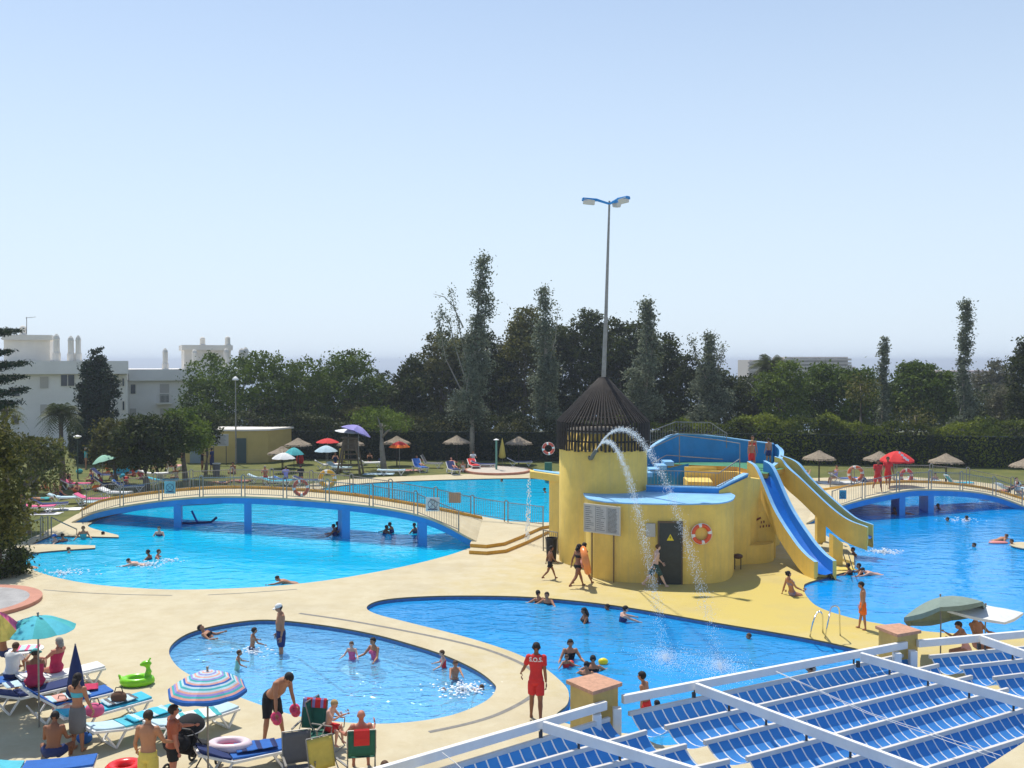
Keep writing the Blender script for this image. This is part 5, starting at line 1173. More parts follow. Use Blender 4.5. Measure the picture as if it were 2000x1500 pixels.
def lounger(x, y, rz, colr, label, back=18, z=0, cover=None):
    """foot end towards local +x"""
    rt = place("sun_lounger", x, y, z, rz, label, "sun lounger", GL); b = MB()
    for s in (-.3, .3): b.bar((-.35, s, .34), (.98, s, .36), .05, .05); 
    for u in (-.33, .3, .95): b.bar((u, -.3, .345), (u, .3, .345), .045, .04)
    b.build("frame", M_white, rt, raw=True)
    for u, w_ in ((-.55, .22), (.68, .2)):
        b = MB()
        for s in (-.3, .3): b.bar((u - w_, s, .34), (u, s, .02), .05, .035); b.bar((u + w_, s, .34), (u, s, .02), .05, .035)
        b.bar((u, -.3, .03), (u, .3, .03), .04, .04); b.build("leg", M_white, rt, raw=True)
    a = R(back); e = Vector((-.33 - .68 * math.cos(a), 0, .36 + .68 * math.sin(a))); b = MB()
    for s in (-.3, .3): b.bar((-.33, s, .35), (e.x, s, e.z), .05, .045)
    b.bar((e.x, -.32, e.z), (e.x, .32, e.z), .05, .06); b.build("back_frame", M_white, rt, raw=True)
    m = FAB[colr]; b = MB()
    def pad(p, q, th=.05, w=.56):
        n = 6; vs_ = []
        for i in range(n + 1):
            t = i / n; c = Vector(p).lerp(Vector(q), t); c.z -= .02 * math.sin(t * math.pi)
            for yy in (-w / 2, w / 2): vs_ += [(c.x, yy, c.z), (c.x, yy, c.z + th)]
        f = []
        for i in range(n):
            o = 4 * i; f += [(o + 1, o + 5, o + 7, o + 3), (o, o + 2, o + 6, o + 4), (o, o + 4, o + 5, o + 1), (o + 2, o + 3, o + 7, o + 6)]
        f += [(0, 1, 3, 2), (4 * n, 4 * n + 2, 4 * n + 3, 4 * n + 1)]; b.add(vs_, f)
    pad((-.32, 0, .375), (.98, 0, .385)); cs_ = b.build("seat_cushion", m, rt, raw=True, bevel=.015); b = MB(); pad((e.x + .02, 0, e.z + .02), (-.34, 0, .38)); b.build("back_cushion", m if cover is None else FAB[cover], rt, raw=True, bevel=.015)
    return rt
def towel(x, y, z, w, l, rz, colr, label, group="towels lying about", c2=None):
    b = MB(); n = 8; rr = random.Random(int(x * 100 + y * 10)); vs_ = []
    for i in range(n + 1):
        for j in range(n + 1): vs_.append(((i / n - .5) * w, (j / n - .5) * l, .012 + rr.random() * .025))
    b.add(vs_, [(i * (n + 1) + j, (i + 1) * (n + 1) + j, (i + 1) * (n + 1) + j + 1, i * (n + 1) + j + 1) for i in range(n) for j in range(n)], 0)
    if c2: b.m = [(1 if (i // 8) % 3 == 1 else 0) for i in range(64)]
    o = b.build("towel", [FAB[colr]] + ([FAB[c2]] if c2 else []), smooth=True); o.location = (x, y, z); o.rotation_euler = (0, 0, rz); md = o.modifiers.new("thickness", 'SOLIDIFY'); md.thickness = .01; tag(o, label, "towel", group); return o
def parasol(x, y, z, ztop, Rr, label, mats_, n=8, drop=.34, tilt=(0, 0), pole=M_metal, group=None, mfun=None, valance=.0, sagf=.06, name="parasol", rings=7):
    rt = empty(name, (x, y, z), label, "parasol", group); M = Matrix.Translation((x, y, ztop)) @ Matrix.Rotation(tilt[0], 4, 'X') @ Matrix.Rotation(tilt[1], 4, 'Y'); b = MB(); sub_ = 4
    P = []; N = n * sub_
    for i in range(rings + 1):
        t = i / rings
        for k in range(N):
            a = 2 * math.pi * k / N; fr_ = (k % sub_) / sub_; edge = math.cos(math.pi / n) / math.cos((fr_ - .5) * 2 * math.pi / n); r = Rr * t * edge
            P.append(M @ Vector((r * math.cos(a), r * math.sin(a), -drop * (t ** 1.7) + sagf * math.sin(fr_ * math.pi) * -t * .5)))
    for i in range(rings):
        for k in range(N):
            b.v += []; 
    base = len(b.v); b.v += [tuple(p) for p in P]
    for i in range(rings):
        for k in range(N):
            b.f.append((base + i * N + k, base + (i + 1) * N + k, base + (i + 1) * N + (k + 1) % N, base + i * N + (k + 1) % N)); b.m.append(mfun(i / rings, k // sub_) if mfun else 0)
    if valance:
        e0 = len(b.v); b.v += [tuple(P[rings * N + k] + Vector((0, 0, -valance * (.75 + .25 * math.sin((k % sub_) / sub_ * math.pi))))) for k in range(N)]
        for k in range(N): b.f.append((base + rings * N + k, e0 + k, e0 + (k + 1) % N, base + rings * N + (k + 1) % N)); b.m.append(mfun(.999, k // sub_) if mfun else 0)
    c = b.build("canopy", mats_, rt); md = c.modifiers.new("thickness", 'SOLIDIFY'); md.thickness = .008
    b = MB(); tp = M @ Vector((0, 0, .06)); b.path([(x, y, z), (x, y, z + (ztop - z) * .6), tp], .02, 7); b.build("pole", pole, rt)
    b = MB(); b.ball(tp, .03, 8, 5); b.build("finial", pole, rt)
    b = MB()
    for k in range(n): a = 2 * math.pi * k / n; b.path([M @ Vector((.03 * math.cos(a), .03 * math.sin(a), -.03)), M @ Vector((Rr * .55 * math.cos(a), Rr * .55 * math.sin(a), -drop * .36 - .025)), M @ Vector((Rr * .97 * math.cos(a), Rr * .97 * math.sin(a), -drop * .95 - .02))], .006, 4)
    b.build("ribs", pole, rt); return rt
M_thatch = mat("thatch", (.26, .21, .15), .95, .3, 9, .8, 30)
def thatch(px, py, ztop, label, r=1.05, seed=0, d=None):
    """px,py: photo pixel of the thatch tip"""
    q = G(px, py, ztop) if d is None else D(px, py, d); x, y = q.x, q.y; ztop = q.z
    rt = empty("thatched_parasol", (x, y, 0), label, "parasol", "thatched parasols on the lawn"); b = MB(); n = 40; rr = random.Random(seed); pr = [(.02, 0), (.12, -.06), (.35, -.22), (.7, -.40), (1.0, -.54), (1.04, -.64)]; vs_ = []
    for rad, z in pr:
        for k in range(n): a = 2 * math.pi * k / n; j = rr.uniform(.95, 1.06) if rad > .3 else 1; vs_.append((x + rad * r * j * math.cos(a), y + rad * r * j * math.sin(a), ztop + z * r * .95 + rr.uniform(-.012, .012)))
    b.add(vs_, [(i * n + k, (i + 1) * n + k, (i + 1) * n + (k + 1) % n, i * n + (k + 1) % n) for i in range(len(pr) - 1) for k in range(n)])
    rng = np.random.default_rng(seed); b.build("thatch", M_thatch, rt, smooth=False); 
    k = 900; a = rng.random(k) * 6.283; t = rng.random(k) ** .6; rad = r * t; zz = ztop - .54 * r * t ** .8 - .02; P = np.stack([x + rad * np.cos(a), y + rad * np.sin(a), zz], 1); dirv = np.stack([np.cos(a) * .16, np.sin(a) * .16, np.full(k, -.11)], 1); sd = np.stack([-np.sin(a) * .02, np.cos(a) * .02, np.zeros(k)], 1); up = np.array([0, 0, .03])
    V = np.stack([P - sd + up, P + sd + up, P + sd + dirv + up * .5, P - sd + dirv + up * .5], 1).reshape(-1, 3); fast_mesh("straw", V, 4, None, [M_thatch], rt)
    b = MB(); b.tube((x, y, 0), (x, y, ztop - .05), .05, .045, 8); b.build("pole", M_dwood, rt)
for i, (px, py, lb, d) in enumerate(((582, 855, "thatched parasol standing farthest back near the kiosk corner", 77), (551, 871, "thatched parasol partly behind the grey white parasol near the kiosk", 74), (685, 854, "thatched parasol behind the wooden lifeguard chair", 77), (775, 851, "thatched parasol right behind the red and orange parasol", 76), (892, 850, "thatched parasol left of the tallest poplar trunk", 76), (1013, 852, "shaded thatched parasol left of the orange life ring stand", 77), (1600, 879, "thatched parasol just right of the rear slide", 66), (1718, 881, "thatched parasol half hidden behind the big red parasol", 66), (1848, 885, "thatched parasol standing alone right of the big red parasol", 64), (2006, 893, "thatched parasol cut by the right edge", 64))):
    thatch(px, py, 2.4, lb, 1.0, i, d)
def par(px, py, d, w, label, cols, pxb=None, **k):
    """canopy tip at photo px,py at distance d, canopy w photo pixels wide"""
    q = D(px, py, d); return parasol(q.x, q.y, k.pop('z', 0), q.z, w * d / FPX / 2, label, [FAB[c] for c in cols], **k)
par(640, 856, 73, 46, "plain red parasol left of the wooden lifeguard chair", ['red'], drop=.30)
par(637, 870, 71, 46, "dull white parasol just below the plain red one", ['pale'], drop=.42, mfun=None)
par(554, 884, 71, 47, "grey white parasol with a dark pole before the kiosk", ['white'], drop=.42, pole=M_black)
par(574, 874, 72, 40, "pale teal parasol tucked under the thatched parasol", ['teal'], drop=.5, pole=M_black)
par(780, 862, 72, 42, "red parasol with an orange edge left of the tree row", ['red', 'orange'], drop=.42, mfun=lambda t, k: 1 if t > .62 else 0)
par(700, 831, 70, 62, "large lavender parasol tilted to the right", ['lav', 'lav'], drop=.5, tilt=(R(-10), R(20)))
par(680, 838, 71, 52, "white parasol overlapped by the lavender one", ['white'], drop=.2, tilt=(0, R(6)))
par(200, 889, 62, 48, "pale mint parasol tilted left on the left lawn", ['mint'], drop=.4, tilt=(0, R(-16)))
bigred = par(1752, 881, 54, 68, "large red parasol with a white mark over the right footbridge", ['red'], drop=.5, n=8, valance=.1)
b = MB(); c0_ = D(1752, 881, 54)
for i, (px, py, w) in enumerate(((1757, 884, .05), (1762, 889, .09), (1767, 894, .12), (1772, 898, .15))): c = D(px, py, 53.35 - i * .07); b.box(c, (w + .05, .012, .12), rx=R(-20), ry=R(24))
b.build("white_mark", FAB['white'], bigred)
# front parasols
def fpar(px, py_top, ybase_z0, d, w, label, cols, **k): return par(px, py_top, d, w, label, cols, **k)
par(74, 1203, 21.6, 140, "turquoise parasol over the seated women at the left", ['turq', 'teal', 'grey'], n=10, drop=.30, mfun=lambda t, k: 2 if t > .94 else (0 if k % 2 else 1), valance=.0)
par(-16, 1193, 21.0, 118, "pastel yellow and pink parasol cut by the left edge", ['yellow', 'pink', 'white', 'mint'], drop=.45, tilt=(R(6), R(10)), mfun=lambda t, k: (1, 0, 3, 2, 0, 1, 3, 0)[k % 8])
ST = [1, 0, 1, 0, 3, 0, 1, 0, 3, 2, 0, 1, 4, 0, 2, 0, 1, 3, 2, 1, 4]
par(405, 1310, 18.6, 156, "striped beach parasol in blue pink turquoise and white rings", ['pale', 'salmon', 'teal', 'lav', 'blue'], n=8, drop=.36, rings=21, mfun=lambda t, k: ST[min(20, int(t * 21))], valance=.07)
q = par(1838, 1166, 26.6, 168, "big faded green garden parasol by the slide pool", ['dgreen'], n=6, drop=.42, tilt=(R(-26), R(-7)), valance=.14, pole=M_metal)
FAB['fadegreen'] = fabric('fadegreen', (.20, .26, .22))
q.children[0].data.materials[0] = FAB['fadegreen']
par(1925, 1184, 26.0, 150, "cream white parasol right of the green garden parasol", ['white'], n=4, drop=.14, tilt=(R(1), R(2)), valance=.08)
# closed parasols
def closed(px, py, d, h, label, colr, r=.16):
    q = D(px, py, d); rt = empty("closed_parasol", (q.x, q.y, 0), label, "parasol"); b = MB(); b.lathe([(.01, 0), (.04, -.15), (r * .6, -h * .45), (r, -h * .92), (r * .7, -h)], (q.x, q.y, q.z), 12); b.build("canopy", FAB[colr], rt, smooth=True); b = MB(); b.tube((q.x, q.y, 0), q, .018); b.build("pole", M_metal, rt)
closed(147, 1257, 20.9, 1.15, "closed dark blue parasol beside the row of loungers", 'navy', .2); closed(981, 855, 76, 1.6, "closed beige parasol right of the shower post", 'yellow', .28)
# loungers: (px,py of the middle of the bed at z .35, direction, colour, label, back)
def L(px, py, deg, colr, label, back=12, d=None, **k): q = G(px, py, .35); lounger(q.x, q.y, R(deg), colr, label, back, **k); return q
L(262, 1410, 48, 'turq', "turquoise lounger with a V leg nearest the standing woman", 10, cover='pale')
L(205, 1383, 46, 'cyan', "light blue lounger strewn with bags third from the front", 8)
L(130, 1368, 44, 'blue', "blue lounger in the middle of the left row", 38)
L(60, 1352, 43, 'navy', "dark cushioned lounger carrying the woman in magenta", 20)
L(12, 1330, 42, 'blue', "blue lounger cut by the left edge", 20)
L(120, 1318, 43, 'white', "white towelled lounger behind the turquoise parasol pole", 14)
L(480, 1472, 30, 'blue', "faded blue lounger beside the striped parasol foot", 22, cover='navy')
L(378, 1404, 50, 'pale', "pale lounger piled with towels behind the black pushchair", 12)
L(80, 1500, 15, 'blue', "blue lounger at the bottom left corner", 10, cover='turq')
for a in ((820, 912, -62, 'blue', "bright blue lounger with raised back and sleeping bather", 48), (840, 905, -10, 'grey', "grey high backed lounger right of the blue one", 62), (885, 916, -70, 'navy', "navy lounger with a sunbather below the small canopy", 40), (765, 919, 5, 'pale', "empty pale lounger near the lagoon edge", 4), (640, 908, 20, 'white', "white lounger below the dull white parasol", 30), (662, 913, -25, 'pale', "striped pale lounger left of the lifeguard chair", 30), (720, 904, 12, 'white', "cluttered white lounger beside the light green tree trunk", 40), (925, 908, -75, 'red', "lounger with a red towel beyond the sitting woman", 30), (945, 907, 0, 'navy', "blue edged lounger on the shower base", 20), (1015, 902, 5, 'navy', "dark lounger in shade under the thatched parasol by the tower", 25),
          (540, 940, 10, 'turq', "turquoise lounger seen through the footbridge railing", 20), (562, 938, 6, 'blue', "blue lounger in the railing gap left of the dull life ring", 20), (602, 938, 4, 'navy', "navy lounger behind the dull orange life ring", 22), (513, 934, 8, 'pale', "pale lounger behind the far railing before the kiosk", 22), (1760, 938, 10, 'white', "white lounger behind the lifeguards on the right", 24), (1805, 940, -5, 'pale', "pale lounger behind the right footbridge railing", 20), (1870, 944, 5, 'cyan', "turquoise lounger with a yellow towel behind the right railing", 50), (1648, 935, 5, 'blue', "blue lounger under the thatch beside the rear slide", 30), (1935, 962, 12, 'white', "white lounger near the right edge of the lawn", 20), (1975, 955, 12, 'pale', "pale lounger cut by the right edge", 30),
          (130, 972, 15, 'pale', "pale blue lounger on the left lawn among the sunbathers", 18), (180, 975, 0, 'pink', "pink lounger at the left end of the footbridge", 25), (212, 945, 20, 'navy', "dark lounger below the mulberry trees", 40), (70, 990, 10, 'pink', "pink towelled lounger beside the left edge foliage", 20), (300, 925, 10, 'white', "white lounger between mulberry trunks", 20), (340, 912, 90, 'salmon', "upright rust red lounger leaning near the mulberry tree", 60)):
    L(*a)
for a in ((430, 952, 2.4, .9, 0, 'cyan', "light blue towel on the grass behind the footbridge"), (1662, 943, 4.4, 1.6, .1, 'white', "long white sheet on the grass left of the orange ring"), (85, 1004, 1.8, .9, .1, 'white', "white towel on the grass by the left foliage"), (195, 980, 2.0, .9, 0, 'pale', "pale towel by the left end of the footbridge"), (740, 926, 2.2, 1.2, 0, 'pale', "pale towel at the lagoon end left of the blue loungers"), (806, 919, 1.4, .9, 0, 'salmon', "pink towel beside the bright blue lounger"), (1650, 1112, .8, .5, 0, 'yellow', "small yellow towel at the foot of the slide pier"), (130, 995, 2.2, 1.0, .2, 'white', "cream towel at the grass edge near the left handrail")):
    g = G(a[0], a[1]); towel(g.x, g.y, .004, a[2], a[3], a[4], a[5], a[6])
for a in ((128, 1362, 1.0, .5, .7, 'salmon', "flowered pink towel on the blue lounger in the middle of the left row", 'pale'), (232, 1368, .7, .5, .8, 'pale', "crumpled pale towel on the light blue lounger", 'grey'), (290, 1396, .9, .5, .85, 'cyan', "turquoise patterned towel on the front lounger", 'pale'), (385, 1398, .9, .6, .6, 'white', "white and teal towel heaped behind the pushchair", 'teal'), (165, 1345, .6, .45, .4, 'magenta', "dark pink towel at the foot of the blue lounger", None), (500, 1458, .8, .5, .4, 'blue', "faded blue towel on the lounger by the striped parasol", 'navy'), (40, 1336, .7, .5, .7, 'pale', "pale cloth beside the magenta clad woman", 'navy')):
    g = G(a[0], a[1], .44); towel(g.x, g.y, .45, a[2], a[3], a[4], a[5], a[6], "towels on the near loungers", a[7])
for a in ((95, 985, 20, 'navy', "navy lounger beside the blond sunbather", 30), (225, 962, -10, 'white', "white lounger with feet towards the footbridge end", 20), (250, 950, 15, 'blue', "blue lounger under the mulberry shade", 35), (150, 945, 0, 'pink', "pink lounger in the middle of the left lawn", 25), (318, 938, 10, 'cyan', "turquoise lounger behind the turquoise railing sign", 15), (205, 928, 0, 'navy', "navy lounger beside the mint parasol", 40)): L(*a)
# folding chairs
def camp_chair(px, py, deg, colr, label, arm=True, back_t=None, z=0):
    q = G(px, py, 0); rt = place("folding_chair", q.x, q.y, 0, R(deg), label, "folding chair", "folding camp chairs by the paddling pool"); b = MB()
    for s in (-.27, .27):
        b.path([(s, .26, 0), (s, -.02, .36), (s, -.24, .55), (s, -.38, 1.02)], .013, 6); b.path([(s, -.28, 0), (s, .24, .40), (s, .26, .58)], .013, 6)
        b.bar((s, -.22, .60), (s, .26, .60), .04, .02)
    b.tube((-.27, -.38, 1.02), (.27, -.38, 1.02), .013); b.tube((-.27, .24, .40), (.27, .24, .40), .012); b.tube((-.27, .26, .01), (.27, .26, .01), .012); b.tube((-.27, -.28, .01), (.27, -.28, .01), .012); b.build("frame", M_metal, rt, raw=True)
    b = MB(); n = 5
    for nm, p, q_ in (("seat", (0, -.20, .42), (0, .24, .41)), ("backrest", (0, -.22, .45), (0, -.38, 1.0))):
        b = MB(); vs_ = []
        for i in range(n + 1):
            for j in range(7):
                t = i / n; s = (j / 6 - .5) * .52; c = Vector(p).lerp(Vector(q_), t); sg_ = .035 * math.sin(t * math.pi) * (1 - (2 * s / .52) ** 2); c += Vector((0, -sg_ if nm == "backrest" else 0, -sg_ if nm == "seat" else 0)); vs_.append((s, c.y, c.z))
        b.add(vs_, [(i * 7 + j, i * 7 + j + 1, (i + 1) * 7 + j + 1, (i + 1) * 7 + j) for i in range(n) for j in range(6)]); o = b.build(nm, FAB[colr], rt, raw=True, smooth=True); md = o.modifiers.new("thickness", 'SOLIDIFY'); md.thickness = .012
    return rt, q
ch1, q1 = camp_chair(604, 1472, 170, 'green', "green folding chair draped with a striped red towel")
ch2, q2 = camp_chair(640, 1462, 250, 'green', "small folding chair with the sitting blond boy")
ch3, q3 = camp_chair(706, 1512, 10, 'green', "dark green folding chair with a person sitting in it")
ch4, q4 = camp_chair(584, 1544, 200, 'grey', "dark grey folding chair behind the yellow one")
ch5, q5 = camp_chair(640, 1556, 215, 'yellow', "yellow folding chair at the bottom of the group")
def drape(rt_, m, w, h, label, m2=None):
    """a towel hung over a chair back: lies on both sides of the top rail"""
    b = MB(); vs_ = []; n = 6
    prof = [(-.33, .70), (-.40, .86), (-.41, 1.02), (-.38, 1.05), (-.35, 1.02), (-.30, .86)]
    for i in range(9):
        s = (i / 8 - .5) * w
        for y, z in prof: vs_.append((s, y - (.01 if z < 1 else 0), z))
    k = len(prof); b.add(vs_, [(i * k + j, (i + 1) * k + j, (i + 1) * k + j + 1, i * k + j + 1) for i in range(8) for j in range(k - 1)])
    if m2: b.m = [1 if (q // (k - 1)) % 3 == 1 else 0 for q in range(len(b.f))]
    o = b.build("towel", [m] + ([m2] if m2 else []), smooth=False); M = Matrix.Translation(rt_.location) @ Matrix.Rotation(rt_.rotation_euler.z, 4, 'Z'); o.matrix_world = M; md = o.modifiers.new("thickness", 'SOLIDIFY'); md.thickness = .015; tag(o, label, "towel")
drape(ch1, FAB['red'], .5, .4, "red and blue striped towel over the green chair back", FAB['lav']); drape(ch3, FAB['red'], .3, .4, "red towel over the back of the occupied green chair")
# umbrella base lines, shower, lifeguard chair, bins
lg = empty("lifeguard_chair", G(684, 925, 0), "tall wooden lifeguard chair below the tilted lavender parasol", "lifeguard chair"); c = G(684, 925, 0); M_wood = mat("grey_wood", (.13, .095, .06), .85, .25, 5)
for sx in (-1, 1):
    for sy in (-1, 1): b = MB(); b.bar((c.x + sx * .85, c.y + sy * .7, 0), (c.x + sx * .4, c.y + sy * .35, 2.5), .10, .10); b.build("leg", M_wood, lg)
b = MB()
for i in range(6): z = .35 + i * .37; w = 1.5 - z * .33; b.box((c.x, c.y - .68 + z * .14, z), (w, .06, .09))
b.build("rungs", M_wood, lg); b = MB(); b.box((c.x, c.y, 1.75), (1.0, .8, .08)); b.build("seat", M_wood, lg); b = MB(); b.box((c.x, c.y + .36, 2.2), (1.0, .06, .8)); b.build("backrest", M_wood, lg); b = MB(); b.box((c.x, c.y, 2.62), (1.25, 1.0, .06)); b.build("canopy_board", M_wood, lg)
sh = empty("shower", (cs.x - .1, cs.y, .16), "green shower post with a round head on the stone base", "shower"); b = MB(); b.tube((cs.x - .1, cs.y, .16), (cs.x - .1, cs.y, 2.35), .075, n=10); b.build("post", mat("shower_green", (.12, .28, .22), .5), sh); b = MB(); b.lathe([(.02, .1), (.2, .03), (.22, 0), (.02, -.02)], (cs.x - .1, cs.y - .05, 2.35), 14); b.build("shower_head", M_white, sh)
for px, py, lb in ((450, 903, "grey litter bin beside the tall lamp post"), (423, 930, "dark litter bin with a white lid behind the railing")):
    bin_(G(px, py), .9, .28, lb, FAB['grey'], M_white)
b = MB(); g = G(668, 903); b.box((g.x, g.y, .55), (.42, .3, 1.1)); tag(b.build("yellow_box", FAB['yellow'], bevel=.04), "bright yellow upright box left of the lifeguard chair", "box")
b = MB(); g = G(586, 905); b.lathe([(.25, 0), (.32, .3), (.2, .7), (.02, .8)], g, 10); tag(b.build("bag", FAB['red'], smooth=True), "dark red bag at the foot of the thatched parasol", "bag")
def bag(px, py, s, colr, label, z=0, h=None):
    g = G(px, py, z); b = MB(); b.ball((g.x, g.y, z + s * .42), (s * .62, s * .42, s * .45), 12, 8); rt = b.build("bag", FAB[colr], smooth=True); tag(rt, label, "bag"); b = MB(); b.path([(g.x - s * .35, g.y, z + s * .72), (g.x - s * .2, g.y, z + s * 1.15), (g.x + s * .2, g.y, z + s * 1.15), (g.x + s * .35, g.y, z + s * .72)], .012, 5); b.build("handle", FAB['black'], rt)
bag(345, 1470, .45, 'black', "shiny black bag hanging beside the pushchair", .55); bag(185, 1400, .35, 'pink', "pink and blue beach bag by the standing woman", .42); bag(165, 1452, .28, 'blue', "blue bag on the ground behind the standing woman"); bag(232, 1372, .3, 'brown', "dark patterned clothes heap on the light blue lounger", .42); bag(122, 1396, .38, 'salmon', "flowered beach bag hanging at the blue lounger", .1); bag(625, 1505, .3, 'orange', "orange bag under the yellow folding chair")
for i, (px, py, c_, lb) in enumerate(((155, 925, 'teal', "teal bag on the left lawn"), (150, 962, 'orange', "orange bag among the left lawn sunbathers"), (188, 958, 'orange', "bright orange bag near the footbridge end"), (240, 935, 'cyan', "turquoise windbreak bundle under the mulberry trees"), (275, 930, 'red', "red cool bag left of the mulberry trunk"), (312, 935, 'white', "white bag under the darkest mulberry tree"), (205, 955, 'navy', "dark blue rucksack on the left lawn"), (1685, 942, 'navy', "navy bag below the tall orange ring"), (1825, 944, 'pink', "pink bag behind the right footbridge railing"), (745, 903, 'navy', "dark blue clothes heap beside the tree trunk"))): bag(px, py, .42, c_, lb)
b = MB(); g = G(245, 925); M_ = Matrix.Translation(g); b.add([M_ @ Vector(v) for v in ((-.9, 0, 0), (.9, .2, 0), (.9, .2, 1.1), (-.9, 0, 1.1), (-.9, .04, 0), (.9, .24, 0), (.9, .24, 1.1), (-.9, .04, 1.1))], [(0, 1, 2, 3), (5, 4, 7, 6), (3, 2, 6, 7), (0, 3, 7, 4), (1, 5, 6, 2)]); tag(b.build("windbreak", FAB['cyan']), "turquoise cloth windbreak at the foot of the mulberry tree", "windbreak")
# pushchair
pc = G(378, 1505, 0); pu = place("pushchair", pc.x, pc.y, 0, R(-20), "black pushchair with a white rimmed hood beside the striped parasol", "pushchair"); b = MB()
b.path([(-.3, .35, .18), (-.3, -.1, .6), (-.3, -.45, 1.02)], .016); b.path([(.3, .35, .18), (.3, -.1, .6), (.3, -.45, 1.02)], .016); b.tube((-.3, -.45, 1.02), (.3, -.45, 1.02), .02); b.path([(-.3, -.4, .15), (-.3, .1, .55)], .016); b.path([(.3, -.4, .15), (.3, .1, .55)], .016); b.build("chassis", M_dmetal, pu, raw=True)
for x in (-.32, .32):
    for y in (-.42, .38): b = MB(); b.torus((x, y, .13), .105, .025, Matrix.Rotation(R(90), 3, 'Y'), 18, 6); b.tube((x - .03, y, .13), (x + .03, y, .13), .05, n=10); b.build("wheel", M_black, pu, raw=True)
b = MB(); b.box((0, .05, .48), (.5, .5, .12)); b.box((0, -.22, .75), (.5, .1, .62), rx=R(-22)); b.build("seat", FAB['black'], pu, raw=True, bevel=.03)
b = MB(); b.lathe([(.30 * math.cos(a), .30 * math.sin(a)) for a in [R(5 + i * 17) for i in range(6)]], (0, -.12, .88), 20, sy=1.15); hd_ = b.build("hood", FAB['black'], pu, raw=True, smooth=True); b = MB(); b.torus((0, -.12, .90), .31, .012, Matrix.Rotation(R(8), 3, 'X'), 24, 5); b.build("hood_rim", M_white, pu, raw=True)
# drying clothes hung on the pushchair: pale towel
# inflatables
b = MB(); g = G(448, 1462, .4); M3 = Matrix.Rotation(R(12), 3, 'Y')
b.torus((g.x, g.y, .5), .28, .09, Matrix.Diagonal((1.25, .8, 1)).to_3x3(), 32, 10); o = b.build("inflatable_boat", mat("inflatable_pinkwhite", (.75, .62, .66), .3), smooth=True); tag(o, "white and pink oval inflatable boat on the faded blue lounger", "inflatable boat"); o.location.z = -.02
b = MB(); b.lathe([(.0, .43), (.25, .43)], (g.x, g.y, 0), 24, sx=1.2, sy=.8); b.build("boat_floor", mat("inflatable_pink", (.6, .08, .2), .35), o).location = (0, 0, .02)
b = MB(); g = G(243, 1500, .35); b.torus((g.x, g.y, .32), .25, .13, None, 32, 12); tag(b.build("swim_ring", mat("inflatable_red", (.70, .02, .02), .25), smooth=True), "bright red inflatable swim ring at the bottom edge", "swim ring")
def blob(name, b, m, vox, label=None, cat=None, sm=4):
    me = bpy.data.meshes.new(name); me.from_pydata(b.v, [], b.f); ob = bpy.data.objects.new(name, me); col.objects.link(ob); r_ = ob.modifiers.new("r", 'REMESH'); r_.mode = 'VOXEL'; r_.voxel_size = vox; s_ = ob.modifiers.new("s", 'SMOOTH'); s_.iterations = sm; s_.factor = .5
    dg = bpy.context.evaluated_depsgraph_get(); nm = bpy.data.meshes.new_from_object(ob.evaluated_get(dg)); ob.modifiers.clear(); ob.data = nm; bpy.data.meshes.remove(me); nm.materials.clear(); nm.materials.append(m); nm.polygons.foreach_set('use_smooth', [True] * len(nm.polygons)); 
    if label: tag(ob, label, cat)
    return ob
g = G(268, 1337, 0); b = MB(); b.torus((0, 0, .11), .3, .11, Matrix.Diagonal((1.05, .8, 1)).to_3x3(), 24, 8); b.path([(.22, 0, .15), (.28, .02, .32), (.25, .03, .46)], [.1, .085, .07]); b.ball((.22, .02, .52), (.14, .09, .08)); b.ball((.12, .02, .50), (.07, .07, .045)); b.path([(-.3, 0, .12), (-.42, .04, .2), (-.46, .05, .28)], [.09, .05, .02]); b.ball((.3, -.06, .62), .035); b.ball((.3, .09, .62), .035); b.path([(.32, 0, .1), (.42, -.05, .08)], [.08, .05])
dr_ = blob("inflatable_animal", b, mat("inflatable_green", (.22, .62, .02), .25, .12, 6), .022, "lime green inflatable animal float lying on the deck", "inflatable"); dr_.location = g; dr_.rotation_euler = (0, 0, R(10))
# small table by the women
g = G(52, 1320, 0); tb = empty("side_table", g, "small white table with cloths under the turquoise parasol", "table"); b = MB(); b.lathe([(.01, .68), (.42, .68), (.42, .71), (.01, .71)], g, 20); b.build("table_top", M_white, tb); b = MB()
for k in range(4): a = k * 1.57 + .4; b.tube((g.x + .3 * math.cos(a), g.y + .3 * math.sin(a), 0), (g.x + .22 * math.cos(a), g.y + .22 * math.sin(a), .68), .02, n=6)
b.build("legs", M_white, tb); towel(g.x, g.y, .715, .6, .5, .3, 'pale', "pink and white cloth on the small white table", c2='pink')
# rope of floats, noodle
b = MB(); a = G(346, 1022, -.04); c = G(412, 1020, -.04); b.path([a, a.lerp(c, .4) + Vector((0, -.2, 0)), c, c + Vector((.3, 0, .25))], .07, 6); tag(b.build("float_line", FAB['navy'], smooth=True), "dark tangled float line in the water beside the left bridge pier", "float line")
b = MB(); a = G(386, 1021, -.1); b.path([a, a + Vector((-.15, 0, .3)), a + Vector((-.3, 0, .62))], .055, 8); tag(b.build("foam_noodle", FAB['blue'], smooth=True), "blue foam noodle sticking out of the water under the bridge", "foam noodle")
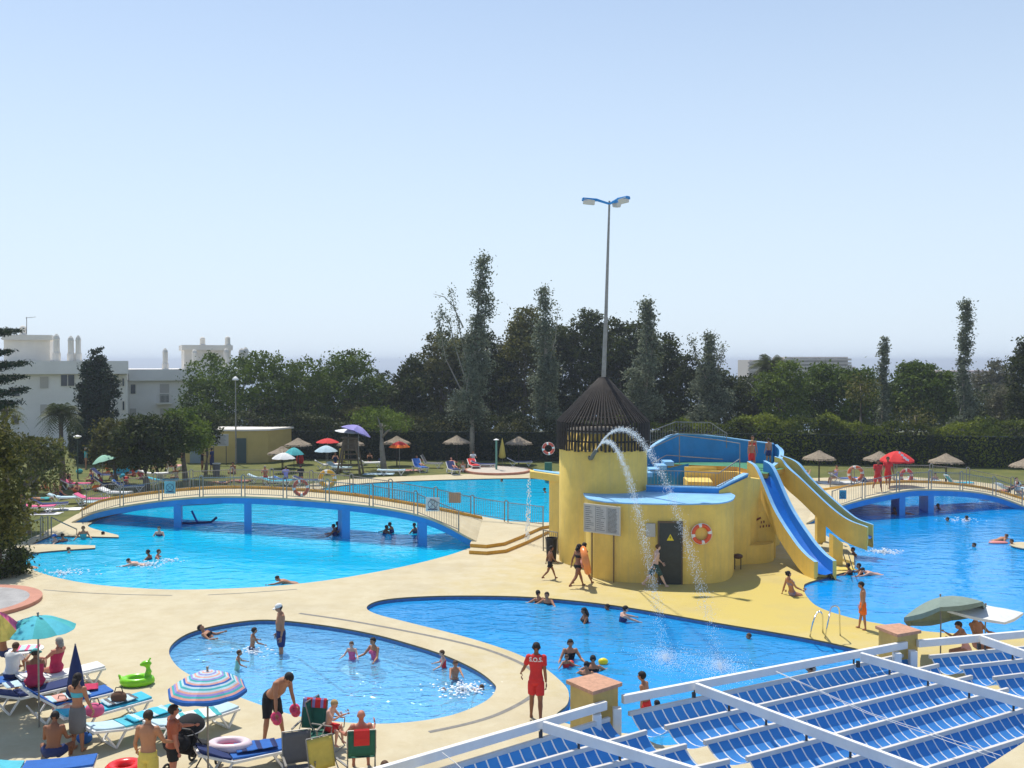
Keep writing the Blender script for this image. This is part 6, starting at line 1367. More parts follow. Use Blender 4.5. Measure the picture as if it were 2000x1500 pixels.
# ---------------- people ----------------
def rotx(v, a): c, s = math.cos(a), math.sin(a); return Vector((v[0], v[1] * c - v[2] * s, v[1] * s + v[2] * c))
def roty(v, a): c, s = math.cos(a), math.sin(a); return Vector((v[0] * c + v[2] * s, v[1], -v[0] * s + v[2] * c))
def rotz(v, a): c, s = math.cos(a), math.sin(a); return Vector((v[0] * c - v[1] * s, v[0] * s + v[1] * c, v[2]))
SK = {'fair': (.62, .36, .26), 'tan': (.42, .19, .10), 'brown': (.26, .105, .05), 'red': (.50, .19, .12), 'pale': (.66, .44, .34)}
HR = {'black': (.012, .009, .008), 'dark': (.03, .018, .012), 'brown': (.09, .045, .02), 'blond': (.42, .28, .12), 'grey': (.30, .28, .25), 'red': (.15, .05, .02)}
POSE = {
 'stand': dict(lh=3, rh=-2, lab=4, rab=4, la=9, ra=9, le=14, re=14),
 'walk': dict(lean=4, lh=28, rh=-20, lk=8, rk=28, ls=-22, rs=24, le=18, re=28, la=8, ra=8),
 'stride': dict(lean=6, lh=-28, rh=30, lk=14, rk=4, ls=28, rs=-34, le=25, re=12, la=10, ra=14),
 'wade': dict(lean=6, lh=10, rh=-6, lk=8, rk=10, ls=40, rs=35, la=28, ra=28, le=35, re=40),
 'tread': dict(lean=12, lh=25, rh=10, lk=30, rk=20, ls=60, rs=60, la=45, ra=45, le=30, re=30, hp=-8),
 'reach': dict(lean=15, lh=15, rh=0, lk=20, rk=10, ls=88, rs=82, la=8, ra=8, le=4, re=4),
 'swim': dict(root=74, lh=-8, rh=4, lk=12, rk=4, ls=150, rs=30, la=10, ra=25, le=10, re=30, hp=-42),
 'swimb': dict(root=62, lh=6, rh=14, lk=30, rk=25, ls=95, rs=80, la=45, ra=50, le=50, re=50, hp=-45),
 'ground': dict(lean=-14, lh=92, rh=84, lk=62, rk=40, lab=6, rab=8, ls=-28, rs=20, la=14, ra=12, le=4, re=30, sit=1),
 'cross': dict(lean=14, lh=100, rh=100, lk=105, rk=105, lab=32, rab=32, ls=35, rs=35, la=12, ra=12, le=50, re=50, sit=1),
 'chair': dict(lean=-10, lh=84, rh=80, lk=78, rk=70, lab=8, rab=8, ls=38, rs=38, la=14, ra=14, le=45, re=45, sit=1),
 'chairf': dict(lean=14, lh=84, rh=80, lk=80, rk=88, lab=10, rab=6, ls=55, rs=60, la=8, ra=8, le=70, re=75, hp=16, sit=1),
 'lie': dict(root=-88, lh=6, rh=10, lk=8, rk=16, la=18, ra=18, le=10, re=14, lie=1),
 'prone': dict(root=88, lh=0, rh=2, lk=4, rk=6, ls=150, rs=140, la=30, ra=30, le=70, re=70, lie=1),
 'recline': dict(root=-52, lh=36, rh=42, lk=8, rk=26, ls=20, rs=10, la=18, ra=20, le=30, re=40, hp=12, sit=1),
 'bend': dict(lean=46, lh=8, rh=12, lab=11, rab=13, lk=4, rk=8, ls=46, rs=52, la=12, ra=6, le=6, re=4, hp=12),
 'squat': dict(lean=30, lh=100, rh=95, lk=115, rk=110, lab=14, rab=14, ls=70, rs=70, la=15, ra=15, le=40, re=40),
}
PM = {}
def pm(kind, c, r=.5, **k):
    key = (kind, c)
    if key not in PM: PM[key] = mat("%s_%d_%d_%d" % ((kind,) + tuple(int(x * 999) for x in c)), c, r, .07, 5, **k)
    return PM[key]
def shell(name, V, N, F, mask, off, m, parent, extra=None):
    F = F[mask]
    if len(F) == 0: return
    used = np.unique(F); mp = -np.ones(len(V), int); mp[used] = np.arange(len(used)); o = off if np.isscalar(off) else off[used][:, None]
    P = V[used] + N[used] * o; FF = mp[F]; E = {}
    for f in FF:
        for a, c in ((f[0], f[1]), (f[1], f[2]), (f[2], f[3]), (f[3], f[0])): k = (min(a, c), max(a, c)); E[k] = None if k in E else (a, c)
    bd = [e for e in E.values() if e is not None]; bv = sorted({v for e in bd for v in e}); bm = {v: len(P) + i for i, v in enumerate(bv)}
    Q = np.array([V[used[v]] - N[used[v]] * .006 for v in bv]) if bv else np.zeros((0, 3)); allv = np.vstack([P, Q]); fs = [tuple(int(x) for x in f) for f in FF] + [(c, a, bm[a], bm[c]) for a, c in bd]
    b = MB(); b.add([tuple(p) for p in allv], fs)
    if extra: extra(b)
    return b.build(name, m, parent, smooth=True, raw=True)
def person(label, loc, H, yaw, pose='stand', wear=(), skin='tan', hair='dark', vox=.02, fem=False, fat=1.0, hs=1.0, tilt=0, hairlen=0, hat=None, fingers=False, group=None, **ov):
    p = dict(lean=0, root=0, lh=0, rh=0, lab=3, rab=3, lk=0, rk=0, ls=0, rs=0, la=8, ra=8, le=8, re=8, hp=0, hy=0, sit=0, lie=0, twist=0); p.update(POSE[pose]); p.update(ov)
    rd = {k: R(v) for k, v in p.items() if k not in ('sit', 'lie')}
    T = lambda v: rotx(rotx(Vector(v), -rd['lean']), -rd['root'])    # torso frame to local
    Rt = lambda v: rotx(Vector(v), -rd['root'])
    X = Vector((1, 0, 0)); segs = []; b = MB()
    def sc_(v): return Vector(v) * H
    pel = Vector((0, 0, 0))
    fr_ = [(-.05, .070, .050, 0), (-.02, .088, .062, -.004), (.03, .090, .062, 0), (.08, .076, .054, .002), (.12, .072, .052, .003), (.17, .080, .058, .004), (.22, .093, .062, .004), (.265, .100, .058, 0), (.30, .088, .046, -.003), (.325, .055, .038, -.004), (.345, .036, .034, -.002)]
    if fem: fr_ = [(z, rx * (1.08 if z < .05 else (.92 if z > .07 else 1)), ry * (1.1 if z < .05 else .95), o) for z, rx, ry, o in fr_]
    n = 14; vs_ = []
    for z, rx, ry, o in fr_:
        fx = 1 + (fat - 1) * (1.2 if .02 < z < .2 else .7); fy = 1 + (fat - 1) * (2.2 if .04 < z < .2 else .8)
        for k in range(n): a = 2 * math.pi * k / n; vs_.append(sc_(T((rx * fx * math.cos(a), ry * fy * math.sin(a) + o + (.012 * (fat - 1) * 8 if .04 < z < .2 else 0), z))))
    fs = [(i * n + k, i * n + (k + 1) % n, (i + 1) * n + (k + 1) % n, (i + 1) * n + k) for i in range(len(fr_) - 1) for k in range(n)] + [tuple(range(n - 1, -1, -1)), tuple(range((len(fr_) - 1) * n, len(fr_) * n))]
    b.add(vs_, fs)
    if fem:
        for s in (-1, 1): b.ball(sc_(T((s * .042, .052, .222))), .034 * H, 10, 8)
    segs.append(('torso', pel, sc_(T((0, 0, .33))), .085))
    # head
    nb = T((0, 0, .33)); Hd = lambda v: T(rotx(rotz(Vector(v), rd['hy']), -rd['hp'])); hc = nb + T((0, .004, .03)) + Hd((0, .012, .062 * hs)); b.path([sc_(nb - T((0, 0, .02))), sc_(hc - Hd((0, 0, .02)))], .031 * H, 10)
    def ball_o(c, r, fr2=Hd):
        bb = MB(); bb.ball((0, 0, 0), r, 14, 10); b.add([sc_(c + fr2(v)) for v in bb.v], bb.f)
    s_ = hs; ball_o(hc + Hd((0, -.006, .012 * s_)), (.046 * s_, .056 * s_, .052 * s_)); ball_o(hc + Hd((0, .018 * s_, -.022 * s_)), (.035 * s_, .036 * s_, .038 * s_)); ball_o(hc + Hd((0, .057 * s_, -.008 * s_)), (.008 * s_, .012 * s_, .013 * s_))
    for q in (-1, 1): ball_o(hc + Hd((q * .046 * s_, -.002, -.004)), (.006 * s_, .012 * s_, .017 * s_))
    segs.append(('head', sc_(hc - Hd((0, 0, .02 * s_))), sc_(hc + Hd((0, 0, .02 * s_))), .05 * hs)); segs.append(('neck', sc_(nb), sc_(nb + T((0, 0, .02))), .03))
    # arms
    hands = []
    for s, fl, ab, el in ((-1, rd['ls'], rd['la'], rd['le']), (1, rd['rs'], rd['ra'], rd['re'])):
        sh = T((s * .097, 0, .292)); F_ = lambda v: T(rotx(roty(Vector(v), -s * ab), fl)); F2 = lambda v: F_(rotx(Vector(v), el)); e = sh + F_((0, 0, -.168)); w = e + F2((0, 0, -.145))
        b.ball(sc_(sh), .037 * H, 10, 8); b.path([sc_(sh), sc_(sh.lerp(e, .4)), sc_(e), sc_(e.lerp(w, .3)), sc_(w)], [.033 * H, .028 * H, .022 * H, .0235 * H, .0145 * H], 10); b.ball(sc_(e), .0225 * H)
        hq = w + F2((0, 0, -.04)); bb = MB(); bb.ball((0, 0, 0), (.010, .024, .032), 10, 8); b.add([sc_(hq + F2(v)) for v in bb.v], bb.f); hands.append((w, F2, s))
        segs.append(('uarm', sc_(sh), sc_(e), .027)); segs.append(('farm', sc_(e), sc_(w + F2((0, 0, -.08))), .019))
    feet = []
    for s, fl, ab, kn in ((-1, rd['lh'], rd['lab'], rd['lk']), (1, rd['rh'], rd['rab'], rd['rk'])):
        h = Rt((s * .046, 0, -.015)); F_ = lambda v: Rt(rotx(roty(Vector(v), -s * ab), fl)); F2 = lambda v: F_(rotx(Vector(v), -kn)); k = h + F_((0, 0, -.24)); a = k + F2((0, 0, -.235)); tw_ = 1.0 + (fat - 1) * .5
        b.path([sc_(h), sc_(h.lerp(k, .35)), sc_(h.lerp(k, .8)), sc_(k)], [.056 * H * tw_, .051 * H * tw_, .037 * H, .032 * H], 12); b.ball(sc_(k), .032 * H); b.path([sc_(k), sc_(k.lerp(a, .28)), sc_(k.lerp(a, .6)), sc_(a)], [.031 * H, .033 * H, .025 * H, .0185 * H], 10); b.ball(sc_(a), .021 * H)
        flat = Vector((0, 1, 0)) if not (p['root'] or p['sit'] or kn > R(40)) else F2((0, 1, 0)) if not p['sit'] or kn < R(30) else Vector((0, .95, -.2)); up = Vector((0, 0, 1)) if flat.y > .9 else F2((0, 0, 1)); ft = a + flat * .075 - up * .018; heel = a - flat * .02 - up * .018
        if flat.y > .9 and not p['root'] and not p['sit'] and s * 0 == 0:
            pass
        b.path([sc_(heel), sc_(a + flat * .02 - up * .014), sc_(ft)], [.02 * H, .022 * H, .013 * H], 10); feet.append(sc_(heel)); feet.append(sc_(ft))
        segs.append(('thigh', sc_(h), sc_(k), .05)); segs.append(('shank', sc_(k), sc_(a), .03)); segs.append(('foot', sc_(a), sc_(ft), .02))
    ob = blob("person", b, pm("skin", SK[skin], .55), vox * (H / 1.7) ** .5, sm=3 if vox > .014 else 2)
    me = ob.data; nv_ = len(me.vertices); V = np.empty(nv_ * 3, np.float32); me.vertices.foreach_get('co', V); V = V.reshape(-1, 3).astype(float); N = np.empty(nv_ * 3, np.float32); me.vertex_normals.foreach_get('vector', N); N = N.reshape(-1, 3).astype(float)
    quad = np.array([tuple(q.vertices) if len(q.vertices) == 4 else tuple(q.vertices)[:3] + (q.vertices[0],) for q in me.polygons])
    zmin = V[:, 2].min() if not p['sit'] else None
    if p['sit']: base = -.058 * H * (1.0 if p['root'] == 0 else 1.0)
    else: base = zmin
    if pose in ('swim', 'swimb', 'tread', 'wade', 'reach') or ov.get('sub') is not None: pass
    V[:, 2] -= base; sh_ = Vector((0, 0, -base)); me.vertices.foreach_set('co', V.astype(np.float32).ravel()); 
    best = np.full(nv_, 1e9); lab = np.zeros(nv_, int); tt = np.zeros(nv_)
    for i, (nm, a, c, r) in enumerate(segs):
        a = np.array(a + sh_); c = np.array(c + sh_); d = c - a; t = np.clip(((V - a) @ d) / max(1e-9, d @ d), 0, 1); dist = np.linalg.norm(V - a - t[:, None] * d, axis=1) / (r * H)
        if nm == 'torso': t = ((V - a) @ d) / (d @ d)
        u = dist < best; best[u] = dist[u]; lab[u] = i; tt[u] = t[u]
    names = np.array([s[0] for s in segs]); ln = names[lab]; hcL = np.array(sc_(hc) + sh_); hx, hy_, hz_ = (np.array(Hd(v)) for v in ((1, 0, 0), (0, 1, 0), (0, 0, 1))); rel = (V - hcL) / (.05 * H * hs); lx, ly, lz = rel @ hx, rel @ hy_, rel @ hz_
    vm = lambda m: m[quad].all(1)
    # features
    feat = MB()
    for q in (-1, 1): feat.ball(sc_(hc + Hd((q * .018 * s_, .050 * s_, .006 * s_))) + sh_, .0055 * H * s_, 6, 4)
    feat.ball(sc_(hc + Hd((0, .052 * s_, -.033 * s_))) + sh_, (.012 * H * s_, .005 * H, .003 * H), 8, 4, mi=1)
    feat.build("face_details", [pm("eye", (.03, .02, .015)), pm("lip", (.35, .09, .07))], ob, raw=True)
    if fingers:
        fb = MB()
        for w, F2, s in hands:
            for i, (dx, L_) in enumerate(((.019, .042), (.007, .048), (-.006, .045), (-.018, .036))):
                o_ = w + F2((0, dx * .9, -.062)); m_ = o_ + F2((-s * .006, dx * .12, -L_ * .5)); e_ = m_ + F2((-s * .014, dx * .06, -L_ * .45)); fb.path([sc_(o_) + sh_, sc_(m_) + sh_, sc_(e_) + sh_], [.0058 * H, .0052 * H, .0038 * H], 6)
            o_ = w + F2((0, .02, -.03)); m_ = o_ + F2((-s * .004, .018, -.018)); e_ = m_ + F2((-s * .006, .006, -.02)); fb.path([sc_(o_) + sh_, sc_(m_) + sh_, sc_(e_) + sh_], [.007 * H, .0062 * H, .004 * H], 6)
        bm = bmesh.new(); bm.from_mesh(me); off0 = len(bm.verts); vv = [bm.verts.new(v) for v in fb.v]
        for f in fb.f: bm.faces.new([vv[i] for i in f]).smooth = True
        bm.to_mesh(me); bm.free()
    if hair:
        def ext(bb):
            if hairlen > 0: c = sc_(hc + Hd((0, -.035 * s_, .0))) + sh_; bb.path([c, c + sc_(Hd((0, -.018, -.05))), c + sc_(T((0, -.035, -.05 - hairlen * .5))), c + sc_(T((0, -.03, -.06 - hairlen)))], [.045 * H * s_, .042 * H * s_, .034 * H, .014 * H], 10)
            if hairlen < 0: bb.ball(sc_(hc + Hd((0, -.05 * s_, .05 * s_))) + sh_, .024 * H, 8, 6)
        hm = (ln == 'head') & ((lz > .55) | ((ly < -.05) & (lz > -.75)) | ((ly < .45) & (lz > .15)))
        shell("hair", V, N, quad, vm(hm), .011 * H / 1.7 * (1.5 if fem or hairlen else 1), pm("hair", HR[hair], .75), ob, ext)
    for w in wear:
        kind, cn = w[0], w[1]; m_ = FAB[cn] if cn in FAB else pm("cloth", cn, .8)
        off = np.full(nv_, .008)
        if kind == 'trunks': msk = ((ln == 'torso') & (tt < .17)) | ((ln == 'thigh') & (tt < w[2] if len(w) > 2 else (ln == 'thigh') & (tt < .55))); off = np.where(ln == 'thigh', .012 + .022 * tt, .009)
        elif kind == 'brief': msk = ((ln == 'torso') & (tt < .10)) | ((ln == 'thigh') & (tt < .12))
        elif kind == 'suit': msk = ((ln == 'torso') & (tt < .80)) | ((ln == 'thigh') & (tt < .10))
        elif kind == 'top': msk = (ln == 'torso') & (tt > .55) & (tt < .76)
        elif kind == 'shirt': msk = ((ln == 'torso') & (tt > .02) & (tt < 1.02)) | ((ln == 'uarm') & (tt < .62)) | (ln == 'neck') & (tt < .3) ; off = np.where(ln == 'uarm', .012 + .012 * tt, .013)
        elif kind == 'wrap': msk = ((ln == 'torso') & (tt < .2)) | ((ln == 'thigh') & (tt < .95)); off = np.where(ln == 'thigh', .018 + .02 * tt, .012)
        if kind == 'wrap':
            t_ = MB(); t_.lathe([(.088, .58), (.104, .53), (.112, .42), (.108, .32), (.106, .25), (.100, .25), (.10, .4)], (0, 0, 0), 22, sy=.85); bb = MB(); bb.add([sc_(v) for v in t_.v], t_.f); bb.build("towel_wrap", m_, ob, smooth=True, raw=True); continue
        shell({'trunks': 'swim_trunks', 'brief': 'bikini_bottom', 'suit': 'swimsuit', 'top': 'bikini_top', 'shirt': 'shirt', 'wrap': 'towel_wrap'}[kind], V, N, quad, vm(msk), off, m_, ob)
    if hat:
        bb = MB(); c = hc + Hd((0, -.004, .022 * s_)); hm_ = FAB[hat[1]]
        t_ = MB(); t_.lathe([(.054 * s_, -.004), (.053 * s_, .022), (.040 * s_, .042), (.018, .052), (.001, .053)], (0, 0, 0), 18, sy=1.12); bb.add([sc_(c + Hd(v)) + sh_ for v in t_.v], t_.f)
        t_ = MB(); 
        if hat[0] == 'cap': t_.add([(-.04, .045, .0), (.04, .045, .0), (.03, .10, -.008), (-.03, .10, -.008), (-.04, .045, .006), (.04, .045, .006), (.03, .10, -.002), (-.03, .10, -.002)], [(0, 3, 2, 1), (4, 5, 6, 7), (0, 1, 5, 4), (1, 2, 6, 5), (2, 3, 7, 6), (3, 0, 4, 7)])
        else: t_.lathe([(.05, 0), (.09, -.008), (.09, -.003), (.05, .006)], (0, 0, 0), 18)
        bb.add([sc_(c + Hd(v)) + sh_ for v in t_.v], t_.f); bb.build("cap", hm_, ob, smooth=True, raw=True)
    z = loc[2]; ob.location = (loc[0], loc[1], z); ob.rotation_euler = (0, R(tilt), R(yaw)); tag(ob, label, "person", group)
    ob['wrist_l'] = tuple(sc_(hands[0][0]) + sh_); ob['wrist_r'] = tuple(sc_(hands[1][0]) + sh_)
    return ob
def wrist(ob, s, drop=.06):
    M = Matrix.Translation(ob.location) @ Matrix.Rotation(ob.rotation_euler.z, 4, 'Z'); w = Vector(ob['wrist_l' if s < 0 else 'wrist_r']); return M @ (w - Vector((0, 0, drop)))
def onfloor(px, py, label, H, yaw, pose='stand', z=0, **k):
    g = G(px, py, z); return person(label, (g.x, g.y, z), H, yaw, pose, **k)
def inwater(px, py, label, H, yaw, sub, pose='wade', wl=-.07, **k):
    """px,py: where the body meets the water; sub: share of the height under water"""
    g = G(px, py, wl); return person(label, (g.x, g.y, wl - sub * H), H, yaw, pose, **k)
def swimmer(px, py, label, yaw, wl=-.07, H=1.6, pose='swim', dz=-.40, **k):
    g = G(px, py, wl); k.setdefault('vox', .022); return person(label, (g.x, g.y, wl + dz), H, yaw, pose, **k)
FP = .0125
lgd = onfloor(1047, 1406, "lifeguard in a red shirt and shorts marked S.O.S. walking away", 1.76, -6, 'walk', wear=(('trunks', 'red', .72), ('shirt', 'red')), skin='brown', hair='black', vox=FP, fingers=True, lh=12, rh=-12, lk=4, rk=16, ls=18, rs=-4, la=22, ra=6, le=35, re=10)
bd = onfloor(530, 1444, "man in dark shorts bending over with pink armbands in his hands", 1.86, -128, 'bend', wear=(('trunks', 'black', .95),), skin='tan', hair='black', vox=FP, fingers=True, fat=1.16)
for s, lb in ((-1, "pink armband in the bending man's hand nearer the green chair"), (1, "pink armband in the bending man's hand nearer the parasol")):
    c = wrist(bd, s, .10); b = MB(); b.torus(c, .07, .05, Matrix.Rotation(R(70), 3, 'X'), 18, 8); b.torus(c + Vector((.02, 0, -.07)), .06, .045, Matrix.Rotation(R(80), 3, 'X'), 18, 8); tag(b.build("armband", mat("armband_pink", (.75, .06, .16), .3), smooth=True), lb, "armband")
inwater(549, 1274, "man in a white cap and navy shorts standing in the paddling pool", 1.76, 118, .21, 'stand', wl=-.14, wear=(('trunks', 'navy', .8),), skin='tan', hair='dark', vox=FP, fingers=True, hat=('cap', 'white'), fat=1.12, hp=18)
onfloor(152, 1466, "woman with dark hair and a grey towel round her waist", 1.62, -12, 'stand', wear=(('wrap', (.16, .16, .16)), ('top', 'turq')), skin='tan', hair='black', vox=FP, fingers=True, fem=True, hairlen=.06, ls=30, rs=12, le=70)
g = G(290, 1572, 0); person("dark haired man in yellow shorts seen from behind", (g.x, g.y, 0), 1.74, -6, 'stand', wear=(('trunks', 'yellow', .6),), skin='tan', hair='dark', vox=FP, fingers=True, la=16, ra=20, le=38, re=45, rs=20, fat=1.05)
g = G(327, 1562, 0); person("sunburnt person standing beside the black pushchair", (g.x, g.y + .3, 0), 1.66, -60, 'stand', wear=(('trunks', 'black', .5), ('shirt', (.42, .12, .06))), skin='red', hair='dark', vox=.016, fem=True, ls=50, le=30)
def seated(px, py, z, label, H, yaw, pose, **k): g = G(px, py, z); return person(label, (g.x, g.y, z), H, yaw, pose, **k)
seated(110, 1312, .42, "white haired woman in a red swimsuit sitting on the white lounger", 1.62, 70, 'chair', wear=(('suit', 'magenta'),), skin='red', hair='grey', vox=.015, fem=True, fat=1.2, hairlen=.03)
seated(68, 1340, .44, "woman in a magenta swimsuit and teal scarf sitting on a lounger", 1.6, 20, 'chairf', wear=(('suit', 'magenta'),), skin='brown', hair='dark', vox=.015, fem=True, fat=1.45, hat=('sun', 'teal'))
seated(20, 1325, .42, "person in a white shirt sitting at the left edge", 1.6, -10, 'chairf', wear=(('shirt', 'white'), ('brief', 'navy')), skin='tan', hair='brown', vox=.016, fat=1.2)
seated(8, 1282, .42, "dark skinned man with a raised elbow under the pastel parasol", 1.7, -40, 'chair', wear=(('trunks', 'navy'),), skin='brown', hair='black', vox=.016, rs=95, re=110)
seated(103, 1478, .1, "person with a bare brown back sitting at the bottom left", 1.65, 10, 'cross', wear=(('trunks', 'navy'),), skin='brown', hair='black', vox=.015, fingers=True, fat=1.1)
person("blond boy in red shorts sitting in a folding chair", (q2.x, q2.y, .42), 1.18, 250, 'chairf', wear=(('trunks', 'red', .8),), skin='fair', hair='blond', vox=.0125, fingers=True, hs=1.22)
person("bald sunburnt person sitting in the dark green chair", (q3.x, q3.y - .02, .42), 1.68, 10, 'chair', wear=(('brief', 'red'),), skin='red', hair=None, vox=.014, fingers=True, ls=25, la=30)
g = G(757, 1572, 0); person("person with brown hair sitting low behind the white beam", (g.x, g.y - .1, .0), 1.5, 20, 'cross', wear=(('suit', 'navy'),), skin='tan', hair='brown', vox=.017, fem=True)
onfloor(1262, 1440, "boy in red trunks standing between pillar and pergola", 1.40, 60, 'stand', wear=(('trunks', 'red', .5),), skin='tan', hair='black', vox=FP, fingers=True, hs=1.15, lean=8)
onfloor(1685, 1229, "boy in bright orange shorts standing by the slide pool", 1.44, 75, 'stand', wear=(('trunks', 'orange', .75),), skin='tan', hair='black', vox=.015, fingers=True, hs=1.12, hp=20, lh=-6, rh=8)
onfloor(1074, 1131, "small child in dark shorts walking past the black bin", 1.28, -75, 'walk', wear=(('trunks', 'black', .5),), skin='brown', hair='black', vox=.015, hs=1.15)
onfloor(1128, 1147, "girl with dark hair walking just left of the orange tube", 1.62, -60, 'walk', wear=(('brief', 'black'), ('top', 'black')), skin='brown', hair='black', vox=.016, fem=True, hairlen=.05)
onfloor(1138, 1141, "second girl half hidden behind the orange tube", 1.6, -50, 'stride', wear=(('suit', 'salmon'),), skin='brown', hair='black', vox=.018, fem=True, hairlen=.05)
g = G(1143, 1146, 0); b = MB(); b.torus((g.x, g.y - .1, .98), .40, .13, Matrix.Rotation(R(78), 3, 'Y'), 32, 10); tag(b.build("swim_tube", mat("inflatable_orange", (.82, .25, .06), .3), smooth=True), "large orange inflatable tube carried upright by the two girls", "swim tube")
onfloor(1280, 1146, "pale boy in dark patterned shorts striding past the dark door", 1.62, -80, 'stride', wear=(('trunks', (.03, .07, .06), .9),), skin='pale', hair='brown', vox=.0145, fingers=True)
seated(1547, 1163, .0, "woman in a bikini sitting on the deck at the slide pool corner", 1.62, -78, 'ground', wear=(('brief', (.25, .2, .3)), ('top', (.25, .2, .3))), skin='tan', hair='black', vox=.015, fem=True, fingers=True, hairlen=-1, lh=78, rh=72, lk=85, rk=88, lab=-4)
seated(1910, 1262, .4, "bather with a broad brown back sitting under the cream parasol", 1.7, 200, 'chair', wear=(('trunks', 'salmon'),), skin='tan', hair='dark', vox=.016, fat=1.15)
seated(1888, 1275, .4, "second bather leaning forward below the green parasol", 1.6, 80, 'chairf', wear=(('suit', 'salmon'),), skin='tan', hair='dark', vox=.017, fem=True)
# slide platform and lifeguards
q = D(1468, 907, 42.6); person("blond child in red shorts waiting on the slide platform", (q.x, q.y, zf), 1.25, 190, 'stand', wear=(('trunks', 'red', .8),), skin='tan', hair='blond', vox=.016, hs=1.15)
q = D(1474, 890, 43.4); person("dark haired child in red behind the blond child on the platform", (q.x - .1, q.y, zf), 1.4, 170, 'stand', wear=(('suit', 'red'),), skin='tan', hair='dark', vox=.018, hs=1.1)
q = D(1500, 890, 44.0); person("boy leaning at the head of the rear slide", (q.x, q.y - .1, zf), 1.25, 20, 'stand', wear=(('trunks', 'navy'),), skin='tan', hair='black', vox=.018, hs=1.1)
q = V3(1718, 962, 1.15); lg1 = person("lifeguard in red leaning on the right footbridge railing", (q.x, q.y + .3, q.z + .05), 1.75, 175, 'walk', wear=(('trunks', 'red', .8), ('shirt', 'red')), skin='brown', hair='dark', vox=.018)
q = V3(1741, 957, 1.2); person("second lifeguard in red behind the first on the footbridge", (q.x, q.y + .5, q.z + .05), 1.78, 150, 'walk', wear=(('trunks', 'red', .8), ('shirt', 'red')), skin='brown', hair='dark', vox=.018)
# paddling pool
WC = -.14
inwater(424, 1262, "woman in a black bikini reclining in the paddling pool", 1.6, -95, .0, 'recline', wl=-.42, wear=(('top', 'black'), ('brief', 'black')), skin='tan', hair='dark', vox=.015, fem=True)
inwater(492, 1270, "child standing waist deep right of the reclining woman", 1.2, -60, .48, 'wade', wl=WC, wear=(('trunks', 'navy'),), skin='tan', hair='dark', vox=.015, hs=1.2)
inwater(463, 1308, "bald looking toddler in green waist deep in the paddling pool", 1.0, -80, .5, 'wade', wl=WC, wear=(('suit', 'mint'),), skin='tan', hair='brown', vox=.014, hs=1.25)
inwater(688, 1287, "child in pink standing above the dolphin mosaic", 1.1, 170, .56, 'wade', wl=WC, wear=(('suit', 'pink'),), skin='fair', hair='brown', vox=.014, hs=1.2)
inwater(733, 1285, "dark haired woman in pink right of the child in pink", 1.55, 140, .62, 'wade', wl=WC, wear=(('suit', 'pink'),), skin='tan', hair='black', vox=.015, fem=True)
inwater(868, 1302, "child with red straps nearest the paddling pool's far wall", 1.15, 100, .62, 'wade', wl=WC, wear=(('suit', 'red'),), skin='fair', hair='brown', vox=.015, hs=1.15)
inwater(888, 1326, "brown haired child wading in the right end of the paddling pool", 1.2, 190, .56, 'reach', wl=WC, wear=(('trunks', 'navy'),), skin='tan', hair='brown', vox=.015, hs=1.15)
swimmer(905, 1348, "child swimming with one foot up at the paddling pool's right end", -80, WC, 1.2, skin='fair', hair='brown', wear=(('trunks', 'pink'),), vox=.015, lk=60)
# middle pool
D_ = -.14
for a in ((1055, 1177, "bather at the far wall left of two heads in the middle pool", 1.6, 30, .74, 'tread', 'tan', 'black'), (1072, 1178, "bather at the far wall right of two heads in the middle pool", 1.65, 150, .74, 'tread', 'tan', 'dark'), (1146, 1214, "dark long haired bather shoulder deep in the middle pool", 1.6, 100, .72, 'wade', 'brown', 'black'), (1194, 1191, "bather almost under water by the far wall of the middle pool", 1.5, 90, .86, 'tread', 'brown', 'black'),
          (1113, 1286, "woman in sunglasses holding a child in the middle pool", 1.65, 185, .66, 'wade', 'tan', 'black'), (1143, 1320, "left one of two dark heads seen from behind the pillar", 1.5, -20, .76, 'tread', 'tan', 'black'), (1159, 1312, "right one of two dark heads seen from behind the pillar", 1.6, 0, .74, 'tread', 'tan', 'black'), (1291, 1383, "dark head in the water behind the boy in red trunks", 1.4, 40, .88, 'tread', 'tan', 'black'), (1590, 1314, "head with dark hair in the water under the front beam", 1.5, 80, .84, 'tread', 'tan', 'black'), (1577, 1312, "fairer head in the water beside the dark one at the beam", 1.5, 260, .86, 'tread', 'fair', 'brown'), (1471, 1247, "bather ducking in sparkling water near the far wall", 1.4, 90, .88, 'tread', 'tan', 'brown')):
    inwater(a[0], a[1], a[2], a[3], a[4], a[5], a[6], wl=D_, skin=a[7], hair=a[8], wear=(('suit', 'black'),), vox=.016, fem='woman' in a[2] or 'long' in a[2], hairlen=.08 if 'long' in a[2] else 0)
inwater(1210, 1214, "woman stretching both arms forward in the middle pool", 1.62, -80, .68, 'reach', wl=D_, wear=(('suit', 'navy'),), skin='fair', hair='black', vox=.015, fem=True)
kid = inwater(1104, 1302, "small child with red armbands before the woman in sunglasses", 1.0, 200, .66, 'tread', wl=D_, wear=(('suit', 'red'),), skin='tan', hair='brown', vox=.014, hs=1.2)
g = G(1115, 1298, D_); b = MB(); b.ball((g.x, g.y - .1, D_ + .06), .09, 12, 8); tag(b.build("armband", mat("armband_red", (.72, .05, .04), .3), smooth=True), "red armband floating at the small child's side", "armband")
swimmer(1184, 1300, "child with a yellow float swimming in the middle pool", 110, D_, 1.25, skin='tan', hair='black', wear=(('trunks', 'navy'),), vox=.015)
g = G(1178, 1297, D_); b = MB(); b.ball((g.x, g.y, D_ + .07), (.14, .1, .1), 14, 10); tag(b.build("swim_float", mat("float_yellow", (.85, .70, .02), .3), smooth=True), "bright yellow float beside the swimming child", "swim float")
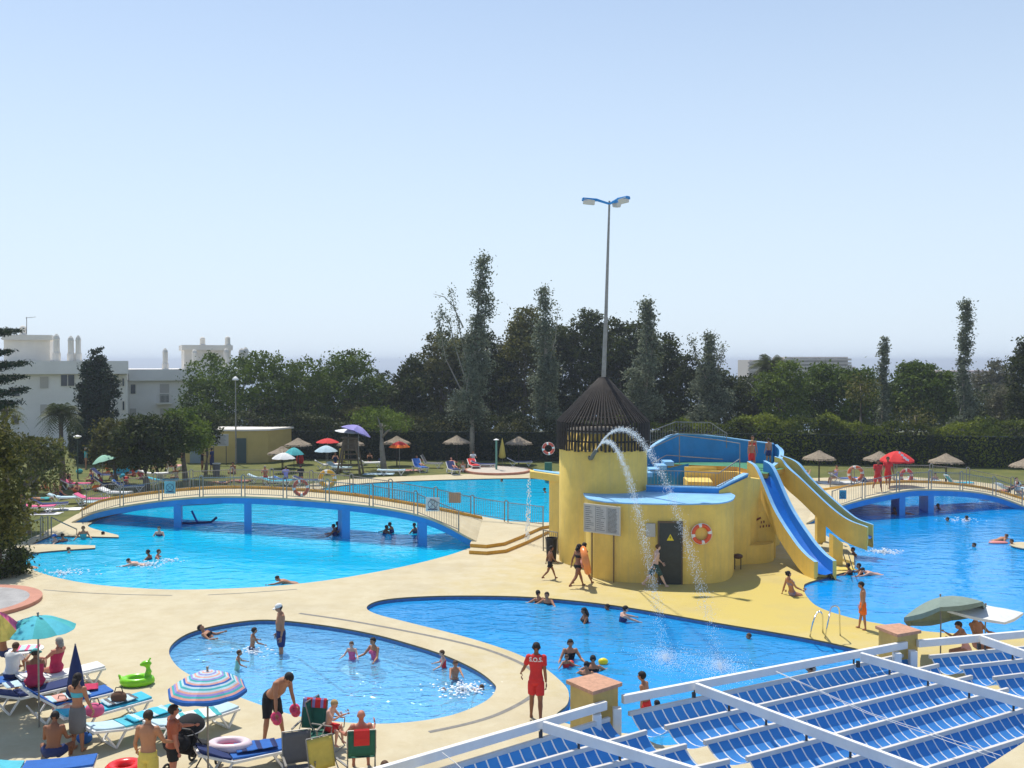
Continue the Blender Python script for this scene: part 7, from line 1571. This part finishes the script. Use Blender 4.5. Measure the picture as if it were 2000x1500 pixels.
# lagoon
for a in ((312, 1046, "bather facing the camera in the shade band of the lagoon", 180, .72, 'wade', 'fair', 'dark'), (655, 1046, "dark bather clinging beside the third bridge pier", 80, .66, 'wade', 'brown', 'black'), (662, 1038, "bather half behind the third bridge pier", 60, .7, 'wade', 'brown', 'black'), (747, 1042, "left bather of the pair under the bridge", -80, .74, 'reach', 'brown', 'black'), (769, 1040, "right bather of the pair under the bridge", 80, .68, 'reach', 'brown', 'black'), (812, 1041, "bather just left of the fourth bridge pier", 60, .7, 'wade', 'tan', 'dark'), (113, 1060, "bather in a blue cap in the narrow inlet", 120, .74, 'tread', 'fair', 'dark'), (126, 1058, "dark haired bather beside the blue cap in the inlet", 60, .76, 'tread', 'tan', 'dark'), (163, 1052, "green clad bather standing in the inlet by the peninsula", 200, .62, 'wade', 'tan', 'brown'), (205, 1047, "dark head at the upper wall of the inlet", 60, .86, 'tread', 'tan', 'black'), (138, 1080, "bather under the tip of the lower peninsula", 60, .84, 'tread', 'fair', 'red'), (296, 1092, "darker bather of the pair in open water", 90, .74, 'tread', 'brown', 'black'), (303, 1090, "redder bather of the pair in open water", -80, .76, 'tread', 'red', 'brown'), (984, 941, "head at the far wall of the lagoon below the shower base", 90, .86, 'tread', 'tan', 'black'), (1068, 962, "dark head against the spout wall in the lagoon", 90, .8, 'tread', 'brown', 'black')):
    inwater(a[0], a[1], a[2], 1.6, a[3], a[4], a[5], skin=a[6], hair=a[7], wear=(('suit', 'teal' if 'green' in a[2] else 'navy'),), vox=.02, hat=('sun', 'blue') if 'blue cap' in a[2] and 'beside' not in a[2] else None)
swimmer(282, 1104, "swimmer stretched out to the right in the middle of the lagoon", 95, skin='fair', hair='black'); swimmer(66, 1109, "swimmer at the far left bend of the lagoon", 95, skin='tan', hair='dark'); swimmer(575, 1139, "swimmer resting along the near edge of the lagoon", 95, skin='tan', hair='black'); swimmer(640, 1043, "swimmer floating towards the third bridge pier", -90, skin='tan', hair='dark')
# slide pool
for a in ((1752, 1004, "bather holding the left pier of the right footbridge", 90, .76, 'tread', 'brown', 'black'), (1837, 994, "bather beside the right pier of the right footbridge", 90, .8, 'tread', 'brown', 'black'), (1856, 1018, "left swimmer's head of the pair in the slide pool", 90, .86, 'tread', 'tan', 'dark'), (1893, 1018, "right swimmer's head of the pair in the slide pool", 30, .82, 'tread', 'tan', 'black'), (1909, 1068, "single dark head left of the pink float", 90, .88, 'tread', 'tan', 'black'), (1982, 1066, "bather beside the round islet", 90, .8, 'tread', 'tan', 'dark'), (1664, 1122, "bather with braids at the slide pool corner", 60, .72, 'tread', 'brown', 'black'), (1685, 1122, "bather leaning on the edge right of the braided one", 80, .72, 'tread', 'tan', 'black'), (1672, 1084, "bather below the mouth of the rear slide", 100, .78, 'tread', 'tan', 'dark')):
    inwater(a[0], a[1], a[2], 1.6, a[3], a[4], a[5], skin=a[6], hair=a[7], wear=(('suit', 'black'),), vox=.02)
swimmer(1714, 1122, "swimmer gliding away from the slide pool corner", 100, skin='fair', hair='black'); swimmer(1778, 1004, "swimmer stretched beside the left pier of the right footbridge", 80, skin='brown', hair='black'); swimmer(1942, 1056, "swimmer on a pink float near the right edge", -80, skin='tan', hair='brown')
g = G(1950, 1061, -.07); b = MB(); b.ball((g.x, g.y, -.04), (.45, .2, .07), 16, 8); tag(b.build("swim_float", mat("float_pink", (.70, .25, .22), .4), smooth=True), "pink board float under the swimmer near the islet", "swim float")
b = MB(); rr = random.Random(5)
for c_, n_, s in ((G(1727, 1080, -.07), 260, .3), (G(905, 1350, -.14), 200, .3), (G(498, 1274, -.14), 90, .25), (G(292, 1104, -.07), 120, .4), (G(118, 1120, -.07), 120, .6), (G(1880, 1017, -.07), 80, .4), (G(330, 1096, -.07), 50, .2)):
    for k in range(n_): a = rr.random() * 6.28; r = abs(rr.gauss(0, s)); q = rr.uniform(.012, .04); b.ball(c_ + Vector((math.cos(a) * r * 1.4, math.sin(a) * r, abs(rr.gauss(0, .06)))), (q * 1.6, q, q * .6), 5, 3)
tag(b.build("splash", M_spray), "small white splashes round the swimmers", "splash", kind='stuff')
# lawn people (small in the picture)
def far(px, py, label, H, yaw, pose, wear, skin='tan', hair='dark', z=0, **k): return seated(px, py, z, label, H, yaw, pose, wear=wear, skin=skin, hair=hair, vox=.026, **k)
far(395, 921, "woman standing in dark clothes with an outstretched arm by the kiosk", 1.65, -80, 'stand', (('suit', 'black'),), 'brown', 'black', rs=60)
far(414, 922, "man standing in dark clothes facing her by the kiosk", 1.8, 80, 'stand', (('shirt', 'navy'), ('trunks', 'navy', .9)), 'brown', 'black')
far(357, 920, "person in shade standing beside the yellow green mulberry tree", 1.7, 120, 'stand', (('trunks', 'black'),), 'brown', 'black')
far(457, 925, "sunbather sitting up on the grass before the lamp post", 1.65, 170, 'cross', (('suit', 'salmon'),), 'tan', 'dark')
far(819, 908, "bather asleep on the bright blue lounger", 1.65, 208, 'recline', (('trunks', 'navy'),), 'tan', 'dark', z=.42)
far(885, 912, "sunbather in red lying on the navy lounger", 1.65, 200, 'recline', (('suit', 'red'),), 'red', 'dark', z=.42)
far(905, 922, "woman sitting cross legged on the grass by the shower base", 1.65, 170, 'cross', (('suit', 'white'),), 'tan', 'dark', fem=True)
far(924, 903, "bather sitting on the lounger with the red towel", 1.65, 185, 'chair', (('shirt', 'white'),), 'tan', 'black', z=.4)
far(518, 934, "grey haired sunbather sitting on the pale lounger before the kiosk", 1.65, 190, 'chairf', (('trunks', 'red'),), 'red', 'grey', z=.4)
far(558, 936, "bather in lavender sitting on the blue lounger behind the railing", 1.65, 10, 'chairf', (('shirt', 'lav'),), 'tan', 'black', z=.4)
far(588, 934, "bather in black sitting on the navy lounger behind the railing", 1.65, 20, 'chairf', (('shirt', 'black'),), 'tan', 'black', z=.4)
far(470, 943, "sunbather lying on the grass left of the loungers", 1.65, 88, 'lie', (('brief', 'red'),), 'red', 'dark')
far(1577, 938, "sunbather with raised arms beside the rear slide", 1.65, 170, 'recline', (('trunks', 'navy'),), 'fair', 'dark', z=.3, ls=150, rs=150, le=80, re=80)
far(1632, 934, "bather in lavender sitting under the thatch by the rear slide", 1.65, 100, 'chair', (('suit', 'lav'),), 'tan', 'dark', z=.4)
far(1968, 962, "bather with long bare legs reclining near the right edge", 1.7, 80, 'recline', (('suit', 'black'),), 'red', 'black', z=.42)
far(1988, 962, "bather in pale blue sitting behind the bare legs", 1.65, 200, 'chair', (('shirt', 'pale'),), 'fair', 'dark', z=.42)
for i, (px, py, lb, yw, ps, wr, sk, hr) in enumerate(((48, 992, "pink clad sunbather nearest the left foliage", 160, 'chairf', 'pink', 'tan', 'dark'), (122, 975, "sunbather reclining on the pale blue lounger", -60, 'ground', 'navy', 'red', 'blond'), (112, 968, "blond sunbather beside the pale blue lounger", 150, 'cross', 'brown', 'tan', 'blond'), (155, 968, "sunbather in dark red behind the footbridge end", 160, 'chairf', 'brown', 'red', 'dark'), (168, 916, "person in teal standing on the left lawn", 120, 'stand', 'teal', 'tan', 'grey'), (182, 940, "person in blue sitting beside the navy bundle", 150, 'cross', 'blue', 'red', 'dark'), (135, 942, "seated person behind the orange bag", 170, 'cross', 'black', 'tan', 'brown'), (262, 930, "red clad person sitting near the turquoise windbreak", 160, 'cross', 'red', 'red', 'dark'), (277, 935, "sunbather with a straw hat near the white lounger", 140, 'chairf', 'pink', 'tan', 'blond'), (325, 920, "person in black standing by the rust red lounger", 150, 'stand', 'black', 'brown', 'black'), (308, 925, "person in shade sitting on the white lounger", 140, 'chairf', 'black', 'tan', 'grey'), (92, 958, "sunbather in orange between the left loungers", 150, 'cross', 'orange', 'red', 'brown'), (140, 955, "sunbather in a white shirt on the pink lounger", 170, 'chairf', 'white', 'tan', 'dark'), (200, 950, "sunbather bending over bags near the footbridge end", 110, 'chairf', 'pink', 'red', 'brown'), (222, 946, "sunbather in green under the first mulberry", 160, 'cross', 'mint', 'tan', 'dark'), (246, 944, "sunbather on the blue lounger in the mulberry shade", 200, 'recline', 'red', 'tan', 'dark'), (80, 978, "sunbather lying on a side on the navy lounger", 88, 'lie', 'teal', 'tan', 'blond'), (212, 926, "person in orange sitting beside the mint parasol", 150, 'cross', 'orange', 'tan', 'dark'), (345, 935, "sunbather in white before the rust red lounger", 170, 'cross', 'white', 'tan', 'brown'), (430, 946, "sunbather lying on the light blue towel", 86, 'lie', 'navy', 'tan', 'dark'), (655, 905, "bather sitting on the white lounger below the parasols", 190, 'chair', 'navy', 'tan', 'dark'), (722, 903, "bather in dark clothes on the cluttered lounger", 190, 'chairf', 'black', 'tan', 'dark'), (1690, 942, "sunbather lying beside the white sheet", 88, 'lie', 'navy', 'fair', 'dark'), (1825, 948, "person in purple sitting behind the right railing", 170, 'cross', 'lav', 'fair', 'dark'))):
    far(px, py, lb, 1.62, yw, ps, (('suit' if wr != 'teal' else 'shirt', wr),), sk, hr)
# S.O.S. on the lifeguard's back
def back_text(ob, txt, size, zc):
    cu = bpy.data.curves.new("lettering", 'FONT'); cu.body = txt; cu.size = size; cu.align_x = 'CENTER'; cu.align_y = 'CENTER'; cu.offset = .004; cu.resolution_u = 3; to = bpy.data.objects.new("lettering", cu); col.objects.link(to); dg = bpy.context.evaluated_depsgraph_get(); me = bpy.data.meshes.new_from_object(to.evaluated_get(dg)); bpy.data.objects.remove(to)
    sh = [c for c in ob.children if c.name.startswith('shirt')][0]; bv = BVHTree.FromPolygons([v.co for v in sh.data.vertices], [tuple(p.vertices) for p in sh.data.polygons]); bm = bmesh.new(); bm.from_mesh(me); bmesh.ops.triangulate(bm, faces=bm.faces); bmesh.ops.subdivide_edges(bm, edges=[e for e in bm.edges if e.calc_length() > .03], cuts=2)
    for v in bm.verts:
        hit = bv.ray_cast(Vector((v.co.x, -1, zc + v.co.y)), Vector((0, 1, 0))); y = hit[0].y if hit[0] else -.12; v.co = Vector((v.co.x, y - .006, zc + v.co.y))
    bm.to_mesh(me); bm.free(); me.materials.clear(); me.materials.append(M_white); o = bpy.data.objects.new("lettering", me); col.objects.link(o); o.parent = sh
back_text(lgd, "S.O.S.", .13, 1.40)
b = MB(); c = wrist(lgd, 1, .12); b.torus(c, .05, .008, Matrix.Rotation(R(90), 3, 'Y'), 16, 5); tag(b.build("key_ring", M_dmetal), "small dark ring in the lifeguard's hand", "ring")
# ---------------- air ----------------
b = MB(); b.box((0, 11000, -5), (40400, 26600, 47)); hz = b.build("haze", mat("haze_air", (.8, .8, .8)))
tag(hz, "thin summer haze over the coast", kind='stuff'); m = MATS["haze_air"]; t = m.node_tree; t.nodes.clear()
ho = t.nodes.new("ShaderNodeOutputMaterial"); pv = t.nodes.new("ShaderNodeVolumePrincipled"); pv.inputs["Color"].default_value = (.80, .88, 1.0, 1); pv.inputs["Density"].default_value = .0005; pv.inputs["Anisotropy"].default_value = .3
t.links.new(pv.outputs[0], ho.inputs["Volume"])
